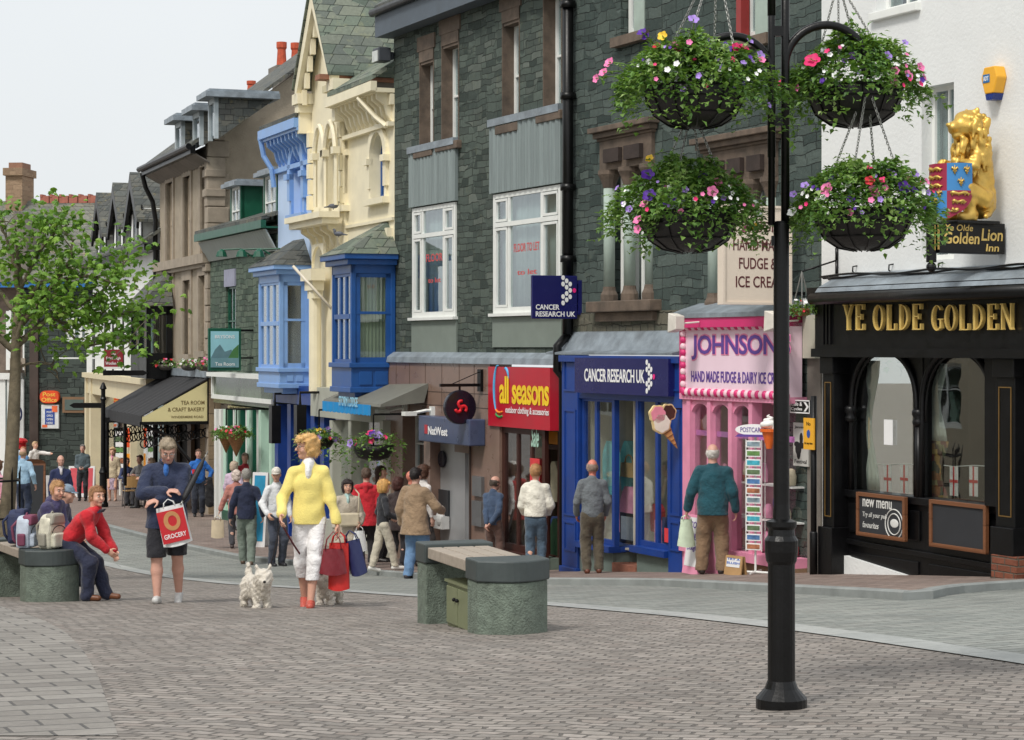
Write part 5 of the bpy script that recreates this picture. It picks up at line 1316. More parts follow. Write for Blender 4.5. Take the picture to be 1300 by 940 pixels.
while xx < x1+3: a.box(xx, xx+.36, 4.3, 4.7, zr, zr+.3); a.box(xx, xx+.1, 4.28, 4.72, zr+.25, zr+.36); xx += .4; k += 1
a.make('ridge_tile', M('red_ridge_tile', (160,98,82), .8, .2, 6, .2), c6)
a = MB(); a.box(E(-40,0)[0], E(-17,0)[0], 3.8, 5.2, E(0,330)[1], E(0,208)[1]); a.box(E(-42,0)[0], E(-15,0)[0], 3.65, 5.35, E(0,212)[1], E(0,202)[1]); ch = a.make('chimney', stone_wall('buff_brick', [(158,132,106),(172,146,120),(144,120,98)], (140,120,96), .4, .15, .5, .012, .01), c6)
a = MB(); a.box(E(-38,0)[0], E(-19,0)[0], 4, 5, E(0,202)[1], E(0,194)[1]); a.make('chimney_cap', M('brick_cap', (140,104,84), .8), ch)
a = MB(); a.prism([(E(12,0)[0], zt_), (E(12,0)[0], E(0,300)[1]), (E(20,0)[0], E(0,268)[1]), (E(36,0)[0], E(0,300)[1]), (E(38,0)[0], zt_)], -.3, 2); a.make('stone_gable', CONC, c6)
a = MB(); a.box(E(38,0)[0], E(49,0)[0], -.12, .0, 0, E(0,398)[1]); a.make('brown_pilaster', M('dark_brown_render', (74,62,56), .8, .15, 2, .3), c6)
a = MB(); a.box(E(-90,0)[0], E(26,0)[0], -.2, .3, E(0,482)[1], E(0,474)[1]); a.box(E(-90,0)[0], E(26,0)[0], -.1, .3, E(0,600)[1], E(0,598)[1])
for u in (2, 13, 26): xx = E(u,0)[0]; a.box(xx-.13, xx+.13, -.12, .3, -1, E(0,482)[1])
a.make('white_shopfront', WHITE, c6)
a = MB(); a.box(x0, E(26,0)[0], .0, .05, -1, E(0,480)[1]); a.make('pane', M('pale_shop_window', (150,166,166), .2, .2, 2, 0, spec=.7), c6)
a = MB(); arch_spandrel(a, E(12,0)[0], E(32,0)[0], E(0,478)[1], E(0,455)[1], -.1, .1); a.make('stone_arch', BST, c6)
a = MB(); r = (E(81,0)[0], E(112,0)[0], E(0,524)[1], E(0,504)[1]); a.box(r[0], r[1], -.12, 0, r[2], r[3]); nb = a.make('notice_board', M('brown_frame', (124,96,70), .7), c6)
a = MB(); a.box(r[0]+.1, r[1]-.1, -.14, -.12, r[2]+.1, r[3]-.1); a.make('board_panel', M('green_grey_board', (84,98,92), .4), nb)
a = MB(); rz = (E(52.5,0)[0], E(77,0)[0], E(0,512)[1], E(0,496)[1]); xm, zm = (rz[0]+rz[1])/2, (rz[2]+rz[3])/2; hw, hh = (rz[1]-rz[0])/2, (rz[3]-rz[2])/2
a.prism([(xm+hw*math.copysign(abs(math.cos(t))**.6, math.cos(t)), zm+hh*math.copysign(abs(math.sin(t))**.75, math.sin(t))) for t in [2*math.pi*k/32 for k in range(32)]], -.2, 0)
so = a.make('oval_sign', M('orange_red_sign', (226,78,30), .5), c6)
a = MB(); lettering(a, 'Post', xm-.25, xm+.25, zm+.02, zm+.18, -.21, .008); lettering(a, 'Office', xm-.3, xm+.3, zm-.19, zm-.03, -.21, .008); a.make('lettering', M('yellow_sign_letters', (246,200,80), .5), so)
a = MB(); r = (E(53.5,0)[0], E(76,0)[0], E(0,544)[1], E(0,514)[1]); a.box(r[0], r[1], -.12, 0, r[2], r[3]); pp = a.make('poster', M('white_poster', (216,218,216), .5), c6)
a = MB(); a.box(r[0]+.15, r[1]-.15, -.13, -.12, r[2]+.15, r[3]-.15); a.make('poster_blue', M('blue_poster', (44,74,150), .5), pp)
a = MB(); a.box(r[1]-.26, r[1]-.04, -.134, -.12, r[3]-.28, r[3]-.04); a.box(r[0]+.04, r[0]+.24, -.134, -.12, r[2]+.04, r[2]+.14); a.make('poster_orange', M('orange_poster', (234,110,60), .5), pp)
a = MB(); 
for i, s_ in enumerate(('POST', 'OFFICE', 'OPEN', 'HERE')): lettering(a, s_, r[0]+.22, r[1]-.22, r[3]-.32-.14*i, r[3]-.24-.14*i, -.137, .006)
a.make('lettering', LWHITE, pp)
a = MB(); th_ = [math.pi*2*k/24 for k in range(24)]; xm, zm = E(31.5, 525); a.prism([(xm+.2*math.cos(t), zm+.32*math.sin(t)) for t in th_], -1.0, -.9); rs = a.make('round_sign', M('round_sign_rim', (40,50,90), .4), c6)
a = MB(); a.prism([(xm+.16*math.cos(t), zm+.26*math.sin(t)) for t in th_], -1.01, -1.0); a.make('round_face', LWHITE, rs)
a = MB(); a.prism([(xm+.06*math.cos(t), zm+.1*math.sin(t)) for t in th_], -1.02, -1.01); a.prism([(xm-.03, zm+.16), (xm+.03, zm+.16), (xm+.03, zm-.14), (xm-.03, zm-.14)], -1.02, -1.01); a.make('emblem', NAVY, rs)
a = MB(); a.tube([(E(20,0)[0], -.1, E(0,470)[1]), (E(24,0)[0], -.8, E(0,466)[1]), (E(29,0)[0], -1.2, E(0,475)[1]), (E(31,0)[0], -1.3, E(0,490)[1])], .06, 6); a.make('swan_neck_lamp', M('pale_grey_metal', (180,184,190), .4), c6, smooth=True)
for v0, v1, mt in ((437, 460, 'lime_sign'), (462, 472, 'white_sign'), (474, 484, 'grey_sign'), (486, 496, 'crimson_sign')):
    col = {'lime_sign': (150,190,90), 'white_sign': (216,216,214), 'grey_sign': (190,180,178), 'crimson_sign': (150,110,140)}[mt]
    a = MB(); a.box(E(-8,0)[0], E(9,0)[0], -1.4, -1.3, E(0,v1)[1], E(0,v0)[1]); a.make('agents_board', M(mt, col, .5, .15, 6, 0), c6)

# beige building on the other side of the square (seen in the pub glass)
c7 = thing('opposite_building', 'plain beige rendered building with white windows facing the inn', 'building', (-14.5, 24, gz(-14.5, 24)), R_(90+13))
BEI = M('beige_render', (196,184,160), .9, .05, 2, .3, dirt=.1)
hl = [(x, x+1.2, z, z+1.5) for x in (-13, -10, -7.2, -4.4, -1.4, 1.6, 4.6, 7.4, 10.2, 13, 16, 19, 22) for z in (1.0, 4.2)]
wall(MB(), -16, 26, -3, 8.5, hl, .4).make('wall', BEI, c7)
for h in hl: window(c7, h, .15, WHITE, cols=(.5,), rows=(.6,), fw=.09, behind='dark')
a = MB(); a.sheet([[(-16, -.5, 8.5), (26, -.5, 8.5)], [(-16, 4, 11.5), (26, 4, 11.5)]], (0,0,.1)); a.make('roof', ROOFD, c7)
# ================================================================ STREET FURNITURE AND SIGNS
def PS(F_, s, u, v):
    n = F_.n_at(u, s); Y = F_.world(s, -n).y
    return -n, (HZ-v)/FPX*Y - F_.zb
M90 = Matrix(((0,-1,0,0),(1,0,0,0),(0,0,1,0),(0,0,0,1)))
def at_fac(name, label, cat, F_, x, y, z, extra=0, group=None):
    return thing(name, label, cat, F_.world(x, y, z), F_.rz+extra, group)
def perp(F_, s, u0, u1, vt, vb):
    "width, height and placing of a board standing out from the wall at s"
    um = (u0+u1)/2
    y0, _ = PS(F_, s, u0, vt); y1, _ = PS(F_, s, u1, vt); _, zt_ = PS(F_, s, um, vt); _, zb_ = PS(F_, s, um, vb)
    return y0, y1, zb_, zt_
# --- charity shop projecting sign
s = F.x(738); y0, y1, z0, z1 = perp(F, s, 675.5, 733, 350, 405)
t = at_fac('projecting_sign', 'square navy projecting sign reading Cancer Research UK on the drainpipe wall', 'sign', F, s, y0, z0, R_(90))
W, H = y1-y0, z1-z0
b = MB().box(0, W, 0, .05, 0, H).make('board', NAVY, t, bevel=.008)
a = MB(); lettering(a, 'CANCER', W*.08, W*.6, H*.21, H*.33, -.004, .02); lettering(a, 'RESEARCH UK', W*.08, W*.95, H*.05, H*.17, -.004, .02); a.make('lettering', LWHITE, b)
a = MB(); ap = MB(); dots(a, ap, W*.68, H*.66, .048, -.003); a.make('dot_emblem', LWHITE, b); ap.make('pink_dot', PINKD, b)
a = MB(); a.bar((W, .03, H*.85), (-y0+0, .03, H*.85), .04); a.bar((W, .03, H*.15), (-y0, .03, H*.15), .04); a.box(-y0-.05, -y0, -.02, .08, H*.1, H*.9); a.make('bracket', NAVY, t)
# --- bank disc sign
s = F.x(613, .15); y0, y1, z0, z1 = perp(F, s, 565, 605, 497, 537.5)
t = at_fac('disc_sign', 'round black sign with a red three-part emblem hanging outside the bank', 'sign', F, s, (y0+y1)/2, (z0+z1)/2, R_(90))
r = (y1-y0)/2; cir = [2*math.pi*k/40 for k in range(40)]
b = MB().prism([(r*math.cos(q), r*1.0*math.sin(q)) for q in cir], 0, .1).make('disc', M('gloss_navy_black', (26,24,38), .2, .05, 3, 0), t, bevel=.015)
a = MB()
for k in range(3):
    q = math.pi/2+k*2*math.pi/3
    a.tube([(r*.2*math.cos(q)+r*.17*math.cos(q+w_), -.006, r*.2*math.sin(q)+r*.17*math.sin(q+w_)) for w_ in [-.5+.5*i for i in range(10)]], .028, 6)
a.make('emblem', M('emblem_red', (222,30,44), .5), b, smooth=True)
yw = -(y0+y1)/2-.15
a = MB(); a.bar((-r*1.25, .05, r*1.28), (yw, .05, r*1.28), .05); a.bar((yw, .05, r*1.15+.05), (-.1, .05, r*2.1) if False else (yw-.02, .05, r*2), .04); a.box(yw-.05, yw, -.02, .12, r*.9, r*2.2); a.tube([(0, .05, r*.95), (0, .05, r*1.28)], .02, 6); a.tube([(yw, .05, r*2.1), (-r*.6, .05, r*1.3)], .008, 5); a.make('bracket', BLACK, t)
# --- fudge board
s = F.x(1024); y0, y1, z0, z1 = perp(F, s, 920, 1002, 264, 384)
t = at_fac('fudge_sign', 'cream upright board advertising hand made fudge and ice cream above the pink shop', 'sign', F, s, y0, z0, R_(90))
W, H = y1-y0, z1-z0
BOARD = M('cream_board', (226,212,196), .55, .03, 3, .05, dirt=.06)
a = MB().box(0, W, 0, .1, 0, H); a.box(-.03, 0, -.02, .12, -.03, H+.03); a.box(W, W+.03, -.02, .12, -.03, H+.03); a.box(0, W, -.02, .12, -.03, 0); a.box(0, W, -.02, .12, H, H+.03); b = a.make('board', BOARD, t)
MAR = M('maroon_letters', (88,34,38), .6)
a = MB()
for i, (q, f0, f1) in enumerate((("JOHNSON'S", .06, .95), ('HAND MADE', .13, .93), ('FUDGE &', .22, .8), ('ICE CREAM', .17, .93))):
    zc = H*(.80-.195*i); lettering(a, q, W*f0, W*f1, zc-.07-(.04 if i == 0 else 0), zc+.07, -.004, .008)
a.tube([(W*.3, -.003, H*.62), (W*.5, -.003, H*.635), (W*.7, -.003, H*.62)], .008, 5)
a.make('lettering', MAR, b)
MB().bar((W, .05, H*.9), (-y0, .05, H*.9), .04).bar((W, .05, H*.1), (-y0, .05, H*.1), .04).make('bracket', BLACK, t)
# --- ice cream signs
s = F.x(866, .3); y0, y1, z0, z1 = perp(F, s, 824, 861, 514, 570)
t = at_fac('ice_cream_sign', 'flat ice cream cone cut-out with three scoops hung beside the fudge shop', 'sign', F, s, y0, z0, R_(90))
W, H = y1-y0, z1-z0
b = MB().prism([(W*.3, H*.5), (W*.62, H*.72), (W*.97, H*.02), (W*.99, 0)], 0, .04).make('wafer_cone', M('wafer', (200,150,92), .7, .2, 12, .3), t)
a = MB()
for k in range(6): a.bar((W*(.33+.1*k), -.004, H*(.5-.085*k)), (W*(.66+.055*k), -.004, H*(.66-.11*k)), .008)
a.make('cone_lines', M('wafer_line', (120,80,44), .7), b)
for (cx, cz, rr, c, nm) in ((.3, .78, .24, (238,150,170), 'pink_scoop'), (.66, .82, .22, (74,44,34), 'chocolate_scoop'), (.42, .58, .27, (244,238,222), 'vanilla_scoop')):
    for q, (ex, m_, n_) in enumerate(((.02, M('cream_outline', (230,206,150), .6), 'scoop_outline'), (0, M(nm, c, .6), nm))):
        r = W*rr+ex; cf = MB().prism([(W*cx+(r+.006*math.sin(7*w_))*math.cos(w_), H*cz+(r+.006*math.sin(7*w_))*math.sin(w_)) for w_ in cir], -.008*(q+1)-.004*(cx < .5), .03); o = cf.make(n_, m_, b)
MB().bar((W*.6, .02, H*.9), (-y0, .02, H*.9), .02).make('bracket', BLACK, t)
s = F.x(1003, .3); y0, y1, z0, z1 = perp(F, s, 968, 985, 524, 570)
t = at_fac('soft_ice_cream_sign', 'giant moulded whipped ice cream cone standing out above the postcards', 'sign', F, s, (y0+y1)/2, z0)
W, H = y1-y0, z1-z0; r = W*.62
b = MB().lathe([(r*.3,0),(r*.55,H*.25),(r*.75,H*.45),(r*.95,H*.47),(r*.95,H*.55)], n=16).make('cone', M('orange_cone', (228,106,40), .4), t, smooth=False)
a = MB(); a.tube([(r*.8*(1-k/40)*math.cos(k*.55), r*.8*(1-k/40)*math.sin(k*.55), H*.58+H*.36*k/34) for k in range(35)], [r*.42*(1-k/38) for k in range(35)], 8); a.ball((0,0,H*.68), (r*.7, r*.7, H*.16)); a.make('whipped_ice_cream', M('white_ice_cream', (244,242,238), .35), b, smooth=True)
MB().bar((0,0,H*.5), (0, -(y0+y1)/2-.3, H*.5), .03).make('bracket', BLACK, t)
# --- postcard rack
PCM = [M('postcard_%s' % n, c, .4, .5, 14, 0) for n, c in (('turquoise', (70,170,190)), ('hills', (90,110,80)), ('blue', (80,120,170)), ('sunset', (170,110,80)), ('grey_lake', (130,150,160)), ('green', (100,140,80)))]
def rack(F_, u, vt, vb, n, cards, label, w=.21, head=True):
    x = F_.x(u, n); z1 = F_.z(u, vt, n); z0 = F_.z(u, vb, n); gz_ = F_.ground(x, -n)+PH
    t = at_fac('postcard_rack', label, 'postcard rack', F_, x, -n, gz_, R_(38))
    z0 -= gz_; z1 -= gz_
    a = MB(); a.tube([(0,.06,0), (0,.06,z1+.05)], .015, 8); a.tube([(-.2,.06,.02),(.2,.06,.02)], .015, 6); a.tube([(0,-.14,.02),(0,.26,.02)], .015, 6)
    for sx in (-w/2, w/2): a.tube([(sx, 0, z0), (sx, 0, z1)], .006, 5)
    for y_ in (.12,): 
        for sx in (-w/2, w/2): a.tube([(sx, y_, z0), (sx, y_, z1)], .006, 5)
    f = a.make('wire_frame', WHITE, t)
    h = (z1-z0)/cards
    for i in range(cards):
        c = MB(); c.box(-w*.45, w*.45, -.015, -.01, z0+h*i+.015, z0+h*(i+1)-.015); co_ = c.make('postcard', LWHITE, f)
        c = MB(); c.box(-w*.4, w*.4, -.019, -.015, z0+h*i+.03, z0+h*(i+1)-.03); c.make('picture', PCM[(i*5+3) % 6], co_)
    if head:
        a = MB(); a.prism([(.24*math.cos(q), z1+.12+.07*math.sin(q)) for q in cir], -.02, .02); hd_ = a.make('header_board', LWHITE, t)
        a = MB(); lettering(a, 'POSTCARDS', -.17, .17, z1+.09, z1+.15, -.024, .004); a.prism([(-.24, z1+.03), (.24, z1+.03), (.2, z1+.06), (-.2, z1+.06)], -.03, .03); a.make('lettering', PURP, f)
    return t
rack(F, 957, 558, 700, .62, 12, 'tall white rack of twelve landscape postcards outside the pink fudge shop')
def aboard(F_, u, vt, vb, n, w, label, face, frame, lines, lm, extra=0, name='a_board', tilt=.16):
    x = F_.x(u, n); gz_ = F_.ground(x, -n)+PH; h = F_.z(u, vt, n)-gz_
    t = at_fac(name, label, 'a-board', F_, x, -n, gz_, extra)
    for k, sg_ in enumerate((-1, 1)):
        Mx = Matrix.Translation((0, sg_*(.02+tilt*h), 0)) @ Matrix.Rotation(-sg_*-math.atan(tilt), 4, 'X') if False else Matrix.Rotation(0, 4, 'X')
        P = lambda xx, zz, off: (xx, sg_*(tilt*(h-zz)+.012)+off, zz)
        a = MB(); a.add([P(-w/2,0,0),P(w/2,0,0),P(w/2,h,0),P(-w/2,h,0),P(-w/2,0,.02),P(w/2,0,.02),P(w/2,h,.02),P(-w/2,h,.02)], [(0,1,2,3),(7,6,5,4),(0,4,5,1),(1,5,6,2),(2,6,7,3),(3,7,4,0)])
        b = a.make('panel', frame, t)
        if sg_ < 0:
            e = .03; a = MB(); a.add([P(-w/2+e,.1,-.004),P(w/2-e,.1,-.004),P(w/2-e,h-e,-.004),P(-w/2+e,h-e,-.004)], [(0,1,2,3)]); a.make('face', face, b)
            a = MB(); 
            for i, q in enumerate(lines):
                zz = h*(.78-.2*i); m2 = MB(); lettering(m2, q, -w*.38, w*.38, 0, h*.11, 0, .008)
                m2.v = [P(v_[0], v_[2]+zz, -.008+v_[1]) for v_ in m2.v]; a.add(m2.v, m2.f)
            if lines: a.make('lettering', lm, b)
    return t
WB = M('white_board', (226,226,226), .5, .03, 3, 0)
aboard(F, 889, 655, 735, .75, .5, 'white board with pink edge reading Doughnuts behind the man in the teal fleece', WB, PINK, ['COFFEE', 'TEA', 'Doughnuts'], PURP)
aboard(F, 933, 706, 740, .9, .3, 'small white board lettered in blue beside the postcard rack', WB, M('wood_edge', (176,140,96), .6), ['TRY A', 'SLUSH'], M('blue_marker', (30,90,180), .5), R_(12))
# --- pub: chalkboards, sign, lion, alarm
CH = M('chalkboard', (44,46,50), .7, .08, 4, .03); OAK = planks('brown_frame_wood', (128,82,52), .3, 2, .12, .6, .1)
def chalk(u0, u1, vt, vb, label, txt):
    x0, x1, z0, z1 = P_.R(u0, u1, vt, vb, .3); t = at_fac('chalkboard', label, 'chalkboard', P_, x0, -.3, z0)
    W, H = x1-x0, z1-z0; a = MB(); e = .045
    a.box(0, e, 0, .05, 0, H); a.box(W-e, W, 0, .05, 0, H); a.box(e, W-e, 0, .05, 0, e); a.box(e, W-e, 0, .05, H-e, H); f = a.make('frame', OAK, t, bevel=.004)
    b = MB().box(e, W-e, .02, .04, e, H-e).make('board', CH, t)
    if txt:
        a = MB(); lettering(a, 'new menu', W*.12, W*.72, H*.68, H*.86, .016, .008); lettering(a, 'Try all your pub', W*.12, W*.62, H*.42, H*.56, .016, -.002, .2); lettering(a, 'favourites', W*.12, W*.45, H*.2, H*.34, .016, -.002, .2)
        for r in (.17, .12): a.tube([(W*.77+r*math.cos(q), .018, H*.36+r*math.sin(q)) for q in cir], .007, 5, closed=True)
        a.ball((W*.77, .02, H*.38), (.08, .006, .05)); a.make('chalk_writing', M('chalk', (214,214,210), .8), b)
    return t
chalk(1086.5, 1148, 628, 684, 'chalkboard with new menu writing below the left pub window', 1)
chalk(1179, 1251, 638, 699, 'blank dark chalkboard below the right pub window', 0)
s = P_.x(1279); y0, y1, z0, z1 = perp(P_, s, 1193, 1276, 283, 322)
t = at_fac('inn_sign', 'long black projecting sign lettered Ye Olde Golden Lion Inn in gilt', 'sign', P_, s, y0, z0, R_(90))
W, H = y1-y0, z1-z0
b = MB().box(0, W, 0, .16, 0, H).make('board', BLACK, t, bevel=.006)
a = MB(); lettering(a, 'Ye Olde', W*.08, W*.5, H*.72, H*.93, -.006, .008, .15); lettering(a, 'Golden', W*.06, W*.6, H*.3, H*.68, -.006, .016, .1); lettering(a, 'Lion', W*.63, W*.96, H*.42, H*.82, -.006, .016, .1); lettering(a, 'Inn', W*.7, W*.9, H*.08, H*.32, -.006, .01, .1); a.make('gilt_lettering', GOLDP, b)
a = MB(); 
for k in range(3): a.box(-.045, -.04, .02+.045*k, .045+.045*k, H*.08, H*.9); a.box(-.035+.0, -.01, -.012+.0, -.008, H*.1, H*.9)
a.make('gilt_stripe', GOLDP, b)
a = MB(); a.tube([(-.05, .08, -.1), (-.05, .08, H+.1)], .055, 10); a.ball((-.05, .08, H+.16), .055); a.ball((-.05, .08, -.15), .055); a.bar((W, .08, H*.85), (-y0, .08, H*.85), .05); a.bar((W, .08, H*.15), (-y0, .08, H*.15), .05); a.make('bracket', BLACK, t)
lion_anchor = (P_, s, y0, y1, z1)
x, z = P_.x(1257, .12), P_.z(1257, 105, .12)
t = at_fac('alarm_box', 'yellow and blue burglar alarm box on the white inn wall', 'alarm box', P_, x, -.002, z)
YEL = M('alarm_yellow', (236,174,50), .4, .04, 4, 0)
b = MB().prism([(-.08,.17),(.1,.17),(.14,.05),(.08,-.12),(-.07,-.12),(-.13,.05)], -.14, 0).make('case', YEL, t, bevel=.012)
MB().prism([(-.07,-.122),(.08,-.122),(.05,-.19),(-.05,-.19)], -.13, 0).make('strobe', M('alarm_blue', (30,54,130), .3), t)
a = MB(); a.box(-.09, .02, -.146, -.14, 0, .09); a.make('label_plate', M('alarm_label', (40,110,170), .5), b)
a = MB(); lettering(a, 'ADT', -.08, .01, .02, .07, -.15, .004); a.make('lettering', LWHITE, b)
# --- passage: finger sign, parking notice on pole, poster
x0, x1, z0, z1 = F.R(1003, 1028, 508, 525, .2)
t = at_fac('direction_sign', 'small black arrow sign reading Cafe and Cycles in the passage', 'sign', F, x0, -.2, z0)
W, H = x1-x0, z1-z0; b = MB().box(0, W, 0, .03, 0, H).make('board', BLACK, t)
a = MB(); lettering(a, 'Cafe &', W*.06, W*.62, H*.55, H*.85, -.004, .006); lettering(a, 'Cycles', W*.06, W*.62, H*.15, H*.45, -.004, .006)
a.prism([(W*.7, H*.85), (W*.8, H*.85), (W*.95, H*.5), (W*.8, H*.15), (W*.7, H*.15), (W*.85, H*.5)], -.004, 0)
for c in ((0, W, 0, .015), (0, W, H-.015, H), (0, .012, 0, H), (W-.012, W, 0, H)): a.box(c[0], c[1], -.004, 0, c[2], c[3])
a.make('lettering', LWHITE, b); MB().box(W*.4, W*.6, .03, .25, H*.4, H*.6).make('fixing', BLACK, t)
x0, x1, z0, z1 = F.R(1007, 1026, 537, 592, .06)
t = at_fac('wall_poster', 'black and white festival poster pasted on the grey passage wall', 'poster', F, x0, -.06, z0)
W, H = x1-x0, z1-z0; b = MB().box(0, W, 0, .02, 0, H).make('sheet', M('grey_poster_paper', (196,196,190), .7, .04, 3, 0), t)
a = MB(); random.seed(9)
for i in range(7): a.ball((W*(.25+.5*random.random()), -.002, H*(.25+.5*random.random())), (.02+.05*random.random(), .004, .03+.06*random.random()), 8, 6)
lettering(a, 'Jennings', W*.1, W*.9, H*.85, H*.93, -.003, .006); lettering(a, 'Festival', W*.1, W*.9, H*.06, H*.15, -.003, .006); a.make('print', M('poster_black', (32,32,34), .7), b)
x = F.x(1033, .45); gq = F.ground(x, -.45)+PH
t = at_fac('sign_pole', 'slim black pole at the left corner of the pub front', 'pole', F, x, -.45, gq)
a = MB(); a.tube([(0,0,0), (0,0,F.z(1033,503,.45)-gq)], .038, 10); a.lathe([(.05,0),(.05,.5),(.04,.52)], n=10); a.make('pole', BLACK, t, smooth=True)
x0, x1, z0, z1 = F.R(1020, 1033, 531, 571, .52)
t = at_fac('parking_notice', 'yellow parking notice plate fixed to the slim black pole', 'sign', F, x0, -.52, z0)
W, H = x1-x0, z1-z0; b = MB().box(0, W, 0, .02, 0, H).make('plate', YEL, t)
a = MB(); a.prism([(W*.5+.035*math.cos(q), H*.5+.05*math.sin(q)) for q in cir], -.004, 0); a.make('blue_roundel', M('roundel_blue', (40,80,160), .5), b)
a = MB(); lettering(a, 'No', W*.3, W*.7, H*.76, H*.88, -.003, .004); lettering(a, 'At any time', W*.1, W*.9, H*.14, H*.24, -.003, .003); a.make('lettering', BLACK, b)
# --- security light on the corner of the slate building
x, z = F.x(508), F.z(505, 78)
t = at_fac('security_light', 'grey floodlight on the top corner of the slate building', 'floodlight', F, 0, -.05, z)
a = MB(); a.prism([(-.3,.22),(0,.26),(0,-.05),(-.22,-.1)], -.2, .12, 'x') if False else a.box(-.2, .12, -.3, -.05, .0, .26); a.box(-.08, .02, -.05, .05, .05, .2); b = a.make('housing', M('dark_grey_metal', (70,74,80), .5), t, bevel=.02)
MB().box(-.17, .09, -.32, -.3, -.0, .2).make('lens', M('frosted_lens', (200,204,200), .3), b)
# --- painted pictorial sign of the green house
s = Q.x(304, 0); y0, y1, z0, z1 = perp(Q, s, 264.5, 306, 417, 471)
y0 -= .35; y1 = y0+(y1-y0) if False else y1
s = Q.x(322); y0, y1, z0, z1 = perp(Q, s, 264.5, 306, 417, 471)
t = at_fac('pictorial_sign', 'green-framed hanging sign painted with a pale blue lake view', 'sign', Q, s, y0, z0, R_(90))
W, H = y1-y0, z1-z0; b = MB().box(0, W, 0, .08, 0, H).make('frame', GREENP, t, bevel=.01)
a = MB(); a.box(W*.07, W*.93, -.01, 0, H*.08, H*.93); pc = a.make('painting', M('sky_picture', (150,204,216), .5, .06, 3, 0), b)
a = MB(); a.prism([(W*.07,H*.3),(W*.2,H*.5),(W*.35,H*.62),(W*.5,H*.45),(W*.7,H*.5),(W*.8,H*.3)], -.014, -.01); a.make('hill', M('blue_hill', (96,130,140), .5), pc)
a = MB(); a.prism([(W*.6,H*.3),(W*.75,H*.5),(W*.92,H*.62),(W*.92,H*.3)], -.018, -.01); a.make('wood', M('picture_green', (72,120,70), .5), pc)
a = MB(); a.box(W*.07, W*.93, -.02, -.01, H*.08, H*.3); a.make('lake', M('picture_lake', (110,150,160), .5), pc)
a = MB(); lettering(a, 'BRYSONS', W*.2, W*.8, H*.76, H*.84, -.016, .008); lettering(a, 'Tea Room', W*.2, W*.8, H*.12, H*.2, -.024, .004); a.make('lettering', LWHITE, pc)
MB().bar((W, .04, H*.95), (-y0, .04, H*.95), .05).bar((W, .04, H*.3), (-y0, .04, H*.3), .04).make('bracket', BLACK, t)
# --- red hanging sign on far lamp column
p = wp(131, 660, 56.0); zq = floor_z(p.x, 56.0)
t = thing('lamp_column', 'slim black fingerpost column in front of the tea room', 'lamp column', (p.x, 56, zq), 0)
hh = (HZ-495)/FPX*56-zq
a = MB(); a.lathe([(.14,0),(.14,.1),(.11,.15),(.1,.9),(.12,.95),(.1,1.0),(.07,1.1),(.06,hh-.3),(.09,hh-.25),(.06,hh-.2),(.06,hh),(.1,hh+.03),(.03,hh+.2)], n=14); col_ = a.make('column', BLACK, t, smooth=False)
a = MB()
for z, sx, l in ((1.7+1.9, 1, 1.1), (hh-.9, 1, .9), (hh-.5, -1, .8)): a.box(0, sx*l, -.03, .03, z, z+.14); a.prism([(sx*l, z), (sx*(l+.12), z+.07), (sx*l, z+.14)], -.03, .03)
a.make('finger_arm', BLACK, t)
p = wp(144, 455, 55.5)
t = thing('shop_sign', 'small dark red sign with white lettering above the black fingerpost', 'sign', (p.x, 55.5, p.z), 0)
W, H = 24/FPX*55.5, 22/FPX*55.5
b = MB().box(-W/2, W/2, 0, .08, -H/2, H/2).make('board', M('dark_red_sign', (134,30,40), .5), t)
a = MB(); lettering(a, 'The', -W*.12, W*.12, H*.12, H*.35, -.006, .006); lettering(a, 'Edinburgh', -W*.38, W*.38, -H*.12, H*.08, -.006, .006); lettering(a, 'Woollen Mill', -W*.42, W*.42, -H*.38, -H*.2, -.006, .006); a.make('lettering', LWHITE, b)
a = MB(); a.tube([(W*.3*math.cos(q), .04, H*.5+.2*math.sin(q)) for q in [math.pi*k/10 for k in range(11)]], .035, 6); a.box(-W/2-.03, W/2+.03, -.02, .1, -H/2-.06, -H/2); a.bar((-W/2, .04, 0), (-W/2-1.5, .5, 0), .04); a.make('hanger', WHITE, t)
# --- benches
BST1 = M('green_granite_block', (112,124,112), .8, .3, 14, .9, dirt=.45, bdist=.02, bscale=60); BCAP = M('dark_slate_cap', (66,74,74), .5, .15, 5, .15); BW = planks('weathered_slats', (176,164,150), .4, 2, .12, .8, .1)
def make_bench(label, loc, rz, drop):
    t = thing('stone_bench', label, 'bench', loc, rz)
    # near block at the origin, far block along +y
    def block(y0, arc, zb_):
        a = MB(); w = .285; n = 12; out = [(-w, y0+.0)] + [(-w+2*w*k/n, y0-arc*math.sin(math.pi*k/n)*.16) for k in range(n+1)] + [(w, y0+.0)]
        back = y0+.26
        outl = [(-w, back)] + out[1:-1] + [(w, back)]
        a.prism(outl, zb_, .385, 'z'); o = a.make('stone_block', BST1, t, bevel=.012)
        a = MB(); outc = [(x*1.05, y-.012 if y < y0+.1 else y+.012) for x, y in outl]; a.prism(outc, .387, .55, 'z'); a.make('cap', BCAP, o, bevel=.012)
    block(0, 1, -.3); block(1.38, -0.2, -.4)
    for k in range(4):
        x = -.27+.136*k; MB().box(x, x+.124, .26, 1.39, .43, .52).make('slat', BW, t, bevel=.008)
    return t
pb = wp(651, 803, 15.75); zb0 = gz(pb.x, 15.75)
bench = make_bench('stone-ended bench with pale wooden slats in the middle of the square', (pb.x, 15.75, zb0+.02), R_(19), .1)
t = thing('utility_cabinet', 'low olive green metal cabinet standing under the bench seat', 'cabinet', (pb.x-.19, 16.2, gz(0, 16.4)-.02), R_(19))
OLV = M('olive_metal', (122,128,98), .5, .08, 4, .1, dirt=.15)
b = MB().box(-.15, .2, 0, .62, 0, .36).make('case', OLV, t, bevel=.006)
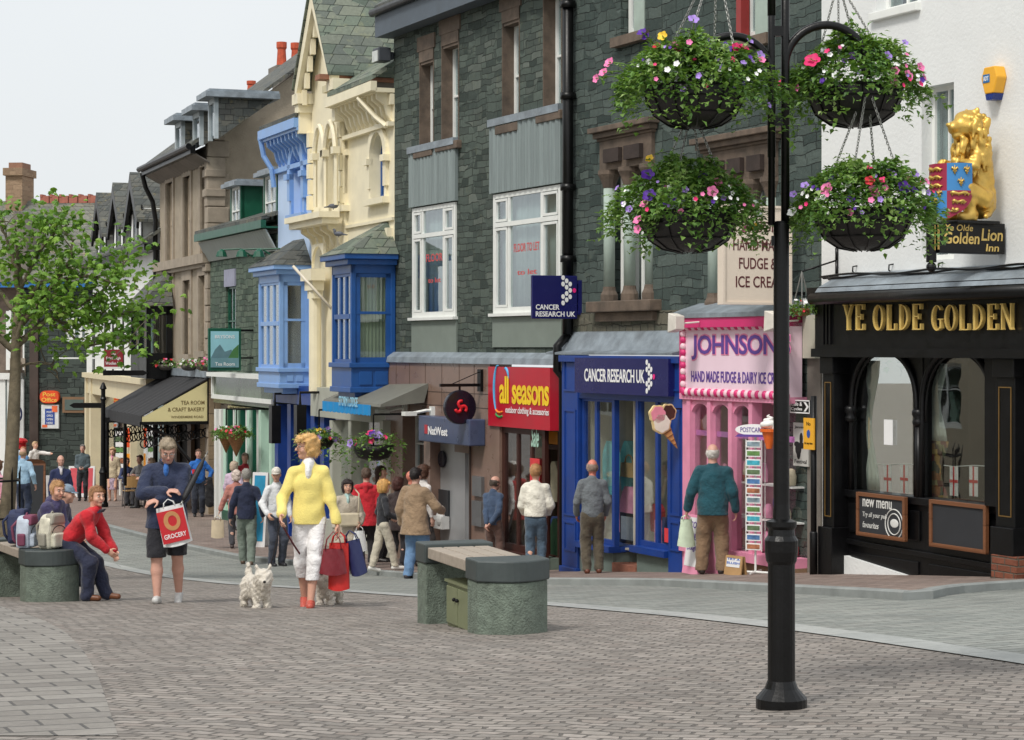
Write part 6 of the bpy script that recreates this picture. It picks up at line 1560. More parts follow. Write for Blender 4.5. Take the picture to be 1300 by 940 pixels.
MB().box(-.17, .22, -.02, .64, .36, .38).make('lid', OLV, t)
for y_ in (.02, .32): 
    d_ = MB().box(-.165, -.15, y_, y_+.28, .03, .33).make('door', OLV, t, bevel=.004); MB().ball((-.18, y_+(.25 if y_ < .1 else .03), .24), .016).make('knob', BLACK, d_)
pb2 = wp(67, 767, 21.6); zb2 = gz(pb2.x, 21.6)
bench2 = make_bench('stone-ended bench where two children sit beside their rucksacks', (pb2.x, 21.6, zb2), R_(27), .1)

# --- lamp post with four hanging baskets
LY = 10.4; K4 = LY/FPX
def lz(v): return (HZ-v)*K4
def lx(u): return (u-CU)*K4
lx0 = lx(992); gzl = gz(lx0, LY)
t = thing('lamp_post', 'tall black double-stemmed lamp post with looped arms for hanging baskets', 'lamp post', (lx0, LY, gzl))
Lz = lambda v: lz(v)-gzl
a = MB(); a.lathe([(.13,0),(.13,.05),(.085,.1),(.07,.14),(.069,Lz(716)),(.078,Lz(712)),(.085,Lz(700)),(.086,Lz(686)),(.07,Lz(680)),(.066,Lz(672)),(.078,Lz(668)),(.078,Lz(662)),(.045,Lz(659)),(.041,Lz(640)),(.040,Lz(284)),(.03,Lz(281))], n=24); a.make('post', IRON, t, smooth=False)
for (u, r) in ((979.5, .018), (997, .022)):
    a = MB(); a.tube([(lx(u)-lx0, 0, Lz(286)), (lx(u)-lx0, 0, Lz(-150))], r, 12); a.make('stem', IRON, t, smooth=True)
a = MB()
for v in (154, 306, 40, -60): a.box(lx(979.5)-lx0, lx(997)-lx0, -.016, .016, Lz(v)-.025, Lz(v)+.025)
a.make('connector', IRON, t)
def hoop(u_s, sgn, top_v, end_du, end_v, start_v, ang=0, r=.021):
    x_s = lx(u_s)-lx0; D = end_du*K4; pts = []
    zt_ = Lz(top_v); hr = D/2; zc = zt_-hr*1.0
    pts.append((0, Lz(start_v)))
    for k in range(25):
        q = math.pi - math.pi*k/24
        pts.append((hr+hr*math.cos(q), zc+hr*math.sin(q)))
    pts.append((D, Lz(end_v)))
    ca, sa = math.cos(ang), math.sin(ang)
    P = [(x_s+sgn*p[0]*ca, sgn*p[0]*sa, p[1]) for p in pts]
    m = MB(); m.tube(P, r, 12); e = P[-1]
    m.lathe([(r,.01),(r*1.5,0),(r*1.5,-.02),(r,-.03),(r*.6,-.045)], e, 12); m.tube([(e[0]+.018*math.cos(q), e[1], e[2]-.06+.022*math.sin(q)) for q in cir[::3]], .004, 5, closed=True)
    m.make('arm', IRON, t, smooth=True)
    return Vector((lx0+e[0], LY+e[1], gzl+e[2]-.075))
ends = []
ends.append(hoop(997, 1, 32, 104, 88, 200, 0)); ends.append(hoop(979.5, -1, 46, 101, 118, 200, 0))
ends.append(hoop(997, 1, -128, 92, -52, 20, R_(35))); ends.append(hoop(979.5, -1, -128, 92, -66, 20, R_(35)))
GR = leafmat('basket_leaves', [(48,80,38),(78,114,54),(104,142,70),(136,166,90),(176,196,136)])
def leaf_mesh(mb, p, d, up, L, w, tones, tone, fold=.3):
    d = d.normalized(); s_ = d.cross(up)
    if s_.length < 1e-4: s_ = Vector((1,0,0))
    s_.normalize(); nrm = s_.cross(d)
    a, b = p, p + d*L + nrm*(-.15*L)
    m_ = p + d*L*.45 + nrm*.04*L
    l_ = m_ + s_*w/2 + nrm*fold*w*.5; r_ = m_ - s_*w/2 + nrm*fold*w*.5
    mb.add([a, l_, b, r_, m_], [(0, 1, 4), (1, 2, 4), (0, 4, 3), (4, 2, 3)]); tones += [tone]*4
def tone_attr(o, tones):
    at = o.data.attributes.new('tone', 'FLOAT', 'FACE'); at.data.foreach_set('value', tones)
_noise = lambda x, y, z: mnoise.noise(Vector((x, y, z)))
def foliage_blob(rng, n, rx, ry, topz, droop, L, seedoff=0):
    mb = MB(); tones = []
    for i in range(n):
        q = rng.uniform(0, 2*math.pi); f = rng.random()**.55
        lump = 1+.28*_noise(math.cos(q)*2.1+seedoff, math.sin(q)*2.1, seedoff)+.1*math.sin(5*q+seedoff)
        rr = f*lump
        x, y = rx*rr*math.cos(q), ry*rr*math.sin(q)
        th_ = topz*(1-f**2.4)*(1+.45*_noise(x*7, y*7, seedoff+5))
        if f > .55 and rng.random() < .58:
            hang = droop*(1+.9*_noise(q*2.2, seedoff, 3)); z = th_-rng.random()**1.3*hang; 
        else: z = th_-rng.random()*.1
        if rng.random() < .05: z += rng.random()*.07
        out = Vector((math.cos(q), math.sin(q), rng.uniform(-.5, .9)*(.6 if z > 0 else 1)-.1)) + Vector((rng.uniform(-.8,.8), rng.uniform(-.8,.8), rng.uniform(-.6,.6)))
        tn = min(1, max(0, .42+.45*_noise(x*6, y*6, z*6+seedoff)+rng.uniform(-.28,.28)))
        leaf_mesh(mb, Vector((x, y, z)), out, Vector((rng.uniform(-.4,.4), rng.uniform(-.4,.4), 1)), L*rng.uniform(.6, 1.25), L*rng.uniform(.45, .8), tones, tn)
    return mb, tones
FLC = {'purple': (76,30,140), 'magenta': (222,40,110), 'pink': (226,120,170), 'white': (236,236,232), 'lilac': (160,130,206), 'yellow': (236,190,50), 'red': (206,44,60)}
FLM = {k: M(k+'_petals', c, .6, .3, 40, 0) for k, c in FLC.items()}
_fl = {}
def flower_mesh(col, r):
    k = (col, round(r, 3))
    if k not in _fl:
        m = MB(); P = [(0, 0, -r*.5)]; n = 20
        for i in range(n):
            q = 2*math.pi*i/n; rr = r*(.78+.22*abs(math.cos(2.5*q))); P.append((rr*math.cos(q), rr*math.sin(q), r*.06*math.sin(7*q)))
        m.add(P, [(0, i+1, (i+1) % n+1) for i in range(n)])
        m.add([(r*.16*math.cos(a_), r*.16*math.sin(a_), -r*.3) for a_ in cir[::5]], [tuple(range(8))])
        me = bpy.data.meshes.new('flower'); me.from_pydata(m.v, [], m.f); me.materials.append(FLM[col]); me.polygons.foreach_set('use_smooth', [True]*len(me.polygons)); _fl[k] = me
    return _fl[k]
def add_flower(par, rng, x, y, z, col, r, face=None):
    o = bpy.data.objects.new('flower', flower_mesh(col, r)); COL.objects.link(o); o.parent = par
    d = face or Vector((x, y-.25, z*.8+.12)) + Vector((rng.uniform(-.2,.2), rng.uniform(-.2,.2), rng.uniform(-.1,.2)))
    o.rotation_mode = 'QUATERNION'; o.rotation_quaternion = d.to_track_quat('Z', 'Y'); o.location = (x, y, z)
def chain(mb, a, b, link=.02, r=.0026):
    a, b = Vector(a), Vector(b); n = max(2, int((b-a).length/(link*.78))); d = (b-a).normalized(); s_ = d.orthogonal().normalized(); u_ = d.cross(s_)
    for i in range(n):
        c = a.lerp(b, (i+.5)/n); w_ = s_ if i % 2 else u_
        mb.tube([c + d*link*.55*math.cos(q) + w_*link*.3*math.sin(q) for q in cir[::5]], r, 4, closed=True)
STEEL = M('galvanised_chain', (150,150,146), .4, .15, 20, 0, metal=.7)
BOWL = M('black_basket_bowl', (26,24,24), .5, .25, 12, .4)
V3_ = Vector
def basket(label, apex, rimz, cx, seed, fcols, fr=.034, rx=.385, n=5200):
    rng = random.Random(seed)
    t = thing('hanging_basket', label, 'hanging basket', (cx.x, cx.y, rimz), 0, 'flower baskets on the lamp post')
    m = MB(); m.lathe([(.05,-.2),(.13,-.185),(.2,-.14),(.24,-.06),(.25,0),(.235,0),(.22,-.06),(.1,-.12),(.01,-.13)], n=28); b = m.make('bowl', BOWL, t, smooth=True)
    m = MB(); 
    for zz, rr in ((0, .252), (-.06, .243), (-.135, .205)): m.tube([(rr*math.cos(q), rr*math.sin(q), zz) for q in cir[::2]], .004, 5, closed=True)
    for k in range(12):
        q = 2*math.pi*k/12; m.tube([(r_*math.cos(q), r_*math.sin(q), z_) for r_, z_ in ((.252,0),(.243,-.06),(.203,-.14),(.132,-.188),(.05,-.204))], .004, 4)
    m.make('wire_hoops', BLACK, b)
    mb, tones = foliage_blob(rng, n, rx, rx*.9, .26, .21, .04, seed*1.7)
    fo_ = mb.make('foliage', GR, t); tone_attr(fo_, tones)
    # trailing stems
    for k in range(4):
        q = rng.uniform(0, 2*math.pi); pts = [Vector((rx*.8*math.cos(q), rx*.75*math.sin(q), .05))]
        for j in range(5): pts.append(pts[-1] + Vector((.035*math.cos(q), .03*math.sin(q), -.045+.02*rng.random())) + Vector((rng.uniform(-.02,.02),)*3))
        sm = MB(); tn = []; 
        for j, p_ in enumerate(pts):
            for _ in range(3): leaf_mesh(sm, p_, Vector((rng.uniform(-1,1), rng.uniform(-1,1), rng.uniform(-.6,.6))), Vector((0,0,1)), .034, .024, tn, rng.random())
        o_ = sm.make('trailing_stem', GR, t); tone_attr(o_, tn)
    top = apex - Vector((cx.x, cx.y, rimz)); 
    for k in range(4):
        q = math.pi/4+k*math.pi/2+.3; m = MB(); chain(m, top, (.245*math.cos(q), .245*math.sin(q), 0)); m.make('chain', STEEL, t)
    for (du, dv, col, sc_) in fcols:
        x = du*K4; z = -dv*K4; yy = -math.sqrt(max(.01, 1-min(.95, (x/rx)**2)))*rx*.72*(1 if abs(z) < .14 else .55)
        sm = MB(); tn = []; b_ = V3_((x*.62, yy*.6, z*.5)); e_ = V3_((x, yy, z)); mid_ = b_.lerp(e_, .55)+V3_((0,-.01,.02)); sm.tube([b_, mid_, e_], .003, 4); tn += [.6]*(len(sm.f))
        for _ in range(5): leaf_mesh(sm, b_.lerp(e_, rng.uniform(.3,.95)), V3_((rng.uniform(-1,1), rng.uniform(-1,.2), rng.uniform(-.6,.5))), V3_((0,0,1)), .038, .028, tn, rng.random())
        o_ = sm.make('flower_stem', GR, t); tone_attr(o_, tn)
        add_flower(t, rng, x, yy, z, col, fr*sc_)
    for k in range(26):
        x = rng.uniform(-.9, .9)*rx; z = rng.uniform(-.04, .2)*(1-(x/rx)**2*.6); add_flower(t, rng, x, -math.sqrt(max(.05, 1-(x/rx)**2))*rx*(.9 if z < .08 else .6), z, rng.choice(['white','lilac','pink','purple','magenta','white']), fr*rng.choice([.28,.36,.5]))
    return t
def bk(label, e, cu, rim_v, seed, fl):
    cx = Vector((lx(cu)+0, e.y, 0)); cx.x = (cu-CU)/FPX*e.y
    rz_ = (HZ-rim_v)/FPX*e.y
    e2 = Vector((cx.x+(e.x-cx.x)*1, e.y, e.z))
    return basket(label, e2, rz_, cx, seed, fl)
e = ends[3]
bk('upper flower basket with two large purple petunias against the slate wall', e, 882, 112, 1,
   [(14,-48,'purple',1.1),(35,-46,'purple',1.15),(48,-46,'magenta',.8),(58,-47,'magenta',.9),(-43,-60,'yellow',.8),(-50,-48,'red',.7),(-29,-48,'pink',.9),(-5,-80,'lilac',.9),(-108,-30,'pink',.9),(-115,-18,'pink',.8),(-124,-10,'pink',.7),(-68,-66,'purple',.8),(-63,-60,'purple',.7),(80,-38,'lilac',.8),(66,-55,'lilac',.6),(-24,-44,'magenta',.7),(79,-30,'pink',.6),(-20,10,'lilac',.5),(25,-14,'white',.4),(90,24,'lilac',.5)])
e = ends[2]
bk('upper flower basket with one big bright pink petunia beside the white wall', e, 1085, 112, 2,
   [(-63,-29,'magenta',1.35),(38,-2,'pink',1.1),(60,-10,'pink',.9),(-8,-37,'lilac',.8),(78,-22,'pink',.8),(32,-33,'lilac',.8),(41,-14,'pink',.7),(78,-2,'white',.9),(60,-55,'lilac',.6),(-98,-6,'magenta',.7),(-97,2,'red',.6),(15,-42,'lilac',.7),(84,-10,'pink',.6),(-45,-44,'white',.6),(18,-22,'white',.5),(-80,5,'pink',.6)])
e = ends[1]
bk('lower flower basket beneath the purple petunias with pink blooms on its left side', e, 874, 270, 3,
   [(-54,-46,'purple',1.1),(-54,-18,'purple',1.1),(24,-22,'pink',.9),(-60,-8,'pink',.8),(-52,-66,'yellow',.7),(-68,12,'pink',.8),(-68,24,'pink',.7),(34,-36,'pink',.8),(15,-44,'purple',.8),(-10,-24,'lilac',.6),(80,20,'yellow',.6),(65,24,'pink',.5),(2,-12,'white',.4),(-22,-38,'white',.5),(38,-14,'lilac',.5),(-48,8,'lilac',.5),(50,-20,'white',.4),(-92,-30,'lilac',.5),(-78,-2,'lilac',.6)])
e = ends[0]
bk('lower flower basket with mixed pink, purple and white blooms beside the inn window', e, 1096, 268, 4,
   [(-47,-35,'purple',.95),(10,-47,'purple',.9),(40,-25,'purple',1.1),(33,2,'purple',.9),(-56,-24,'pink',1.1),(-4,-33,'red',.8),(0,-23,'pink',.7),(3,-17,'pink',.7),(15,-24,'pink',.6),(54,-22,'purple',.7),(-22,-36,'pink',.7),(-27,-10,'purple',.7),(-93,2,'white',.9),(-66,-12,'white',.5),(-36,-44,'white',.5),(60,-44,'lilac',.7),(72,-34,'pink',.6),(28,-48,'lilac',.6),(-80,-30,'lilac',.7),(-92,-20,'lilac',.6),(-28,6,'pink',.6),(74,-20,'lilac',.5),(0,-52,'magenta',.7),(12,-34,'magenta',.6),(-30,-28,'white',.5)])
# --- smaller baskets along the street
WICK = M('wicker', (150,106,70), .9, .3, 30, .6)
V3_ = Vector
def small_basket(label, p, r, cols, bowl=BOWL, cone=False, ns=350, drop=.2, group=None, L=.06, top=None, seed=1):
    rng = random.Random(seed); t = thing('flower_basket', label, 'flower basket', p, 0, group)
    m = MB(); prof = [(.01,-r*1.9),(r*.35,-r*1.2),(r*.7,-r*.5),(r*.85,0)] if cone else [(r*.3,-r*.62),(r*.65,-r*.5),(r*.85,-r*.2),(r*.88,0)]
    m.lathe(prof, n=14); m.make('bowl', bowl, t, smooth=True)
    mb, tones = foliage_blob(rng, ns, r*1.3, r*1.3, r*.55, drop, L, seed*2.3); o = mb.make('foliage', GR, t); tone_attr(o, tones)
    for i in range(14):
        q = rng.uniform(math.pi, 2*math.pi)+rng.uniform(-.4, .4); f = rng.random(); add_flower(t, rng, r*1.2*f*math.cos(q), r*1.2*math.sin(q)*f-.03, r*.5*(1-f*f)+rng.uniform(-.08,.05), rng.choice(cols), r*.16*rng.uniform(.7,1.2))
    if top:
        m = MB(); 
        for k in range(3): q = k*2.1+.4; m.tube([(0,0,top), (r*.85*math.cos(q), r*.85*math.sin(q), 0)], .008, 4)
        m.make('chain', STEEL, t)
    return t
p = F.world(F.x(1018, .5), -.5, F.z(1018, 392, .5)); small_basket('small wicker basket with white and red flowers over the passage', p, .15, ['white', 'red', 'white'], WICK, top=.45, seed=5, drop=.12)
a = MB(); yq = -.5; b0 = F.world(F.x(1018,.5), -.5, F.z(1018,392,.5)+.45); b1_ = F.world(F.x(1064,0), -.02, F.z(1060,331,0)); a.tube([b0, b1_], .012, 6); a.tube([b1_, b1_+Vector((0,0,-.25))], .02, 6); a.tube([b1_, b1_+Vector((0,0,.15))], .02, 6)
tag(a.make('basket_bracket', IRON, smooth=True), 'thin black iron rod holding the small wicker flower basket', 'bracket')
for (fu, u, v, n_, r, cols, lab, cone, sd) in ((Q, 474, 566, 1.0, .42, ['magenta','purple','magenta','lilac'], 'big flower basket trailing magenta blooms beside the bank', False, 6), (Q, 405, 557, 1.0, .34, ['white','red','lilac','yellow'], 'leafy flower basket with white and red blooms behind the woman in yellow', False, 7),
        (Q, 287, 550, .8, .24, ['red','pink','white'], 'cone-shaped wicker basket at the left end of the mint shopfront', True, 8), (Q, 300, 551, .8, .27, ['red','red','pink'], 'cone-shaped wicker basket full of red flowers on the mint shopfront', True, 9)):
    p = fu.world(fu.x(u, n_), -n_, fu.z(u, v, n_)); tt = small_basket(lab, p, r, cols, WICK if cone else BOWL, cone, 500, .5 if not cone else .15, None, .09, None, sd)
    hk = MB(); q_ = (fu.world(fu.x(u, n_), 0, 0)-fu.world(fu.x(u, n_), -n_, 0)); hk.tube([(0,0,0), (0,0,.55)], .015, 5); hk.tube([(0,0,.55), (q_.x, q_.y, .55)], .02, 5); hk.make('bracket', BLACK, tt)
for i, u in enumerate((208, 237, 257)):
    p = B.world(B.x(u+3, .25), -.25, B.z(u, 463, .25)); small_basket(('round wall pot of red and white flowers nearest the half-timbered house', 'middle round wall pot of flowers above the black awning', 'round wall pot of flowers above the cream awning side')[i], p, .26, ['red','white','pink'], M('grey_pot', (110,104,98), .7), False, 160, .1, 'wall pots above the tea room awning', .09, None, 20+i)
# --- pigeons on the cream house
PIG = M('pigeon_grey', (92,96,106), .6, .2, 10, 0)
for i, (u, v, n_) in enumerate(((423, 262, .3), (430, 297, .3))):
    p = Q.world(Q.x(u, n_), -n_, Q.z(u, v, n_))
    t = thing('pigeon', ('dark pigeon perched on the sill below the paired arched windows', 'grey pigeon facing left above the dark blue bay roof')[i], 'pigeon', p, R_(160 if i else 20)); t.scale = (.6,.6,.6)
    a = MB(); a.ball((0,0,0), (.17,.075,.08)); a.ball((.14,0,.07), (.05,.045,.09)); a.ball((.17,0,.14), (.045,.035,.035)); a.prism([(-.1,.02),(-.32,-.03),(-.3,-.06),(-.1,-.05)], -.03, .03); a.tube([(.2,0,.14),(.235,0,.13)], [.012,.003], 5); a.tube([(0,.02,-.06),(0,.02,-.12)], .008, 5); a.tube([(0,-.02,-.06),(0,-.02,-.12)], .008, 5)
    a.make('body', PIG, t, smooth=True)

# ================================================================ TREE WITH GUARD
TY = 29.5; tp = wp(6, 728, TY); tzg = gz(tp.x, TY)
BARK = M('grey_brown_bark', (120,110,90), .9, .3, 9, .7, dirt=.4, bdist=.02)
tr = thing('tree', 'slim young maple tree with green leaves growing in a black iron guard', 'tree', (tp.x, TY, tzg))
KT = TY/FPX
def tl(u, v, dy=0): return Vector(((u-CU)*KT*(1+dy/TY)-tp.x, dy, (HZ-v)*KT*(1+dy/TY)-tzg))
m = MB(); spine = [(6,728),(7,690),(10,640),(14,590),(17,540),(19,490),(20,440),(22,400),(26,360),(22,320),(20,290)]
m.tube([tl(*p) for p in spine], [.15,.12,.11,.1,.095,.085,.07,.055,.04,.025,.012], 12)
rng = random.Random(12)
limbs = [((20,440),(60,405),(90,395),(130,398),.05),((21,420),(60,370),(90,330),(92,300),.045),((24,380),(20,340),(8,305),(0,280),.04),((20,450),(-10,420),(-40,400),(-70,370),.05),((22,400),(50,360),(110,350),(150,360),.04),((60,405),(100,412),(150,400),(190,390),.03),((24,370),(50,320),(70,295),(88,285),.03),((60,405),(110,440),(150,432),(175,438),.02),((14,470),(40,460),(66,462),(76,485),.02),((22,400),(-20,350),(-40,300),(-30,260),.04),((90,395),(130,370),(150,345),(160,330),.025),((20,440),(30,400),(60,380),(70,350),.035)]
sites = []
for l in limbs:
    dy = rng.uniform(-.5,.5)
    P = [tl(l[0][0], l[0][1]), tl(*l[1], dy*.4), tl(*l[2], dy*.8), tl(*l[3], dy)]
    Pq = []
    for k in range(13):
        q = k/12*3; i = min(2, int(q)); f = q-i; Pq.append(P[i].lerp(P[i+1], f)+Vector((rng.uniform(-.02,.02),)*3))
    m.tube(Pq, [l[4]*(1-.85*k/12)+.004 for k in range(13)], 7); sites += Pq[3:]
    for k in range(4, 13, 1):
        if rng.random() < .8:
            d = Vector((rng.uniform(-1,1), rng.uniform(-1,1), rng.uniform(-.3,1))).normalized()*rng.uniform(.2,.55)
            m.tube([Pq[k], Pq[k]+d*.5+Vector((0,0,.03)), Pq[k]+d], [.01,.007,.003], 5); sites += [Pq[k]+d*.6, Pq[k]+d]
m.make('trunk', BARK, tr, smooth=True)
TL = leafmat('maple_leaves', [(58,94,34),(86,126,46),(114,154,58),(144,182,80),(122,144,64)])
def maple(mb, p, d, up, L, tones, tone):
    d = d.normalized(); s_ = d.cross(up); s_ = s_.normalized() if s_.length > 1e-4 else Vector((1,0,0)); nn = s_.cross(d)
    out = [(0,0),(.18,.42),(.5,.38),(.45,.62),(.62,.92) if False else (.34,.8),(.12,.78),(0,1.05)]
    pts = [p] ; prof = [(-.0,0),(.32,.08),(.5,.3),(.36,.42),(.42,.72),(.2,.68),(0,1.05)]
    V = [p + s_*a*L + d*b*L + nn*(-.22*L*(abs(a)+b*b*.6)) for a, b in prof] + [p - s_*a*L + d*b*L + nn*(-.22*L*(abs(a)+b*b*.6)) for a, b in prof[1:-1][::-1]]
    c = p + d*L*.45 + nn*.02; n = len(V); mb.add(V+[c], [(i, (i+1) % n, n) for i in range(n)]); tones += [tone]*n
def tree_leaves(name_par, sites, n, spread, L, rng, mat):
    mb = MB(); tones = []
    for i in range(n):
        s_ = rng.choice(sites); p = s_ + Vector((rng.gauss(0,spread), rng.gauss(0,spread), rng.gauss(0,spread*.7)))
        maple(mb, p, Vector((rng.uniform(-1,1), rng.uniform(-1,1), rng.uniform(-1.1,.35))), Vector((rng.uniform(-.6,.6), rng.uniform(-.9,.3), 1)), L*rng.uniform(.6,1.2), tones, min(1,max(0,.5+.5*_noise(p.x*2, p.y*2, p.z*2)+rng.uniform(-.25,.25))))
    o = mb.make('crown', mat, name_par); tone_attr(o, tones); return o
# keep leaf clumps where the crown is dense
dens = [s_ for s_ in sites if s_.z+tzg > (HZ-455)*KT]
tree_leaves(tr, dens, 2300, .19, .108, rng, TL)
# guard
gd = thing('tree_guard', 'black iron tree guard of pointed uprights and hoops', 'tree guard', (tp.x-.12, TY-.02, tzg))
Rg = .33
for k in range(8):
    q = 2*math.pi*k/8+.2; m = MB(); x, y = Rg*math.cos(q), Rg*math.sin(q); m.tube([(x,y,0),(x,y,1.55),(x*1.05,y*1.05,1.66)], [.016,.016,.003], 6); m.make('upright', IRON, gd, smooth=True)
for z in (.32, .92, 1.46): m = MB(); m.tube([(Rg*math.cos(q), Rg*math.sin(q), z) for q in cir], .018, 6, closed=True); m.make('hoop', IRON, gd, smooth=True)
m = MB(); m.tube([(.62*math.cos(q), .62*math.sin(q), .03) for q in cir], .03, 6, closed=True); m.make('base_ring', IRON, gd, smooth=True)
# ================================================================ SOFT BODIES: distance fields turned into one continuous surface
V3 = Vector
class SDF:
    def __init__(s, k=.025): s.p = []; s.k = k; s.clips = []; s.fold = 0; s.fs = 22
    def cap(s, a, b, r0, r1=None, flat=1.0, M_=None, k=None):
        s.p.append(('c', np.array(a, float), np.array(b, float), r0, r0 if r1 is None else r1, flat, M_, k)); return s
    def ell(s, c, r, M_=None, k=None, sub=False):
        s.p.append(('s' if sub else 'e', np.array(c, float), np.array(r, float), M_, None, None, None, k)); return s
    def clip(s, axis, sign, val): s.clips.append((axis, sign, val)); return s   # keep sign*(x[axis]-val) < 0
    def mesh(s, h):
        lo, hi = np.full(3, 1e9), np.full(3, -1e9)
        for p in s.p:
            if p[0] == 's': continue
            if p[0] == 'c':
                r = max(p[3], p[4])*max(1, p[5]); lo = np.minimum(lo, np.minimum(p[1], p[2])-r); hi = np.maximum(hi, np.maximum(p[1], p[2])+r)
            else: r = p[2].max(); lo = np.minimum(lo, p[1]-r); hi = np.maximum(hi, p[1]+r)
        lo -= 3*h; hi += 3*h; n = np.ceil((hi-lo)/h).astype(int)+1
        ax = [lo[i]+h*np.arange(n[i]) for i in range(3)]
        F_ = np.full(n, .2, np.float32)
        for p in s.p:
            k = p[7] if p[7] is not None else s.k
            if p[0] == 'c': r = max(p[3], p[4])*max(1, p[5]); l = np.minimum(p[1], p[2])-r; g_ = np.maximum(p[1], p[2])+r
            else: r = p[2].max(); l = p[1]-r; g_ = p[1]+r
            m = 2*k+2*h; sl_ = []
            for i in range(3):
                a_ = max(0, int((l[i]-m-lo[i])/h)); b_ = min(n[i], int((g_[i]+m-lo[i])/h)+2); sl_.append(slice(a_, b_))
            X = ax[0][sl_[0]][:, None, None]; Y = ax[1][sl_[1]][None, :, None]; Z = ax[2][sl_[2]][None, None, :]
            if p[0] == 'c':
                a, b = p[1], p[2]; c = (a+b)/2; fl = p[5]
                x, y, z = X-a[0], Y-a[1], Z-a[2]; d = b-a
                if p[6] is None:
                    y = y/fl; d = d.copy(); d[1] /= fl
                else:
                    R = p[6]; x, y, z = (x*R[0][i]+y*R[1][i]+z*R[2][i] for i in range(3)); d = np.array([d @ np.array([R[0][i], R[1][i], R[2][i]]) for i in range(3)]); y = y/fl; d[1] /= fl
                dd = d @ d
                t = np.clip((x*d[0]+y*d[1]+z*d[2])/max(dd, 1e-9), 0, 1)
                q = np.sqrt((x-t*d[0])**2+(y-t*d[1])**2+(z-t*d[2])**2) - (p[3]+(p[4]-p[3])*t)
                q = q*(1+fl)/2 if fl < 1 else q
            else:
                x, y, z = X-p[1][0], Y-p[1][1], Z-p[1][2]
                if p[3] is not None: R = p[3]; x, y, z = (x*R[0][i]+y*R[1][i]+z*R[2][i] for i in range(3))
                r = p[2]; k0 = np.sqrt((x/r[0])**2+(y/r[1])**2+(z/r[2])**2); k1 = np.sqrt((x/r[0]**2)**2+(y/r[1]**2)**2+(z/r[2]**2)**2)
                q = k0*(k0-1)/np.maximum(k1, 1e-6)
            cur = F_[sl_[0], sl_[1], sl_[2]]
            if p[0] == 's':
                hh = np.maximum(k-np.abs(cur+q), 0)/k; F_[sl_[0], sl_[1], sl_[2]] = np.maximum(cur, -q)+hh*hh*k*.25
            else:
                hh = np.maximum(k-np.abs(cur-q), 0)/k; F_[sl_[0], sl_[1], sl_[2]] = np.minimum(cur, q)-hh*hh*k*.25
        X = ax[0][:, None, None]; Y = ax[1][None, :, None]; Z = ax[2][None, None, :]
        if s.fold:
            w = s.fs
            F_ = F_ + s.fold*(np.sin(w*Z+3*np.sin(w*.35*X+1)+2.2*np.sin(w*.4*Y))*.6+np.sin(w*1.7*Z+w*.9*X+2*np.sin(w*.5*Y))*.4+.5*np.sin(w*.8*X-w*1.1*Y+2*np.sin(w*.3*Z)))
        for c in s.clips:
            if callable(c): F_ = np.maximum(F_, c(X, Y, Z))
            else: F_ = np.maximum(F_, c[1]*((X, Y, Z)[c[0]]-c[2]))
        return surfnet(F_.astype(np.float32), lo, h)
_CO = [(i, j, k) for i in (0,1) for j in (0,1) for k in (0,1)]
_ED = [(a, b) for a in _CO for b in _CO if sum(abs(x-y) for x, y in zip(a, b)) == 1 and a < b]
def surfnet(f, o, h):
    s = f < 0; s[0] = s[-1] = False; s[:, 0] = s[:, -1] = False; s[:, :, 0] = s[:, :, -1] = False
    c = np.zeros([d-1 for d in f.shape], np.int8)
    for i, j, k in _CO: c += s[i:s.shape[0]-1+i, j:s.shape[1]-1+j, k:s.shape[2]-1+k]
    act = (c > 0) & (c < 8); idx = np.argwhere(act)
    if len(idx) == 0: return [], []
    acc = np.zeros((len(idx), 3)); cnt = np.zeros(len(idx))
    for a, b in _ED:
        ia = idx+a; ib = idx+b; fa = f[ia[:,0], ia[:,1], ia[:,2]]; fb = f[ib[:,0], ib[:,1], ib[:,2]]
        sa = s[ia[:,0], ia[:,1], ia[:,2]]; sb = s[ib[:,0], ib[:,1], ib[:,2]]; m = sa != sb
        t = np.clip(fa/np.where(np.abs(fa-fb) < 1e-9, 1, fa-fb), 0, 1)[:, None]
        acc[m] += (np.array(a)+(np.array(b)-np.array(a))*t)[m]; cnt[m] += 1
    v = o + h*(idx+acc/np.maximum(cnt, 1)[:, None])
    mp = np.full(act.shape, -1, np.int64); mp[act] = np.arange(len(idx))
    F_ = []
    for ax_ in range(3):
        s0 = [slice(None)]*3; s1 = [slice(None)]*3; s0[ax_] = slice(0, -1); s1[ax_] = slice(1, None)
        d = s[tuple(s0)].astype(np.int8)-s[tuple(s1)].astype(np.int8); e = np.argwhere(d != 0); sg_ = d[d != 0]
        b, c_ = (ax_+1) % 3, (ax_+2) % 3
        ok = (e[:, b] > 0) & (e[:, c_] > 0) & (e[:, b] < f.shape[b]-1) & (e[:, c_] < f.shape[c_]-1); e = e[ok]; sg_ = sg_[ok]
        q = []
        for db, dc in ((-1,-1),(0,-1),(0,0),(-1,0)):
            g_ = e.copy(); g_[:, b] += db; g_[:, c_] += dc; q.append(mp[g_[:,0], g_[:,1], g_[:,2]])
        q = np.stack(q, 1); q[sg_ < 0] = q[sg_ < 0][:, ::-1]; F_.append(q)
    F_ = np.concatenate(F_); F_ = F_[(F_ >= 0).all(1)]
    return v, F_
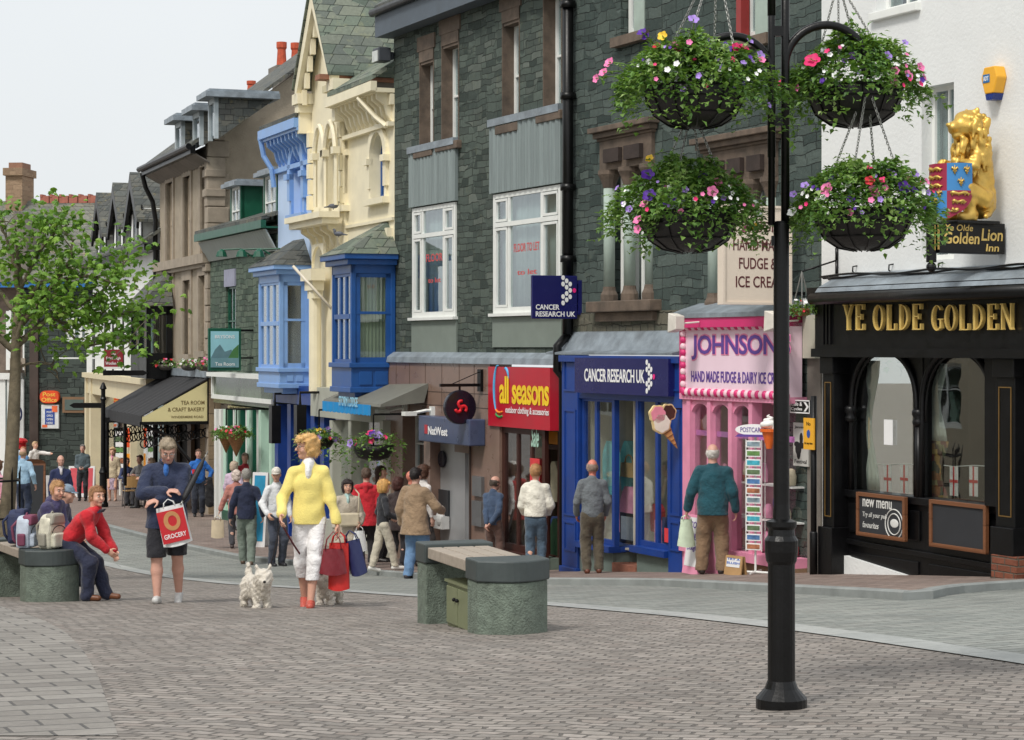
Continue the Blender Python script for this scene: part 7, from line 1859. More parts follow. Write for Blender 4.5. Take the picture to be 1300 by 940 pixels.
def np_obj(name, vf, mat, parent=None):
    v, f = vf; me = bpy.data.meshes.new(name)
    if len(v):
        me.vertices.add(len(v)); me.vertices.foreach_set('co', np.asarray(v, np.float32).ravel())
        me.loops.add(len(f)*4); me.loops.foreach_set('vertex_index', np.asarray(f, np.int32).ravel())
        me.polygons.add(len(f)); me.polygons.foreach_set('loop_start', np.arange(0, len(f)*4, 4, dtype=np.int32)); me.polygons.foreach_set('loop_total', np.full(len(f), 4, np.int32))
        me.polygons.foreach_set('use_smooth', np.ones(len(f), bool)); me.update(calc_edges=True); me.validate()
    me.materials.append(mat); o = bpy.data.objects.new(name, me); COL.objects.link(o)
    if parent: o.parent = parent
    return o
def rotm(yaw=0, pitch=0, roll=0):
    "yaw left about z, pitch down (nod forward), roll"
    return (Matrix.Rotation(yaw, 3, 'Z') @ Matrix.Rotation(-pitch, 3, 'X') @ Matrix.Rotation(roll, 3, 'Y'))
def ik(a, t, l1, l2, pole):
    d = t-a; L = d.length; L = max(min(L, (l1+l2)*.999), abs(l1-l2)*1.01+1e-4); d = d.normalized()
    q = (l1*l1-l2*l2+L*L)/(2*L); h = math.sqrt(max(0, l1*l1-q*q)); n = (pole - d*pole.dot(d)); n = n.normalized() if n.length > 1e-5 else V3((0,-1,0))
    return a+d*q+n*h, a+d*L
SKIN = M('skin', (206,164,146), .5, .08, 12, .08); SKINR = M('ruddy_skin', (206,158,140), .5, .1, 12, .08); SKINP = M('fair_skin', (222,172,148), .5, .07, 12, .08)
EYEW = M('eye_white', (220,216,210), .3, 0, 3, 0); EYED = M('eye_dark', (40,34,32), .2, 0, 3, 0); LIPS = M('lips', (168,88,84), .5, .05, 5, 0)
_cm = {}
def cloth(name, rgb, bump=1.0, scale=5, var=.16, rough=.85): return M('cloth_'+name, rgb, rough, var, scale, bump, sheen=.2, bscale=11, bdist=.035)
def strands(obj, mat, name, n, L, w, droop, rough, seed=1):
    me = obj.data; rng = random.Random(seed); nv = len(me.vertices); fb = MB()
    if not nv: return
    for _ in range(n):
        v = me.vertices[rng.randrange(nv)]; nn = v.normal; p0 = v.co-nn*.004
        g_ = V3((0,0,-1)); g_ = g_-nn*g_.dot(nn); d_ = (nn*rng.uniform(.12,.12+rough)+g_*droop+V3((rng.uniform(-1,1), rng.uniform(-1,1), rng.uniform(-1,1)))*rough*.6)
        if d_.length < .01: continue
        d_.normalize(); sd = d_.cross(nn); sd = sd.normalized() if sd.length > 1e-4 else V3((1,0,0)); l = L*rng.uniform(.6,1.3)
        fb.add([p0-sd*w, p0+sd*w, p0+d_*l*.6+nn*.002+sd*w*.6, p0+d_*l], [(0,1,2),(0,2,3)])
    fb.make(name, mat, obj.parent)
def person(label, u, Y, vtop, face, H=None, w=1.0, lean=0, twist=0, feet=((.055,0),(-.055,0)), hands=(None, None), head=(0, 0), skin=SKIN, hair='short', hairc=(90,70,56),
           top=None, topoff=.012, sleeve=.97, hem=.5, flare=0, bottom=None, legoff=.014, cuff=.05, waist=.56, shoes=(50,42,40), skirt=None, inner=None, extra=None, fem=False, h=.014,
           pelvis=None, facef=False, footyaw=(0, 0), topname='jacket', bottomname='trousers', toes=(0,0), palms=(None, None), group=None, X=None, fold=.0055, ground=None, elbow=(None, None), bare_leg=False, sandals=False, curl=.7, cat='person', hood=None):
    Xw = (u-CU)/FPX*Y if X is None else X; gz_ = floor_z(Xw, Y) if ground is None else ground
    if H is None: H = (HZ-vtop)/FPX*Y-gz_
    if not (1.45 < H < 1.98) and pelvis is None: print('HEIGHT', label, round(H, 2), 'feet v', round(HZ-gz_*FPX/Y, 1))
    root = thing('person', label, cat, (Xw, Y, gz_), R_(180+face), group)
    S = H; wd = (.86 if fem else .94)*w
    pv = V3((0,0,.525*S)) if pelvis is None else V3(pelvis)
    Rt = rotm(twist, lean)
    up = Rt @ V3((0,0,1)); fw = Rt @ V3((0,1,0)); rt = Rt @ V3((1,0,0))
    chest = pv + up*.215*S; neck = pv + up*.325*S; shz = pv + up*.285*S
    shz = pv + up*.272*S; shs = [shz + rt*sg*.096*S*wd for sg in (1, -1)]
    hips = [pv + V3((sg*.052*S, 0, -.01*S)) for sg in (1, -1)]
    ank = []; kn = []
    for i, sg in enumerate((1, -1)):
        f = feet[i]; a = V3((f[0]*S, f[1]*S, (f[2] if len(f) > 2 else 0)*S+.045*S)); k_, a2 = ik(hips[i], a, .245*S, .24*S, V3((sg*.08, 1, .0))); kn.append(k_); ank.append(a2)
    wr = []; el = []
    for i, sg in enumerate((1, -1)):
        t = hands[i]; tt = V3((sg*.138*wd*S, .02*S, .49*S)) + (pv-V3((0,0,.525*S))) + (shs[i]-V3((sg*.096*S*wd, 0, .797*S))-(pv-V3((0,0,.525*S)))) *.9 if t is None else V3(t)*S
        pole = V3((sg*.6, -1, -.2)) if elbow[i] is None else V3(elbow[i]); e, w2_ = ik(shs[i], tt, .165*S, .15*S, pole); el.append(e); wr.append(w2_)
    Rh = Rt @ Matrix.Rotation(math.radians(head[0]), 3, 'Z') @ Matrix.Rotation(math.radians(-head[1])+ (lean*.6 if True else 0), 3, 'X')
    if pelvis is not None or lean: Rh = Matrix.Rotation(twist+math.radians(head[0]), 3, 'Z') @ Matrix.Rotation(-math.radians(head[1])-lean*.3, 3, 'X')
    hc = neck + Rh @ V3((0, .012*S, .098*S)); RhN = [list(r) for r in Rh]; RtN = [list(r) for r in Rt]
    hs = S/1.75*(1.12 if S < 1.58 else 1.05)
    HP = lambda x, y, z: hc + Rh @ (V3((x, y, z))*hs)
    b = SDF(.02)
    b.cap(pv, chest, .088*S*wd, .083*S*wd, .68, RtN); b.cap(chest, shz-up*.01*S, .084*S*wd, .052*S*wd, .62, RtN)
    b.cap(neck-up*.02*S, hc-up*.03*S, .034*S*wd, .031*S*wd)
    for q in shs: b.cap(neck-up*.025*S, q, .03*S*wd, .03*S*wd)
    for i, sg in enumerate((1, -1)):
        b.cap(shs[i], el[i], .029*S*wd, .023*S*wd); b.cap(el[i], wr[i], .023*S*wd, .0155*S)
        b.cap(hips[i], kn[i], .052*S*wd, .033*S*wd); mid = kn[i].lerp(ank[i], .35)+V3((0,-.008*S,0)); b.cap(kn[i], mid, .031*S*wd, .034*S*wd); b.cap(mid, ank[i], .034*S*wd, .02*S)
        fy = math.radians(footyaw[i]); fd = V3((math.sin(fy)*sg, math.cos(fy), -math.sin(math.radians(toes[i])))).normalized(); hl = ank[i]+V3((0,0,-.022*S))-fd*.022*S
        b.cap(hl, hl+fd*.1*S+V3((0,0,-.004*S)), .021*S, .017*S)
        # hand
        d = (wr[i]-el[i]).normalized(); pn = V3((-sg, 0, 0)) if palms[i] is None else V3(palms[i]); pn = (pn-d*pn.dot(d)); pn = pn.normalized() if pn.length > .01 else d.orthogonal().normalized()
        sd = d.cross(pn)*(1 if sg > 0 else -1)*-1      # towards the thumb
        if palms[i] is None and sd.y < 0: sd = -sd
        R_h = Matrix((sd, pn, d)).transposed(); pc = wr[i]+d*.03*S
        b.ell(pc, (.024*S, .011*S, .032*S), [list(r) for r in R_h], k=.012)
        for q in range(4):
            o_ = (q-1.5)*-.0125*S; base = wr[i]+d*.052*S+sd*o_; l = (.026, .030, .028, .021)[q]*S; ca = curl*(.75+.1*q)
            d1 = (d*math.cos(ca*.6)+pn*math.sin(ca*.6)); d2 = (d*math.cos(ca*1.7)+pn*math.sin(ca*1.7))
            b.cap(base, base+d1*l, .0055*S, .005*S, k=.004); b.cap(base+d1*l, base+d1*l+d2*l*.85, .005*S, .0042*S, k=.004)
        tb = wr[i]+d*.018*S+sd*.018*S; t1 = (sd*.75+d*.55+pn*.4).normalized(); t2 = (sd*.25+d*.85+pn*.5).normalized()
        b.cap(tb, tb+t1*.026*S, .0075*S, .006*S, k=.006); b.cap(tb+t1*.026*S, tb+t1*.026*S+t2*.02*S, .006*S, .005*S, k=.004)
    # head with face
    b.ell(HP(0,-.008,.018), V3((.074,.094,.098))*hs, RhN); b.ell(HP(0,.022,-.045), V3((.054,.062,.062))*hs, RhN, k=.03); b.cap(HP(0,.062,-.088), HP(0,.066,-.09), .022*hs)
    b.cap(HP(0,.088,.012), HP(0,.112,-.022), .009*hs, .014*hs, k=.012); b.cap(HP(-.03,.076,.03), HP(.03,.076,.03), .014*hs, k=.015)
    for sg in (1, -1):
        b.ell(HP(sg*.076,-.008,-.008), V3((.010,.018,.03))*hs, RhN, k=.006); b.ell(HP(sg*.03,.094,.008), V3((.016,.012,.010))*hs, RhN, k=.008, sub=True); b.ell(HP(sg*.04,.06,-.03), V3((.022,.022,.022))*hs, RhN, k=.02)
    b.cap(HP(-.018,.082,-.058), HP(.018,.082,-.058), .009*hs, k=.008)
    np_obj('body', b.mesh(h), skin, root)
    if facef:
        for sg in (1, -1):
            e_ = MB(); e_.ball(HP(sg*.03,.079,.009), V3((.013,.010,.0085))*hs, 10, 8); eo = e_.make('eye', EYEW, root, smooth=True)
            e_ = MB(); e_.ball(HP(sg*.03,.086,.008), V3((.0065,.006,.0068))*hs, 8, 6); e_.make('iris', EYED, eo, smooth=True)
            e_ = MB(); e_.tube([HP(sg*(.014+.012*k), .094-.004*k, .030+.004*math.sin(k*1.2)) for k in range(4)], [.003,.004,.004,.002], 5); e_.make('eyebrow', M('brow_%d_%d_%d' % tuple(int(c*.6) for c in hairc), tuple(int(c*.6) for c in hairc), .8), root, smooth=True)
        e_ = MB(); e_.tube([HP(-.022,.083,-.058), HP(-.01,.092,-.055), HP(0,.094,-.057), HP(.01,.092,-.055), HP(.022,.083,-.058)], [.002,.0055,.006,.0055,.002], 6); e_.make('lips', LIPS, root, smooth=True)
    # hair
    if hair:
        f = SDF(.015); hm = M('hair_%d_%d_%d' % hairc, hairc, .6, .3, 25, .6, bscale=90); f.fold = .003*hs; f.fs = 70
        Ri = Rh.transposed()
        def cut(y0, z0, zl=None):
            def g_(X, Y, Z):
                x, y, z = X-hc.x, Y-hc.y, Z-hc.z
                ly = (Ri[1][0]*x+Ri[1][1]*y+Ri[1][2]*z)/hs; lz_ = (Ri[2][0]*x+Ri[2][1]*y+Ri[2][2]*z)/hs
                out = -np.maximum(y0-ly+.25*np.minimum(lz_, 0)*-1*0, lz_-z0)
                if zl is not None: out = np.maximum(out, zl-lz_)
                return out*hs
            return g_
        if hair == 'short': f.ell(HP(0,-.014,.026), V3((.084,.102,.104))*hs, RhN); f.clips.append(cut(.028, .062, -.05)); f.cap(HP(-.05,.05,.085), HP(.05,.05,.085), .022*hs)
        elif hair == 'balding': f.ell(HP(0,-.016,.0), V3((.083,.098,.085))*hs, RhN); f.clips.append(cut(.02, .2, -.05)); f.clips.append(lambda X, Y, Z: (Ri[2][0]*(X-hc.x)+Ri[2][1]*(Y-hc.y)+Ri[2][2]*(Z-hc.z))-.045*hs)
        elif hair == 'bob':
            f.ell(HP(0,-.016,.02), V3((.098,.115,.113))*hs, RhN); f.ell(HP(0,-.035,-.04), V3((.095,.085,.085))*hs, RhN); f.clips.append(cut(.035, .055, -.1)); f.cap(HP(-.055,.065,.072), HP(.055,.065,.072), .026*hs)
        elif hair == 'curly':
            f.fold = .009*hs; f.fs = 62; f.ell(HP(0,-.016,.03), V3((.102,.115,.112))*hs, RhN); f.ell(HP(0,-.045,-.03), V3((.09,.08,.08))*hs, RhN); f.clips.append(cut(.04, .06, -.09)); f.cap(HP(-.05,.07,.085), HP(.05,.07,.085), .03*hs)
        elif hair == 'long':
            f.ell(HP(0,-.016,.02), V3((.09,.108,.108))*hs, RhN); f.cap(HP(0,-.06,.0), HP(0,-.075,-.2), .085*hs, .06*hs, .6); f.clips.append(cut(.03, .055)); 
        elif hair == 'ponytail':
            f.ell(HP(0,-.012,.024), V3((.082,.101,.103))*hs, RhN); f.clips.append(cut(.03, .06, -.06)); f.cap(HP(0,-.1,.02), HP(0,-.13,-.14), .028*hs, .014*hs)
        elif hair == 'cap':
            f.fold = 0; f.ell(HP(0,-.008,.036), V3((.086,.104,.098))*hs, RhN); f.clips.append(cut(-.2, .035)); f.clips.append(lambda X, Y, Z: .03*hs-(Ri[2][0]*(X-hc.x)+Ri[2][1]*(Y-hc.y)+Ri[2][2]*(Z-hc.z)))
            f.clips.pop(0)
            pk = MB(); pk.sheet([[HP(-.07+.14*j/6, .075+.075*k*math.sin(math.pi*(j+.6)/7.2), .042-.008*k) for j in range(7)] for k in (0, 1)], (0,0,-.006)); pk.make('cap_peak', hm, root, smooth=True)
            g2 = SDF(.015); g2.ell(HP(0,-.016,.0), V3((.081,.096,.08))*hs, RhN); g2.clips.append(cut(.0, .2, -.05)); np_obj('hair', g2.mesh(max(h*.8, .008)), M('hair_110_96_84', (110,96,84), .7), root)
        ho = np_obj('cap' if hair == 'cap' else 'hair', f.mesh(max(h*.75, .0065)), hm, root)
        if h < .0118 and hair != 'cap': strands(ho, M('strand_%d_%d_%d' % hairc, tuple(min(255, int(c*1.12)) for c in hairc), .5, .35, 60, 0), 'hair_strands', 1500, .026 if hair in ('short','balding') else .034, .0016, .9, .75 if hair == 'curly' else .3)
    # top garment
    if top:
        tm = top if not isinstance(top, tuple) else cloth('%d_%d_%d' % top, top)
        f = SDF(.03); o = topoff; f.fold = fold
        f.cap(pv+up*.02*S, chest, (.088*wd)*S+o, (.085*wd)*S+o, .72, RtN); f.cap(chest, shz-up*.01*S, .085*S*wd+o, .05*S*wd+o*.8, .66, RtN)
        for q in shs: f.cap(neck-up*.03*S, q, .032*S+o*.4, .031*S*wd+o*.7, k=.02)
        if fem: f.ell(chest+up*.0*S+fw*.024*S, V3((.075,.034,.05))*S, RtN, k=.04)
        if hem < .5:
            f.cap(pv+up*.03*S, V3((pv.x, pv.y, hem*S)), .09*S*wd+o, (.095+flare)*S*wd+o, .78)
        for i in (0, 1):
            f.cap(shs[i], el[i], .030*S*wd+o*.7, .026*S*wd+o*.75, k=.02)
            if sleeve > .5: f.cap(el[i], el[i].lerp(wr[i], min(1, sleeve)-.04), .025*S*wd+o*.75, .0185*S+o*.7, k=.02)
        f.cap(neck-up*.04*S, neck-up*.005*S, .046*S+o*.3, .04*S+o*.2)
        if pelvis is None: f.clip(2, -1, hem*S)
        np_obj(topname, f.mesh(h), tm, root)
    if inner:
        ma = cloth('%d_%d_%d' % inner, inner); f = SDF(.02); f.cap(neck+fw*.012*S-up*.02*S, neck+fw*.014*S+up*.006*S, .038*S, .036*S); f.ell(chest+up*.062*S+fw*.042*S, (.02*S,.02*S+topoff,.05*S), RtN); np_obj('shirt', f.mesh(min(h, .01)), ma, root)
    if hood:
        f = SDF(.02); f.cap(neck-up*.02*S+rt*.04*S-fw*.03*S, neck-up*.02*S-rt*.04*S-fw*.03*S, .035*S); f.cap(neck-up*.02*S-fw*.05*S, neck-up*.08*S-fw*.06*S, .04*S, .02*S); np_obj('hood', f.mesh(h), cloth('%d_%d_%d' % hood, hood), root)
    if bottom:
        bm_ = bottom if not isinstance(bottom, tuple) else cloth('%d_%d_%d' % bottom, bottom)
        f = SDF(.02); o = legoff; f.fold = fold*.9
        f.cap(pv+V3((0,0,-.01*S)), pv+up*.03*S, .088*S*wd+.006, .086*S*wd+.006, .74)
        for i in (0, 1):
            f.cap(hips[i], kn[i], .053*S*wd+o*.6, .039*S*wd+o, k=.025)
            if cuff < .2: f.cap(kn[i], ank[i]+V3((0,0,-.01*S)), .039*S*wd+o, .028*S*wd+o, k=.025)
            elif cuff < .3: e2_ = kn[i].lerp(ank[i], .7); f.cap(kn[i], e2_, .036*S*wd+o, .033*S*wd+o, k=.015)
            else: f.cap(kn[i].lerp(hips[i], .5), kn[i], .046*S*wd+o, .045*S*wd+o, k=.02)
        if pelvis is None: f.clip(2, -1, cuff*S)
        if pelvis is None: f.clip(2, 1, waist*S+.02)
        np_obj(bottomname, f.mesh(h), bm_, root)
    if skirt:
        sc_, sh = skirt; f = SDF(.03); f.fold = fold*1.4; f.cap(pv+up*.03*S, V3((0, 0, sh*S)), .088*S*wd+.006, .12*S*wd, .8); f.clip(2, -1, sh*S); f.clip(2, 1, waist*S+.02)
        np_obj('skirt', f.mesh(h), sc_ if not isinstance(sc_, tuple) else cloth('%d_%d_%d' % sc_, sc_), root)
    if shoes:
        sm_ = M('shoe_%d_%d_%d' % shoes, shoes, .45, .15, 15, .1)
        for i, sg in enumerate((1, -1)):
            fy = math.radians(footyaw[i]); fd = V3((math.sin(fy)*sg, math.cos(fy), -math.sin(math.radians(toes[i])))).normalized(); hl = ank[i]+V3((0,0,-.022*S))-fd*.024*S
            f = SDF(.015); f.cap(hl, hl+fd*.115*S+V3((0,0,-.004*S)), .026*S, .022*S)
            if not sandals: f.cap(hl+fd*.02*S+V3((0,0,.012*S)), hl+fd*.06*S+V3((0,0,.004*S)), .026*S, .02*S)
            else: f.clips.append(lambda X, Y, Z, z0=hl.z, y0=hl.y, fd=fd: np.where(Z < z0-.008*S, -1., np.where(((X-hl.x)*fd.x+(Y-hl.y)*fd.y > .06*S) & ((X-hl.x)*fd.x+(Y-hl.y)*fd.y < .085*S), -1., .01)))
            f.clip(2, -1, ank[i].z-.0455*S-.0) if abs(toes[i]) < 5 else None
            np_obj('shoe', f.mesh(min(h, .009)), sm_, root)
    M_ = Matrix.Translation((Xw, Y, gz_)) @ Matrix.Rotation(R_(180+face), 4, 'Z')
    return dict(root=root, S=S, W=lambda p: M_ @ V3(p), wr=wr, el=el, HP=HP, neck=neck, chest=chest, pv=pv, up=up, fw=fw, rt=rt, sh=shs, d=[(wr[i]-el[i]).normalized() for i in (0,1)], kn=kn, ank=ank, rz=R_(180+face))
# ================================================================ PEOPLE
NEAR, MID, FAR = .0075, .011, .016
def bag(label, name, p, w, h, d, mat, rz=0, loop=.12, cat='bag', taper=.9, motif=None, tilt=0, sag=.02, gap=.06, hmat=None):
    t = thing(name, label, cat, p, rz); t.rotation_euler.y = tilt
    m = MB(); rows = []
    n = 10
    for side in (-1, 1):
        P = [[((-w/2+w*i/n)*(1-(1-taper)*(j/6)), side*(d/2*math.sin(math.pi*(i+.35)/(n+.7))**.5*(1-.35*j/6))+.006*math.sin(i*1.7+j*2.3), -loop-h+h*j/6-(sag*math.sin(math.pi*i/n) if j == 0 else 0)) for i in range(n+1)] for j in range(7)]
        rows.append(P)
    m.grid(rows[0]); m.grid(rows[1])
    for i in range(n): m.add([rows[0][0][i], rows[0][0][i+1], rows[1][0][i+1], rows[1][0][i]], [(0,1,2,3)])
    for j in range(6):
        for i in (0, n): m.add([rows[0][j][i], rows[0][j+1][i], rows[1][j+1][i], rows[1][j][i]], [(0,1,2,3)])
    b = m.make('body', mat, t, smooth=True)
    for s_ in (-1, 1):
        m = MB(); m.tube([(-gap, s_*d*.3, -loop-.01), (-gap*.8, s_*d*.2, -loop*.45), (0, 0, 0), (gap*.8, s_*d*.2, -loop*.45), (gap, s_*d*.3, -loop-.01)], .006, 5); m.make('handle', hmat or mat, t, smooth=True)
    if motif: motif(b, w, h, d, loop)
    return t
# man in navy jacket with umbrella and red carrier
p1 = person('man in a navy jacket and black shorts looking down, arms folded over a furled umbrella', 212, 21.3, 556, 4, head=(10, 32), hands=((-.005,.145,.685), (.03,.155,.635)), elbow=((1,-.15,-.35),(-1,-.15,-.35)),
    feet=((.05,.1),(-.06,-.12)), toes=(-12, 22), w=1.1, skin=SKINR, hair='short', hairc=(150,136,116), top=(36,46,74), topoff=.04, hem=.455, flare=.012, inner=(50,110,190), bottom=(26,26,34), legoff=.034, cuff=.285, shoes=(206,206,204), h=NEAR, facef=True, palms=((0,-.4,-1),(0,-.4,-1)), fold=.007)
def glasses(P_, mat):
    m = MB()
    for sg in (1, -1): m.tube([P_['HP'](sg*.031+.023*math.cos(q), .108+.0*math.sin(q), .006+.018*math.sin(q)) for q in cir[::3]], .0022, 5, closed=True); m.tube([P_['HP'](sg*.054, .106, .012), P_['HP'](sg*.078, .02, .012)], .002, 4)
    m.tube([P_['HP'](-.008,.11,.012), P_['HP'](.008,.11,.012)], .002, 4); m.make('spectacles', mat, P_['root'], smooth=True)
glasses(p1, STEEL)
def jacket_details(P_, S=1.75):
    m = MB(); a_ = P_['neck']; z0 = P_['pv']
    m.tube([a_+P_['fw']*.075+P_['up']*-.01, P_['chest']+P_['fw']*.125, z0+P_['fw']*.15+P_['up']*-.02], .006, 5); m.make('zip', M('zip_grey', (90,94,100), .4), P_['root'], smooth=True)
    for sg in (1, -1):
        m = MB(); m.sheet([[a_+P_['rt']*sg*.02+P_['fw']*.085-P_['up']*.05, a_+P_['rt']*sg*.075+P_['fw']*.05-P_['up']*.0], [a_+P_['rt']*sg*.03+P_['fw']*.09+P_['up']*.01, a_+P_['rt']*sg*.08+P_['fw']*.045+P_['up']*.045]], .012); m.make('collar', cloth('30_38_60', (30,38,60)), P_['root'], smooth=True)
jacket_details(p1)
m = MB(); m.tube([p1['wr'][1]+p1['d'][1]*-.02+V3((.028*math.cos(q)*0, .028*math.cos(q), .028*math.sin(q))) for q in cir[::3]], .008, 6, closed=True); m.make('watch', LWHITE, p1['root'], smooth=True)
ua, ub = wp(232, 636, 20.98), wp(264, 573, 21.25)
ub_ = p1['W']((0,0,0)); t = thing('umbrella', 'black furled umbrella held diagonally across the man in the navy jacket', 'umbrella', ua)
d = ub-ua; L = d.length; dn = d.normalized(); q_ = dn.to_track_quat('Z', 'Y'); t.rotation_mode = 'QUATERNION'; t.rotation_quaternion = q_
m = MB(); m.lathe([(.012,0),(.03,.04),(.038,.12),(.03,.42),(.014,L-.1),(.008,L-.08)], n=12, sx=1, sy=.9); m.make('canopy', M('black_nylon', (20,20,24), .5, .2, 20, .4), t, smooth=True)
m = MB(); m.tube([(0,0,L-.1),(0,0,L)], .005, 6); m.tube([(0,0,.0),(0,0,-.05)], .011, 7); m.make('shaft', STEEL, t, smooth=True)
REDB = M('red_carrier', (196,34,44), .35, .05, 5, .15, spec=.6); WHB = M('white_plastic', (228,230,230), .35, .04, 6, .3)
def motif1(b, w, h, d, l):
    m = MB(); m.box(-w*.46, w*.46, -d/2-.012, -d/2-.006, -l-h*.93, -l-h*.1); f = m.make('red_print', REDB, b)
    m = MB(); 
    o_ = [(.085*math.cos(q)*(1+.0*q), -l-h*.38+.1*math.sin(q)) for q in cir]; i_ = [(.045*math.cos(q)+.005, -l-h*.38+.055*math.sin(q)) for q in cir]
    for k in range(40): m.prism([o_[k], o_[(k+1)%40], i_[(k+1)%40], i_[k]], -d/2-.017, -d/2-.01)
    m.make('tan_ring', M('tan_print', (196,140,90), .5), f)
    m = MB(); lettering(m, 'GROCERY', -w*.38, w*.38, -l-h*.82, -l-h*.7, -d/2-.016, .012); m.make('lettering', LWHITE, f)
pp = wp(213, 634, 21.02)
bag('red and white plastic carrier bag hanging from the hands of the man in navy', 'carrier_bag', pp, .30, .40, .12, WHB, R_(4), .07, motif=motif1, tilt=R_(-13), taper=.93)
# woman in yellow
p2 = person('woman in a yellow jumper and white cropped trousers walking two white dogs', 392, 20.3, 557, 3, fem=True, head=(-68, 0), hands=((.155,.14,.555),(-.175,.05,.475)), elbow=((.5,-1,-.2),(-.5,-1,0)),
    feet=((.03,-.1),(-.015,.1)), toes=(16,-4), skin=M('tanned_skin', (206,158,136), .5, .08, 12, .08), hair='curly', hairc=(214,172,112), top=M('yellow_knit', (238,220,128), .9, .08, 14, .8, sheen=.3, bdist=.008, bscale=70), topoff=.024, hem=.495, sleeve=.95, bottom=(232,230,230), legoff=.016, cuff=.17, shoes=(190,84,70), sandals=False, h=NEAR, facef=True, inner=(240,240,238), fold=.006, w=1.03, topname='jumper')
glasses(p2, BLACK)
m = MB()
for i in range(9):
    for sg in (-1, 1):
        pass
MAROON = M('maroon_leather', (120,28,40), .35, .12, 10, .1, spec=.6)
wl = p2['W'](p2['wr'][1]+p2['d'][1]*.075)
bag('maroon leather handbag held by the woman in yellow', 'handbag', wl+V3((-.05,-.06,0)), .27, .24, .1, MAROON, R_(8), .17, 'handbag', .72, gap=.08)
bag('bright red shopping bag behind the maroon handbag', 'shopping_bag', wl+V3((.0,.02,0)), .21, .45, .14, M('scarlet_bag', (196,40,36), .45, .06, 8, .2), R_(-5), .12, 'shopping bag', .9, gap=.07)
bag('navy blue paper bag hanging at the right of the red shopping bag', 'paper_bag', wl+V3((.10,.06,-.0)), .16, .34, .1, M('navy_paper', (34,42,86), .5, .05, 8, .1), R_(-12), .1, 'shopping bag', 1.0, gap=.06, tilt=R_(-14))
# man in teal fleece
p3 = person('stout grey-haired man in a teal fleece and tan trousers seen from behind, carrying a bag', 905, 26.3, 567, 172, w=1.16, head=(14, 0), hands=((.175,.03,.5),(-.2,.03,.505)), feet=((.07,0),(-.09,.0)), footyaw=(15,15), skin=SKINR, hair='balding', hairc=(196,192,186), top=(18,72,84), topoff=.035, hem=.465, bottom=(124,100,76), legoff=.028, cuff=.03, shoes=(44,36,32), h=.0095, fold=.006)
wl = p3['W'](p3['wr'][1]+p3['d'][1]*.08)
bag('pale green and white plastic bag held by the man in the teal fleece', 'carrier_bag', wl, .24, .34, .12, M('pale_green_plastic', (206,222,196), .4, .12, 8, .4), R_(20), .06, taper=.6)
# man in grey by the charity shop
p4 = person('bald man in a grey fleece and olive trousers looking into the charity shop window', 752, 29.0, 586, 184, w=1.02, head=(-10, 4), hands=((.13,.1,.52),(-.13,.1,.52)), feet=((.06,.02),(-.05,-.02)), skin=M('pink_skin', (214,132,112), .5, .08, 12, .1), hair='balding', hairc=(150,130,116), top=(104,110,114), topoff=.022, hem=.50, bottom=(84,76,62), legoff=.022, cuff=.03, shoes=(96,52,36), h=.0095)
m = SDF(.02)
for i in (0, 1): m.cap(p4['sh'][i]+V3((0,.0,-.1)), p4['el'][i], .068, .056); m.cap(p4['el'][i], p4['wr'][i], .052, .038)
person('short-haired woman with a cream cardigan round her shoulders and jeans outside the outdoor shop', 680, 30.2, 593, 176, fem=True, w=1.05, hands=((.1,.13,.55),(-.1,.13,.55)), feet=((.05,.03),(-.05,-.02)), skin=SKINP, hair='short', hairc=(170,126,84), top=(226,222,208), topoff=.045, hem=.535, sleeve=.9, bottom=(74,94,112), legoff=.018, cuff=.03, shoes=(60,50,44), h=.0105, fold=.008, topname='cardigan')
person('elderly man in a navy denim jacket with his hands behind his back', 626, 33.0, 607, 150, w=.95, head=(-20, 12), hands=((.03,-.1,.52),(-.02,-.11,.5)), elbow=((1,.1,0),(-1,.1,0)), feet=((.05,0),(-.05,0)), skin=SKINR, hair='balding', hairc=(80,70,62), top=(62,80,106), topoff=.02, hem=.49, bottom=(98,74,66), legoff=.022, cuff=.03, shoes=(40,34,30), h=MID)
p7 = person('person in a tan jacket and jeans reaching out to the cash machine', 527, 31.0, 597, 152, w=1.08, hands=((.17,.2,.62),(-.16,.03,.5)), feet=((.06,.03),(-.06,-.03)), hair='short', hairc=(34,28,28), top=(150,126,100), topoff=.045, hem=.41, flare=.03, bottom=(104,138,176), legoff=.026, cuff=.03, shoes=(50,46,52), h=.0105, fold=.007)
p8 = person('blonde woman in a black jacket and cream trousers facing the bank queue', 486, 32.6, 612, 112, fem=True, head=(0, 4), hands=((.1,.14,.6),(-.1,.12,.58)), feet=((.03,.14),(-.03,-.12)), toes=(0,14), skin=SKINP, hair='bob', hairc=(206,160,96), top=(38,40,46), topoff=.022, hem=.5, bottom=(198,190,172), legoff=.022, cuff=.045, shoes=(224,222,216), h=MID)
person('person in a long hooded red coat and black trousers seen from behind', 465, 35.2, 597, 182, w=1.08, hands=((.12,.08,.52),(-.12,.08,.52)), hair='short', hairc=(92,74,62), top=(192,30,44), topoff=.035, hem=.42, flare=.02, bottom=(30,28,32), legoff=.02, cuff=.03, shoes=(70,50,44), h=MID, hood=(192,30,44))
p10 = person('dark-haired woman in a beige raincoat facing the square with a white bag', 441, 33.6, 612, 12, fem=True, w=1.12, hands=((.14,.06,.52),(-.12,.12,.56)), skin=SKINP, hair='bob', hairc=(46,34,34), top=(186,176,160), topoff=.04, hem=.24, flare=.07, bottom=(40,36,40), legoff=.01, cuff=.03, shoes=(50,44,44), h=MID, facef=True, inner=(170,200,196), topname='raincoat')
bag('thin white plastic bag held by the woman in the beige raincoat', 'carrier_bag', p10['W'](p10['wr'][1]+p10['d'][1]*.07), .26, .32, .12, WHB, R_(10), .08, taper=.6)
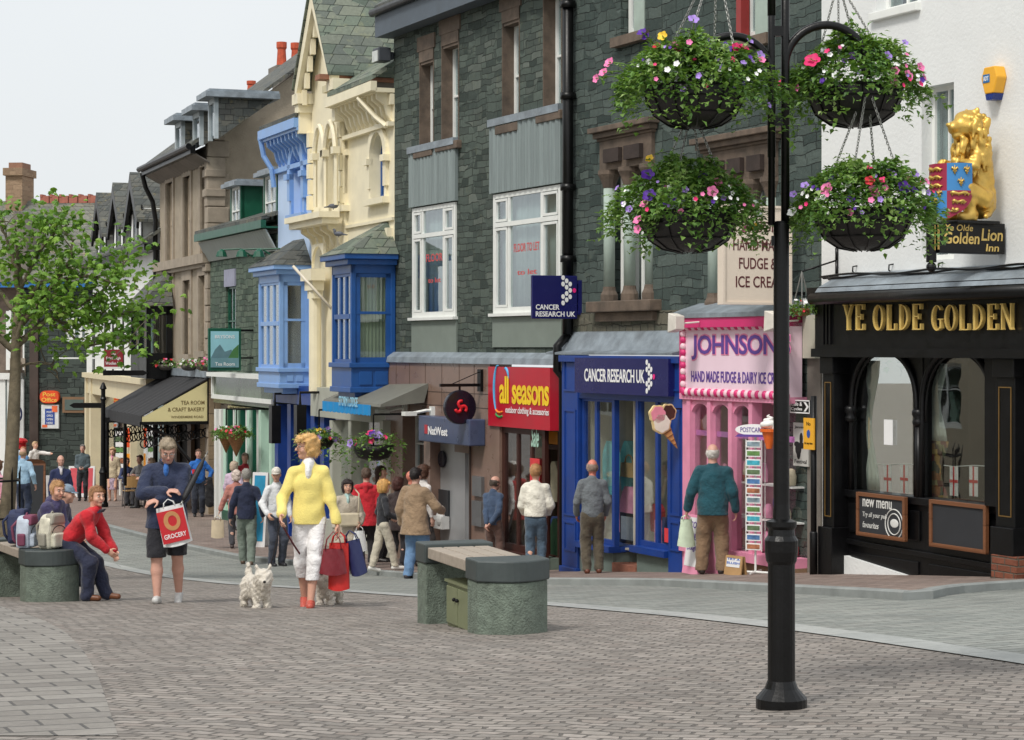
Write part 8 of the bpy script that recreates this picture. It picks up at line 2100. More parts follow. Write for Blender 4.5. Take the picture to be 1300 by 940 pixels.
t = thing('shoulder_bag', 'wide cream shoulder bag across the front of the beige raincoat', 'handbag', p10['W'](V3((-.0,.2,.92))), p10['rz'])
m = MB(); m.box(-.17, .17, -.04, .05, -.12, .1); m.make('body', M('cream_leather', (206,194,168), .5), t, bevel=.03); m = MB(); m.tube([(-.16,0,.1),(-.18,-.12,.4),(-.1,-.2,.5)], .012, 6); m.make('strap', M('cream_leather', (206,194,168), .5), t, smooth=True)
person('woman with long brown hair and white top in the queue behind the red coat', 483, 36.5, 594, 70, fem=True, hair='long', hairc=(64,42,34), skin=SKINP, top=(206,206,206), bottom=(40,40,48), shoes=(40,36,36), h=MID)
person('woman with dark auburn hair and brown coat beside the black jacket', 505, 34.4, 609, 160, fem=True, hair='bob', hairc=(70,36,30), top=(52,40,40), topoff=.03, hem=.42, bottom=(34,32,36), shoes=(36,32,32), h=MID)
person('bald person almost hidden behind the tan jacket', 521, 35.6, 600, 120, hair=None, skin=M('pink_skin', (214,132,112), .5, .08, 12, .1), top=(84,92,70), bottom=(60,56,50), shoes=(50,44,40), h=MID)
person('person with brown bobbed hair behind the tan jacket by the cash machine', 537, 34.6, 593, 130, fem=True, hair='bob', hairc=(80,52,38), top=(220,216,212), bottom=(54,50,50), shoes=(50,44,40), h=MID)
person('grey-haired man in a navy jumper and green-grey trousers walking away', 313, 37.3, 598, 186, w=1.02, hands=((.17,.02,.52),(-.17,.02,.5)), feet=((.05,-.1),(-.04,.08)), toes=(14,0), hair='short', hairc=(150,146,140), top=(28,36,62), topoff=.028, hem=.49, bottom=(116,128,118), legoff=.024, cuff=.03, shoes=(90,72,58), h=MID)
person('man in a white baseball cap, white jacket and dark jeans standing side-on', 351, 36.8, 596, 30, w=.95, head=(-30, 6), hands=((.14,.1,.55),(-.13,.06,.52)), hair='cap', hairc=(216,210,200), skin=SKINP, top=(222,224,226), topoff=.03, hem=.5, bottom=(62,68,82), legoff=.022, cuff=.03, shoes=(40,40,44), h=MID, facef=True)
person('woman in a pale lilac anorak with fair hair near the mint shopfront', 297, 46, 588, 165, fem=True, w=1.1, hair='bob', hairc=(190,170,150), top=(196,176,196), topoff=.035, hem=.44, bottom=(120,120,130), shoes=(60,60,60), h=FAR)
person('man in a red sweater facing the square behind the lilac anorak', 311, 47.5, 577, 10, w=1.05, hair='short', hairc=(130,110,96), skin=SKINR, top=(150,30,44), topoff=.03, hem=.5, bottom=(50,50,60), shoes=(40,40,40), h=FAR)
p19 = person('short white-haired woman partly hidden by the navy jumper, holding a cream bag', 300, 40.5, 606, 190, H=1.5, fem=True, w=1.1, hands=((.16,.02,.5),(-.22,.03,.48)), hair='curly', hairc=(206,190,180), top=(180,120,110), topoff=.03, hem=.45, bottom=(70,70,76), shoes=(60,50,50), h=FAR)
bag('cream shopping bag beside the navy jumper man', 'shopping_bag', p19['W'](p19['wr'][1]+V3((-.05,0,-.1))), .26, .34, .1, M('cream_bag', (206,190,162), .6), 0, .1)
p20 = person('man in a bright blue jumper holding a red cup with a coat over his arm', 252, 51, 572, 8, hands=((.07,.15,.67),(-.15,.06,.55)), elbow=((1,-.4,-.4),(-1,-.5,0)), hair='short', hairc=(90,64,50), skin=SKINR, top=(34,104,186), topoff=.028, hem=.5, bottom=(38,44,58), legoff=.022, shoes=(36,36,38), h=FAR, facef=True, toes=(0,0))
t = thing('cup', 'small red cup held by the man in the bright blue jumper', 'cup', p20['W'](p20['wr'][0]+V3((0,.07,.03)))); MB().lathe([(.035,-.05),(.045,.06),(.04,.06),(.03,-.04)], n=10).make('body', M('red_cup', (206,50,60), .4), t)
t = thing('folded_coat', 'black coat hanging over the arm of the man in the bright blue jumper', 'coat', p20['W'](p20['wr'][1]+V3((-.02,.03,.0)))); m = SDF(.03); m.fold = .01; m.cap((0,0,0), (.02,0,-.55), .09, .13, .6); np_obj('cloth', m.mesh(.016), cloth('20_20_24', (22,22,26)), t)
person('woman in a cream cardigan, pink top and floral skirt by the black fingerpost', 143, 60, 570, 2, fem=True, w=1.08, hair='curly', hairc=(190,160,120), skin=SKINP, top=(206,190,160), topoff=.03, hem=.44, inner=(220,150,170), skirt=(M('floral_skirt', (178,158,176), .8, .5, 22, .3), .22), shoes=(196,160,140), h=FAR, topname='cardigan')
person('man in a dark grey jumper holding papers in front of him', 105, 60, 566, 4, hands=((.04,.15,.6),(-.04,.15,.6)), hair='short', hairc=(110,104,100), skin=SKINR, top=(78,92,98), topoff=.028, hem=.51, bottom=(36,38,44), shoes=(34,34,36), h=FAR, facef=True)
person('balding man in a navy cardigan over a white shirt behind the seated girls', 77, 46, 580, 20, hair='balding', hairc=(110,86,70), skin=SKINR, top=(34,44,84), topoff=.03, hem=.46, inner=(214,208,212), bottom=(36,38,52), shoes=(34,34,36), h=FAR)
person('man in a light blue shirt and navy trousers walking away near the tree', 29, 50, 571, 170, w=1.08, hands=((.18,0,.52),(-.17,.02,.52)), hair='balding', hairc=(170,140,110), skin=SKINR, top=(158,190,214), topoff=.025, hem=.53, bottom=(42,52,76), legoff=.02, shoes=(34,34,36), h=FAR)
person('fair-haired person in a white top stretching one arm out to point', 44, 66, 562, 60, hands=((.12,.08,.56),(-.1,.36,.78)), hair='short', hairc=(190,156,120), skin=SKINP, top=(214,210,206), topoff=.03, hem=.5, bottom=(80,80,90), shoes=(60,60,60), h=FAR)
person('person in a pale blue top beside the pointing figure', 29, 63, 569, 160, hair='short', hairc=(170,110,80), skin=SKINR, top=(90,140,190), topoff=.03, bottom=(70,74,90), shoes=(60,60,60), h=FAR)
person('grey-haired person next to the red post box', 20, 67, 562, 180, hair='short', hairc=(180,176,170), skin=SKINR, top=(190,200,210), topoff=.03, bottom=(90,90,100), shoes=(60,60,60), h=FAR)
person('woman in a pink top and black skirt cut by the left edge of the picture', -3, 43, 586, 150, fem=True, hair='bob', hairc=(110,80,60), top=(226,170,186), bottom=None, skirt=((28,28,32), .3), shoes=(40,40,40), h=FAR)
# children on the far bench
zs_ = zb2+.53
pk = V3((pb2.x, 21.6, 0)) + V3((math.cos(R_(27)), math.sin(R_(27)), 0))*.2 + V3((-math.sin(R_(27)), math.cos(R_(27)), 0))*.12
p31 = person('girl in a red and navy jacket sitting hunched forward on the bench end', 0, pk.y, 643, 78, X=pk.x, ground=zb2, H=1.42, pelvis=(0,0,.62), lean=.74, head=(-35, -10), feet=((.05,.17),(-.08,.27,.0)), hands=((.05,.33,.38),(-.05,.34,.35)), hair='ponytail', hairc=(150,110,76), skin=SKINP, top=(196,32,44), topoff=.035, bottom=(36,42,66), legoff=.03, cuff=.04, shoes=(110,66,40), h=.009, facef=True, fold=.008)
m = SDF(.02); m.fold = .004
for i in (0, 1): pass
m = MB(); m.sheet([[p31['neck']+p31['rt']*sg*.07+p31['fw']*.05+p31['up']*.03*k for sg in (1, -1)] for k in (0, 1.6)], .02); m.make('collar', cloth('30_36_66', (30,36,66)), p31['root'])
pk2 = V3((pb2.x, 21.6, 0)) + V3((math.cos(R_(27)), math.sin(R_(27)), 0))*.10 + V3((-math.sin(R_(27)), math.cos(R_(27)), 0))*.98
person('girl in a purple hooded jacket sitting behind the red jacket', 0, pk2.y, 628, 70, X=pk2.x, ground=zb2, H=1.36, pelvis=(0,0,.6), lean=.5, head=(-28, 2), feet=((.06,.2),(-.08,.16,.0)), hands=((.05,.24,.4),(-.05,.25,.38)), hair='ponytail', hairc=(180,140,96), skin=SKINP, top=(66,62,98), topoff=.04, bottom=(40,46,70), legoff=.03, cuff=.04, shoes=(60,90,96), h=.01, facef=True, fold=.008, hood=(66,62,98))
pk3 = pk2 + V3((-.1,.55,0))
person('child in a grey-blue woolly hat behind the girl in purple', 0, pk3.y, 620, 80, X=pk3.x+.1, ground=zb2, H=1.34, pelvis=(0,0,.5), lean=.4, hands=((.05,.24,.4),(-.05,.25,.38)), feet=((.06,.3),(-.08,.26,.0)), hair='cap', hairc=(124,142,160), skin=SKINP, top=(70,66,90), bottom=(40,44,60), shoes=(60,50,50), h=.012)
def rucksack(label, p, rz, mat, mat2, s=1):
    t = thing('rucksack', label, 'rucksack', p, rz)
    f = MB(); f.prism([(-.15*s,0),(.15*s,0),(.165*s,.2*s),(.13*s,.38*s),(.07*s,.43*s),(-.07*s,.43*s),(-.13*s,.38*s),(-.165*s,.2*s)], -.09*s, .1*s); b_ = f.make('body', mat, t, bevel=.035*s)
    MB().prism([(-.12*s,.02),(.12*s,.02),(.125*s,.17*s),(.1*s,.2*s),(-.1*s,.2*s),(-.125*s,.17*s)], -.15*s, -.08*s).make('front_pocket', mat, t, bevel=.025*s)
    MB().prism([(-.14*s,.30*s),(.14*s,.30*s),(.1*s,.44*s),(-.1*s,.44*s)], -.115*s, .02).make('lid', mat2, t, bevel=.03*s)
    for sg in (-1, 1): MB().box(sg*.15*s, sg*.2*s, -.05*s, .06*s, .03, .2*s).make('side_pocket', mat2, t, bevel=.02*s)
    m = MB()
    for sg in (-1, 1): m.tube([(sg*.07*s,.1*s,.36*s),(sg*.09*s,.17*s,.28*s),(sg*.09*s,.15*s,.12*s),(sg*.07*s,.1*s,.04*s)], .016, 6)
    m.tube([(-.04,0,.41*s),(0,0,.46*s),(.04,0,.41*s)], .01, 6); m.make('strap', mat2, t, smooth=True)
    m = MB(); m.tube([(.12*s*math.cos(q), -.115*s, .2*s+.09*s*math.sin(q)) for q in [math.pi*k/12 for k in range(13)]], .005, 5); m.make('zip', BLACK, t)
    return t
q1 = V3((pb2.x, 21.6, zs_+.02)); ax_ = V3((-math.sin(R_(27)), math.cos(R_(27)), 0)); bx_ = V3((math.cos(R_(27)), math.sin(R_(27)), 0))
rucksack('cream quilted rucksack lying on the bench end against the red jacket', q1+bx_*.02+ax_*.1, R_(60), M('cream_nylon', (206,202,184), .7, .3, 9, .5), M('grey_strap', (150,146,134), .7), .85)
rucksack('blue and white rucksack at the left edge of the bench end', q1-bx_*.2+ax_*.3, R_(80), M('pale_blue_nylon', (186,196,210), .7, .35, 5, .5), M('plum_strap', (120,60,84), .7), .8)
rucksack('dark navy rucksack furthest back on the bench', q1-bx_*.16+ax_*.85, R_(85), M('navy_nylon', (40,50,84), .7, .2, 9, .5), M('navy_strap', (40,48,80), .7), .85)

# ================================================================ DOGS
FUR = M('white_fur', (216,208,194), .9, .14, 18, .9, sheen=.5, bdist=.015, bscale=80)
def dog(label, p, rz, s=1.0, headyaw=0, headup=.0, seed=1):
    t = thing('dog', label, 'dog', p, rz, None)
    f = SDF(.035*s); f.fold = .007*s; f.fs = 85
    P = lambda x, y, z: (x*s, y*s, z*s)
    f.cap(P(0,-.15,.22), P(0,.15,.235), .085*s, .095*s); f.cap(P(0,-.15,.16), P(0,.14,.165), .07*s, .075*s)
    for x in (-.055, .055):
        f.cap(P(x,.15,.2), P(x,.155,.03), .036*s, .03*s); f.cap(P(x,.16,.022), P(x,.185,.02), .03*s, .026*s)
        f.cap(P(x,-.14,.2), P(x*1.1,-.10,.13), .055*s, .04*s); f.cap(P(x*1.1,-.10,.13), P(x*1.1,-.19,.09), .038*s, .03*s); f.cap(P(x*1.1,-.19,.09), P(x*1.1,-.17,.03), .03*s, .028*s); f.cap(P(x*1.1,-.17,.022), P(x*1.1,-.14,.02), .03*s, .026*s)
    f.cap(P(0,-.19,.27), P(0,-.22,.40), .035*s, .02*s)
    c, sn = math.cos(headyaw), math.sin(headyaw)
    H_ = lambda x, y, z: P(x*c-y*sn, .2+x*sn+y*c, .33+headup+z)
    f.cap(P(0,.14,.25), H_(0,0,0), .075*s, .075*s); f.ell(H_(0,.02,.01), (.088*s,.085*s,.078*s)); f.cap(H_(0,.07,-.02), H_(0,.125,-.03), .045*s, .03*s); f.cap(H_(0,.09,-.05), H_(0,.09,-.07), .035*s)
    for sg in (-1, 1): f.cap(H_(sg*.05,-.01,.06), H_(sg*.068,-.01,.125), .026*s, .008*s, k=.012)
    b = np_obj('body', f.mesh(.0075), FUR, t)
    # shaggy coat: fine locks along the surface
    me = b.data; rng = random.Random(seed); nv = len(me.vertices); fb = MB()
    for _ in range(9000):
        v = me.vertices[rng.randrange(nv)]; n = v.normal; p0 = v.co-n*.004; d_ = (n*.55+V3((rng.uniform(-.3,.3), -.35+rng.uniform(-.2,.2), -.75))).normalized()
        L = s*rng.uniform(.014,.03); sd = d_.cross(n); sd = sd.normalized() if sd.length > 1e-4 else V3((1,0,0)); w_ = .0022*s
        fb.add([p0-sd*w_, p0+sd*w_, p0+d_*L], [(0,1,2)])
    fb.make('fur', FUR, t)
    for sg in (-1, 1): MB().ball(H_(sg*.033,.09,.02), .010*s, 8, 6).make('eye', EYED, t, smooth=True)
    MB().ball(H_(0,.158,-.022), (.017*s,.013*s,.013*s), 8, 6).make('nose', EYED, t, smooth=True)
    m = MB(); m.tube([(.085*s*math.cos(q), (.16+.02*math.sin(q))*s, (.265+.05*math.sin(q))*s) for q in cir[::2]], .006, 5, closed=True); m.make('collar', M('red_collar', (150,40,50), .5), t)
    return t
pd = wp(325, 767, 20.2); dz = gz(pd.x, 20.2)
dog('white terrier with its tail up trotting ahead of the woman', (pd.x, 20.2, dz), R_(208), 1.0, -.3, -.02, 3)
pd2 = wp(418, 767, 20.9); dz2 = gz(pd2.x, 20.9)
dog('white terrier walking behind the legs of the woman in yellow', (pd2.x, 20.9, dz2), R_(168), .96, -.2, .0, 4)
hr = p2['W'](p2['wr'][0]+p2['d'][0]*.07)
m = MB(); e = V3((pd.x+.05, 20.1, dz+.30)); pts = [hr.lerp(e, k/12)+V3((0,0,-.16*math.sin(math.pi*k/12))) for k in range(13)]; m.tube(pts, .007, 6)
tag(m.make('dog_lead', M('black_strap', (34,30,32), .6), smooth=True), 'thin black lead running to the terrier with its tail up', 'dog lead')
m = MB(); e = V3((pd2.x, 20.75, dz2+.3)); pts = [hr.lerp(e, k/12)+V3((0,-.05,-.10*math.sin(math.pi*k/12))) for k in range(13)]; m.tube(pts, .010, 6)
tag(m.make('dog_lead', M('dark_red_strap', (90,30,40), .6), smooth=True), 'dark red lead running to the terrier behind the woman', 'dog lead')

# ================================================================ GILDED LION
LF, Ls, Ly0, Ly1, Lzt = lion_anchor
yL, zTop = PS(LF, Ls-.06, 1232, 136); _, zBot = PS(LF, Ls-.06, 1232, 281)
Hn = zTop-zBot
t = at_fac('lion_statue', 'gilded lion statue sitting upright on the inn sign holding a heraldic shield', 'statue', LF, Ls-.1, yL, zBot, R_(0))
f = SDF(.035); q = Hn/1.3; f.fold = .006; f.fs = 38
P = lambda x, y, z: (x*q, y*q, z*q)   # faces -y
f.cap(P(0,.16,.22), P(0,.14,.75), .19*q, .155*q); f.cap(P(0,.14,.75), P(0,.08,1.0), .15*q, .12*q)
for x in (-.13, .13):
    f.cap(P(x,.1,.25), P(x*1.1,-.14,.36), .125*q, .09*q); f.cap(P(x*1.1,-.14,.36), P(x*1.1,-.06,.08), .085*q, .06*q); f.cap(P(x*1.1,-.04,.05), P(x*1.1,-.2,.045), .06*q, .05*q)
    f.cap(P(x*.9,.06,.85), P(x*1.45,-.05,.62), .085*q, .06*q); f.cap(P(x*1.45,-.05,.62), P(x*.9,-.27,.66), .06*q, .05*q)
    for k in range(4): f.cap(P(x*.9-.045+.03*k,-.27,.68), P(x*.9-.045+.03*k,-.32,.58), .022*q, .016*q, k=.006)
f.ell(P(0,.0,1.1), (.16*q,.17*q,.17*q)); f.cap(P(0,-.1,1.08), P(0,-.2,1.06), .085*q, .075*q); f.cap(P(0,-.1,.98), P(0,-.17,.97), .06*q, .045*q, k=.01); f.ell(P(0,-.27,1.09), (.035*q,.025*q,.025*q), k=.01); f.cap(P(-.06,-.09,1.19), P(.06,-.09,1.19), .03*q)
for x in (-.1, .1): f.ell(P(x,.05,1.25), (.035*q,.025*q,.045*q))
rng = random.Random(4)
for k in range(90):
    a_ = rng.uniform(0, 2*math.pi); zz = rng.uniform(.62, 1.2); rr = .185+.025*math.sin(k); x, y = rr*math.cos(a_), .05+rr*math.sin(a_)*.95
    if y < -.04 and zz > .96: continue
    f.cap(P(x, y, zz), P(x*1.08, y*1.05-(.03 if y < 0 else 0), zz-.15), .04*q, .012*q, k=.008)
f.cap(P(.12,.2,.08), P(.26,.05,.05), .035*q, .03*q)
np_obj('body', f.mesh(.0095), GOLD, t)
for x in (-.05, .05): MB().ball(P(x,-.135,1.165), .013*q, 8, 6).make('eye', EYED, t, smooth=True)
MB().box(-.2*q, .2*q, -.3*q, .3*q, -.035, 0).make('plinth', BLACK, t, bevel=.01)
# shield: curved, quartered, upright in front of the lion
BLU = M('heraldic_blue', (60,130,190), .5, .05, 6, .05); CRI = M('heraldic_crimson', (150,34,66), .5, .05, 6, .05)
shm = Matrix.Translation(P(.08, -.33, .02)) @ Matrix.Rotation(R_(38), 4, 'Z')
sh_w, sh_h = .31*q, .62*q
def shp(a_, b_, off=0):
    "a_ across -1..1, b_ 0 bottom..1 top"
    wq = (1 if b_ > .45 else math.sin(math.pi/2*max(.02, b_/.45))**.7); th_ = a_*wq*1.15; R0 = sh_w/1.15+off
    return shm @ V3((R0*math.sin(th_), -R0*math.cos(th_)+sh_w*.6, b_*sh_h))
shell = MB(); shell.grid([[shp(-1+2*i/16, j/14, -.012) for i in range(17)] for j in range(15)]); so_ = None
shell2 = MB(); shell2.grid([[shp(-1+2*i/16, j/14, .0) for i in range(17)] for j in range(15)])
sobj = shell.make('shield', GOLD, t, smooth=True)
for (a0, a1, b0, b1, mm, nm) in ((-1,0,.5,1,CRI,'quarter'), (0,1,.5,1,BLU,'quarter'), (-1,0,0,.5,BLU,'quarter'), (0,1,0,.5,CRI,'quarter')):
    g_ = MB(); g_.grid([[shp(a0+(a1-a0)*i/8, b0+(b1-b0)*j/8, .002) for i in range(9)] for j in range(9)]); qo = g_.make(nm, mm, sobj, smooth=True)
    ch_ = MB()
    ac, bc = (a0+a1)/2, (b0+b1)/2
    if mm is BLU:
        for da, db in ((-.22,.12),(.22,.12),(0,-.1)):
            if b0 < .2: db = db*.6+.12
            o = (ac+da, bc+db); ch_.tube([shp(o[0], o[1]-.07, .01), shp(o[0], o[1]+.09, .012)], [.006*q*2,.004], 5)
            for sg in (-1, 1): ch_.tube([shp(o[0], o[1]-.01, .012), shp(o[0]+sg*.09, o[1]+.05, .012), shp(o[0]+sg*.13, o[1]+.01, .012)], [.013*q,.012*q,.004], 5)
            ch_.tube([shp(o[0]-.07, o[1]-.02, .012), shp(o[0]+.07, o[1]-.02, .012)], .008*q, 5)
    else:
        for k in range(3):
            b_ = b0+(.1+.15*k)+(.05 if b0 < .2 else 0); s_ = .8 if b0 > .2 else (.5+.2*k)
            ch_.tube([shp(ac+s_*.42*(-1+2*j/8), b_+.012*math.sin(j*1.5), .01) for j in range(9)], [.014*q,.024*q,.02*q,.016*q,.016*q,.02*q,.022*q,.01*q,.006*q], 6)
            for j in (-.3, -.05, .2, .35): ch_.tube([shp(ac+s_*j, b_, .01), shp(ac+s_*j-.05, b_-.045, .01)], .010*q, 5)
    ch_.make('gilt_charge', GOLD, qo, smooth=True)

# ================================================================ CAFE TABLES, BOARDS AND OTHER FAR THINGS
ALM = M('aluminium', (170,174,178), .35, .08, 8, .05, metal=.7)
def cafe_chair(u, Y, rz, label, first=None):
    x = (u-CU)/FPX*Y; z = floor_z(x, Y)
    if first: t = copy_tree(first); t.location = (x, Y, z); t.rotation_euler.z = rz; t['label'] = label; return t
    t = thing('cafe_chair', label, 'chair', (x, Y, z), rz, 'aluminium chairs outside the tea room')
    for sx in (-1, 1):
        for sy in (-1, 1): m = MB(); m.tube([(sx*.2, sy*.2, 0), (sx*.19, sy*.18, .45)] + ([(sx*.2, .22, .85)] if sy > 0 else [(sx*.21, -.17, .66), (sx*.21,.2,.66)]), .014, 6); m.make('leg', ALM, t, smooth=True)
    MB().box(-.2,.2,-.2,.2,.44,.46).make('seat', M('cane_seat', (176,140,90), .7), t, bevel=.01)
    m = MB(); m.sheet([[(.2*math.sin(a_), .2+.04*math.cos(a_), z_) for a_ in (-1.3,-.6,0,.6,1.3)] for z_ in (.55,.85)], .02); m.make('backrest', M('cane_seat', (176,140,90), .7), t)
    return t
c0 = cafe_chair(166, 56, R_(200), 'aluminium café chair nearest the woman in the floral skirt')
cafe_chair(178, 57.2, R_(150), 'aluminium café chair under the person in the checked jacket', c0)
cafe_chair(192, 55.5, R_(100), 'aluminium café chair nearest the stone pier', c0)
x = (184-CU)/FPX*56.4; zt9 = floor_z(x, 56.4)
t = thing('cafe_table', 'small round café table outside the tea room', 'table', (x, 56.4, zt9))
MB().lathe([(.001,.72),(.33,.72),(.33,.74),(.001,.745)], n=24).make('tabletop', ALM, t); m = MB(); m.tube([(0,0,.02),(0,0,.72)], .03, 8); m.tube([(-.25,0,.015),(.25,0,.015)], .02, 6); m.tube([(0,-.25,.015),(0,.25,.015)], .02, 6); m.make('pedestal', BLACK, t)
def seated(label, u, Y, face, **k):
    x = (u-CU)/FPX*Y; return person(label, u, Y, 570, face, H=k.pop('H', 1.7), pelvis=(0,0,.56), feet=((.06,.24),(-.06,.26)), hands=((.08,.2,.5),(-.08,.2,.5)), h=FAR, **k)
seated('seated person in a grey checked jacket at the café table', 178, 57.2, -30, hair='short', hairc=(90,60,46), skin=SKINR, top=(140,138,138), bottom=(60,60,66), shoes=(40,40,40))
seated('seated person in a dark blue top beside the floral skirt', 161, 58, 20, H=1.5, hair='short', hairc=(80,60,50), skin=SKINR, top=(60,70,110), bottom=(60,60,66), shoes=(40,40,40))
seated('seated person in black with fair hair at the café table', 193, 55.5, -80, H=1.6, hair='bob', hairc=(180,160,140), skin=SKINP, top=(34,34,38), bottom=(40,40,44), shoes=(40,40,40))
def board_at(label, u, v0, Y, w, mat, face, rz=0, lines=(), lm=LWHITE, arch=False):
    x = (u-CU)/FPX*Y; z = floor_z(x, Y); h = (HZ-v0)/FPX*Y-z
    t = thing('a_board', label, 'a-board', (x, Y, z), rz)
    for sg in (1, -1):
        P = lambda a_, b_, o_: (a_, sg*(-.16*(h-b_)/h*1.0-.01)+o_, b_)
        m = MB(); m.add([P(-w/2,0,0),P(w/2,0,0),P(w/2,h,0),P(-w/2,h,0),P(-w/2,0,.025),P(w/2,0,.025),P(w/2,h,.025),P(-w/2,h,.025)], [(0,1,2,3),(7,6,5,4),(0,4,5,1),(1,5,6,2),(2,6,7,3),(3,7,4,0)])
        if arch: m.prism([(w/2*math.cos(q), h+.1*math.sin(q)) for q in [math.pi*k/10 for k in range(11)]], -.02, .02)
        p_ = m.make('panel', mat, t)
        if sg > 0: m = MB(); m.add([P(-w/2+.05,.12,-.006),P(w/2-.05,.12,-.006),P(w/2-.05,h-.06,-.006),P(-w/2+.05,h-.06,-.006)], [(0,1,2,3)]); m.make('face', face, p_)
    return t
board_at('brown-framed chalkboard standing behind the man in the light blue shirt', 42, 588, 52, .62, OAK, CH, R_(5), arch=True)
board_at('white-framed bright blue board beside the man in the white cap', 331, 600, 41, .34, WB, M('cyan_poster', (40,140,180), .5), R_(-20))
board_at('white board leaning near the man in the navy cardigan', 57, 604, 55, .3, WB, WB, R_(30))
board_at('white and red board behind the man in the dark grey jumper', 104, 592, 63, .8, WB, M('red_white_board', (206,80,90), .5), 0)
x = (25-CU)/FPX*69; z = floor_z(x, 69)
t = thing('post_box', 'red cylindrical post box half hidden behind the tree', 'post box', (x, 69, z))
m = MB(); hp = (HZ-556)/FPX*69-z; m.lathe([(.26,0),(.26,.12),(.22,.16),(.22,hp-.18),(.27,hp-.16),(.27,hp-.1),(.2,hp-.03),(.05,hp)], n=20); b_ = m.make('body', M('post_box_red', (186,26,34), .35), t, smooth=False); MB().box(-.12,.12,-.24,-.21,hp-.4,hp-.36).make('slot', BLACK, b_)
# second, blurrier postcard stand by the fingerpost
x = (152-CU)/FPX*64; z = floor_z(x, 64)
t = thing('postcard_rack', 'white postcard stand with a red panel behind the café chairs', 'postcard rack', (x, 64, z))
f_ = MB().tube([(0,.05,0),(0,.05,1.9)], .03, 6).make('stand', WHITE, t)
for i in range(9): m = MB(); m.box(-.13,.13,-.01,.0,.5+.17*i,.64+.17*i); m.make('postcard', PCM[i % 6] if i % 2 else LWHITE, t)
m = MB(); m.box(.17,.38,0,.02,1.5,2.1); m.make('red_panel', M('orange_red_sign', (226,78,30), .5), t); m = MB(); m.box(.2,.38,0,.02,.9,1.3); m.make('yellow_panel', M('orange_yellow_panel', (236,150,20), .5), t)
# ================================================================ CAMERA AND LIGHT
cam = bpy.data.cameras.new('camera'); co = bpy.data.objects.new('camera', cam); COL.objects.link(co)
cam.sensor_width = 36; cam.lens = 72; cam.shift_y = -30/1300; cam.clip_start = .1; cam.clip_end = 3000
co.location = (0, 0, 0); co.rotation_euler = (R_(90), 0, 0); SC.camera = co
wd = bpy.data.worlds.new('World'); SC.world = wd; wd.use_nodes = True; nt = wd.node_tree
bg = nt.nodes['Background']; sky = nt.nodes.new('ShaderNodeTexSky'); sky.sky_type = 'NISHITA'; sky.sun_disc = False
EL, AZ = 52, 215
sky.sun_elevation = R_(EL); sky.sun_rotation = R_(AZ); sky.air_density = 1.2; sky.dust_density = 6; sky.ozone_density = 1
tc = nt.nodes.new('ShaderNodeTexCoord'); nz = nt.nodes.new('ShaderNodeTexNoise'); nz.inputs['Scale'].default_value = 2.2; nz.inputs['Detail'].default_value = 5
nt.links.new(tc.outputs['Generated'], nz.inputs[0])
rp = nt.nodes.new('ShaderNodeValToRGB'); rp.color_ramp.elements[0].position = .3; rp.color_ramp.elements[1].position = .75
rp.color_ramp.elements[0].color = (6.9, 7.2, 7.4, 1); rp.color_ramp.elements[1].color = (7.7, 7.9, 8.0, 1)
nt.links.new(nz.outputs[0], rp.inputs[0])
mx = nt.nodes.new('ShaderNodeMix'); mx.data_type = 'RGBA'; mx.inputs[0].default_value = .88
nt.links.new(sky.outputs[0], mx.inputs[6]); nt.links.new(rp.outputs[0], mx.inputs[7]); nt.links.new(mx.outputs[2], bg.inputs[0]); bg.inputs[1].default_value = .084
sl = bpy.data.lights.new('sun', 'SUN'); sl.energy = 1.5; sl.angle = R_(12); sl.color = (1, .96, .9)
so = bpy.data.objects.new('sun', sl); COL.objects.link(so)
# light comes from the left, behind the viewer
d = Vector((-.55*math.cos(R_(EL)), -.83*math.cos(R_(EL)), math.sin(R_(EL))))
so.rotation_euler = d.to_track_quat('Z', 'Y').to_euler(); sky.sun_rotation = math.atan2(d.x, d.y)
vs = SC.view_settings; vs.view_transform = 'Standard'; vs.look = 'None'; vs.exposure = 0.62; vs.gamma = 1; vs.use_curve_mapping = False
SC.render.film_transparent = False
SC.cycles.max_bounces = 6; SC.cycles.transparent_max_bounces = 12; SC.cycles.use_denoising = True
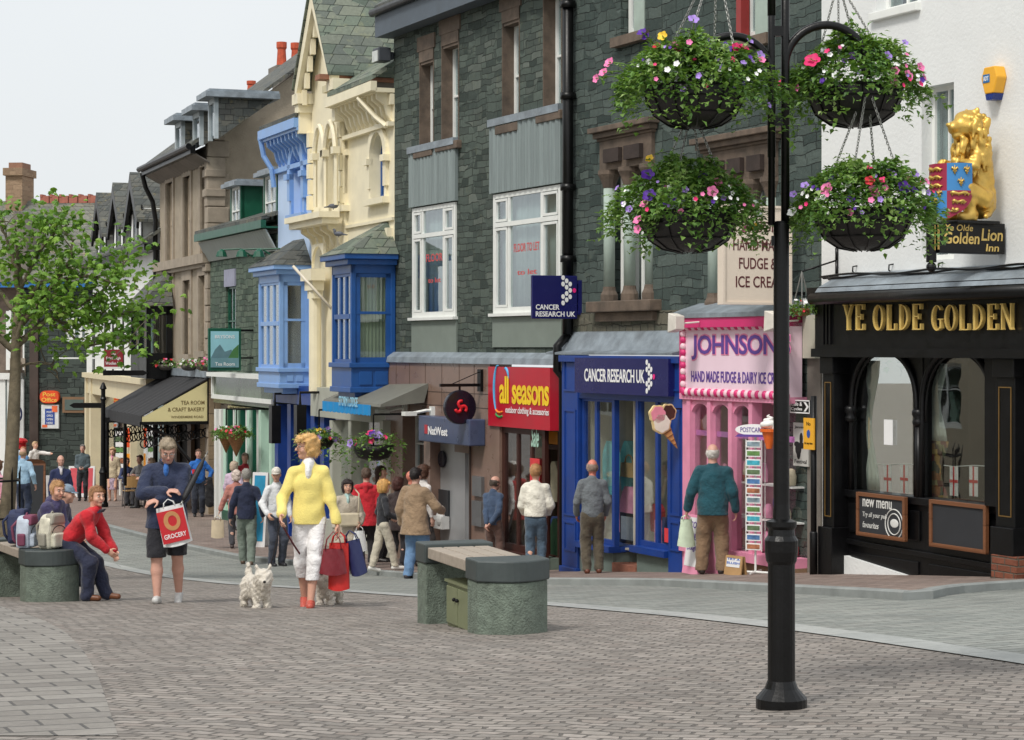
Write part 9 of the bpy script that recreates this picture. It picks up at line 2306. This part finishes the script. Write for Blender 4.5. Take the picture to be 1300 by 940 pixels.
# ---- separate pieces of one part become parts of their own (posts, lamps, columns ...)
KEEP = ('letter', 'emblem', 'crown', 'foliage', 'fur', 'dot', 'stripe', 'line', 'bead', 'joint', 'louvre', 'stem', 'chain', 'quoin', 'bunting', 'chalk', 'print', 'logo', 'spectacles', 'boarding', 'roof', 'ridge', 'body', 'hair', 'wall', 'sleeve', 'postcard', 'cable', 'scrolled', 'jumper', 'trousers', 'jacket', 'cardigan', 'raincoat', 'skirt', 'shirt', 'fascia_', 'swoosh', 'cross', 'wire', 'slat', 'window_frame')
def clusters(me, gap=.006):
    n = len(me.vertices); par = list(range(n))
    def fd(a):
        while par[a] != a: par[a] = par[par[a]]; a = par[a]
        return a
    for e in me.edges:
        a, b = fd(e.vertices[0]), fd(e.vertices[1])
        if a != b: par[a] = b
    isl = {}
    for i in range(n): isl.setdefault(fd(i), []).append(i)
    L = list(isl.values())
    if len(L) < 2 or len(L) > 80: return None
    co = np.empty(n*3); me.vertices.foreach_get('co', co); co = co.reshape(-1, 3)
    bb = [(co[i].min(0)-gap, co[i].max(0)+gap) for i in L]; g = list(range(len(L)))
    def fg(a):
        while g[a] != a: a = g[a]
        return a
    for i in range(len(L)):
        for j in range(i):
            if (bb[i][0] <= bb[j][1]).all() and (bb[j][0] <= bb[i][1]).all(): g[fg(i)] = fg(j)
    out = {}
    for i in range(len(L)): out.setdefault(fg(i), []).extend(L[i])
    return list(out.values()) if len(out) > 1 else None
for o in [o for o in SC.objects if o.type == 'MESH' and o.parent and not o.children]:
    nm = o.name.split('.')[0]
    if any(k in nm for k in KEEP) or o.data.users > 1: continue
    cl = clusters(o.data)
    if not cl or len(cl) > 24: continue
    me = o.data; who = {}
    for c, vs_ in enumerate(cl):
        for v in vs_: who[v] = c
    vco = [tuple(v.co) for v in me.vertices]; fcs = [[] for _ in cl]
    for p in me.polygons: fcs[who[p.vertices[0]]].append((tuple(p.vertices), p.use_smooth))
    for c, vs_ in enumerate(cl):
        ix = {v: i for i, v in enumerate(vs_)}; m2 = bpy.data.meshes.new(nm); m2.from_pydata([vco[v] for v in vs_], [], [tuple(ix[v] for v in f) for f, _ in fcs[c]])
        m2.polygons.foreach_set('use_smooth', [s_ for _, s_ in fcs[c]]); m2.materials.append(me.materials[0])
        if c == 0: o.data = m2
        else: o2 = o.copy(); o2.data = m2; COL.objects.link(o2); o2.parent = o.parent
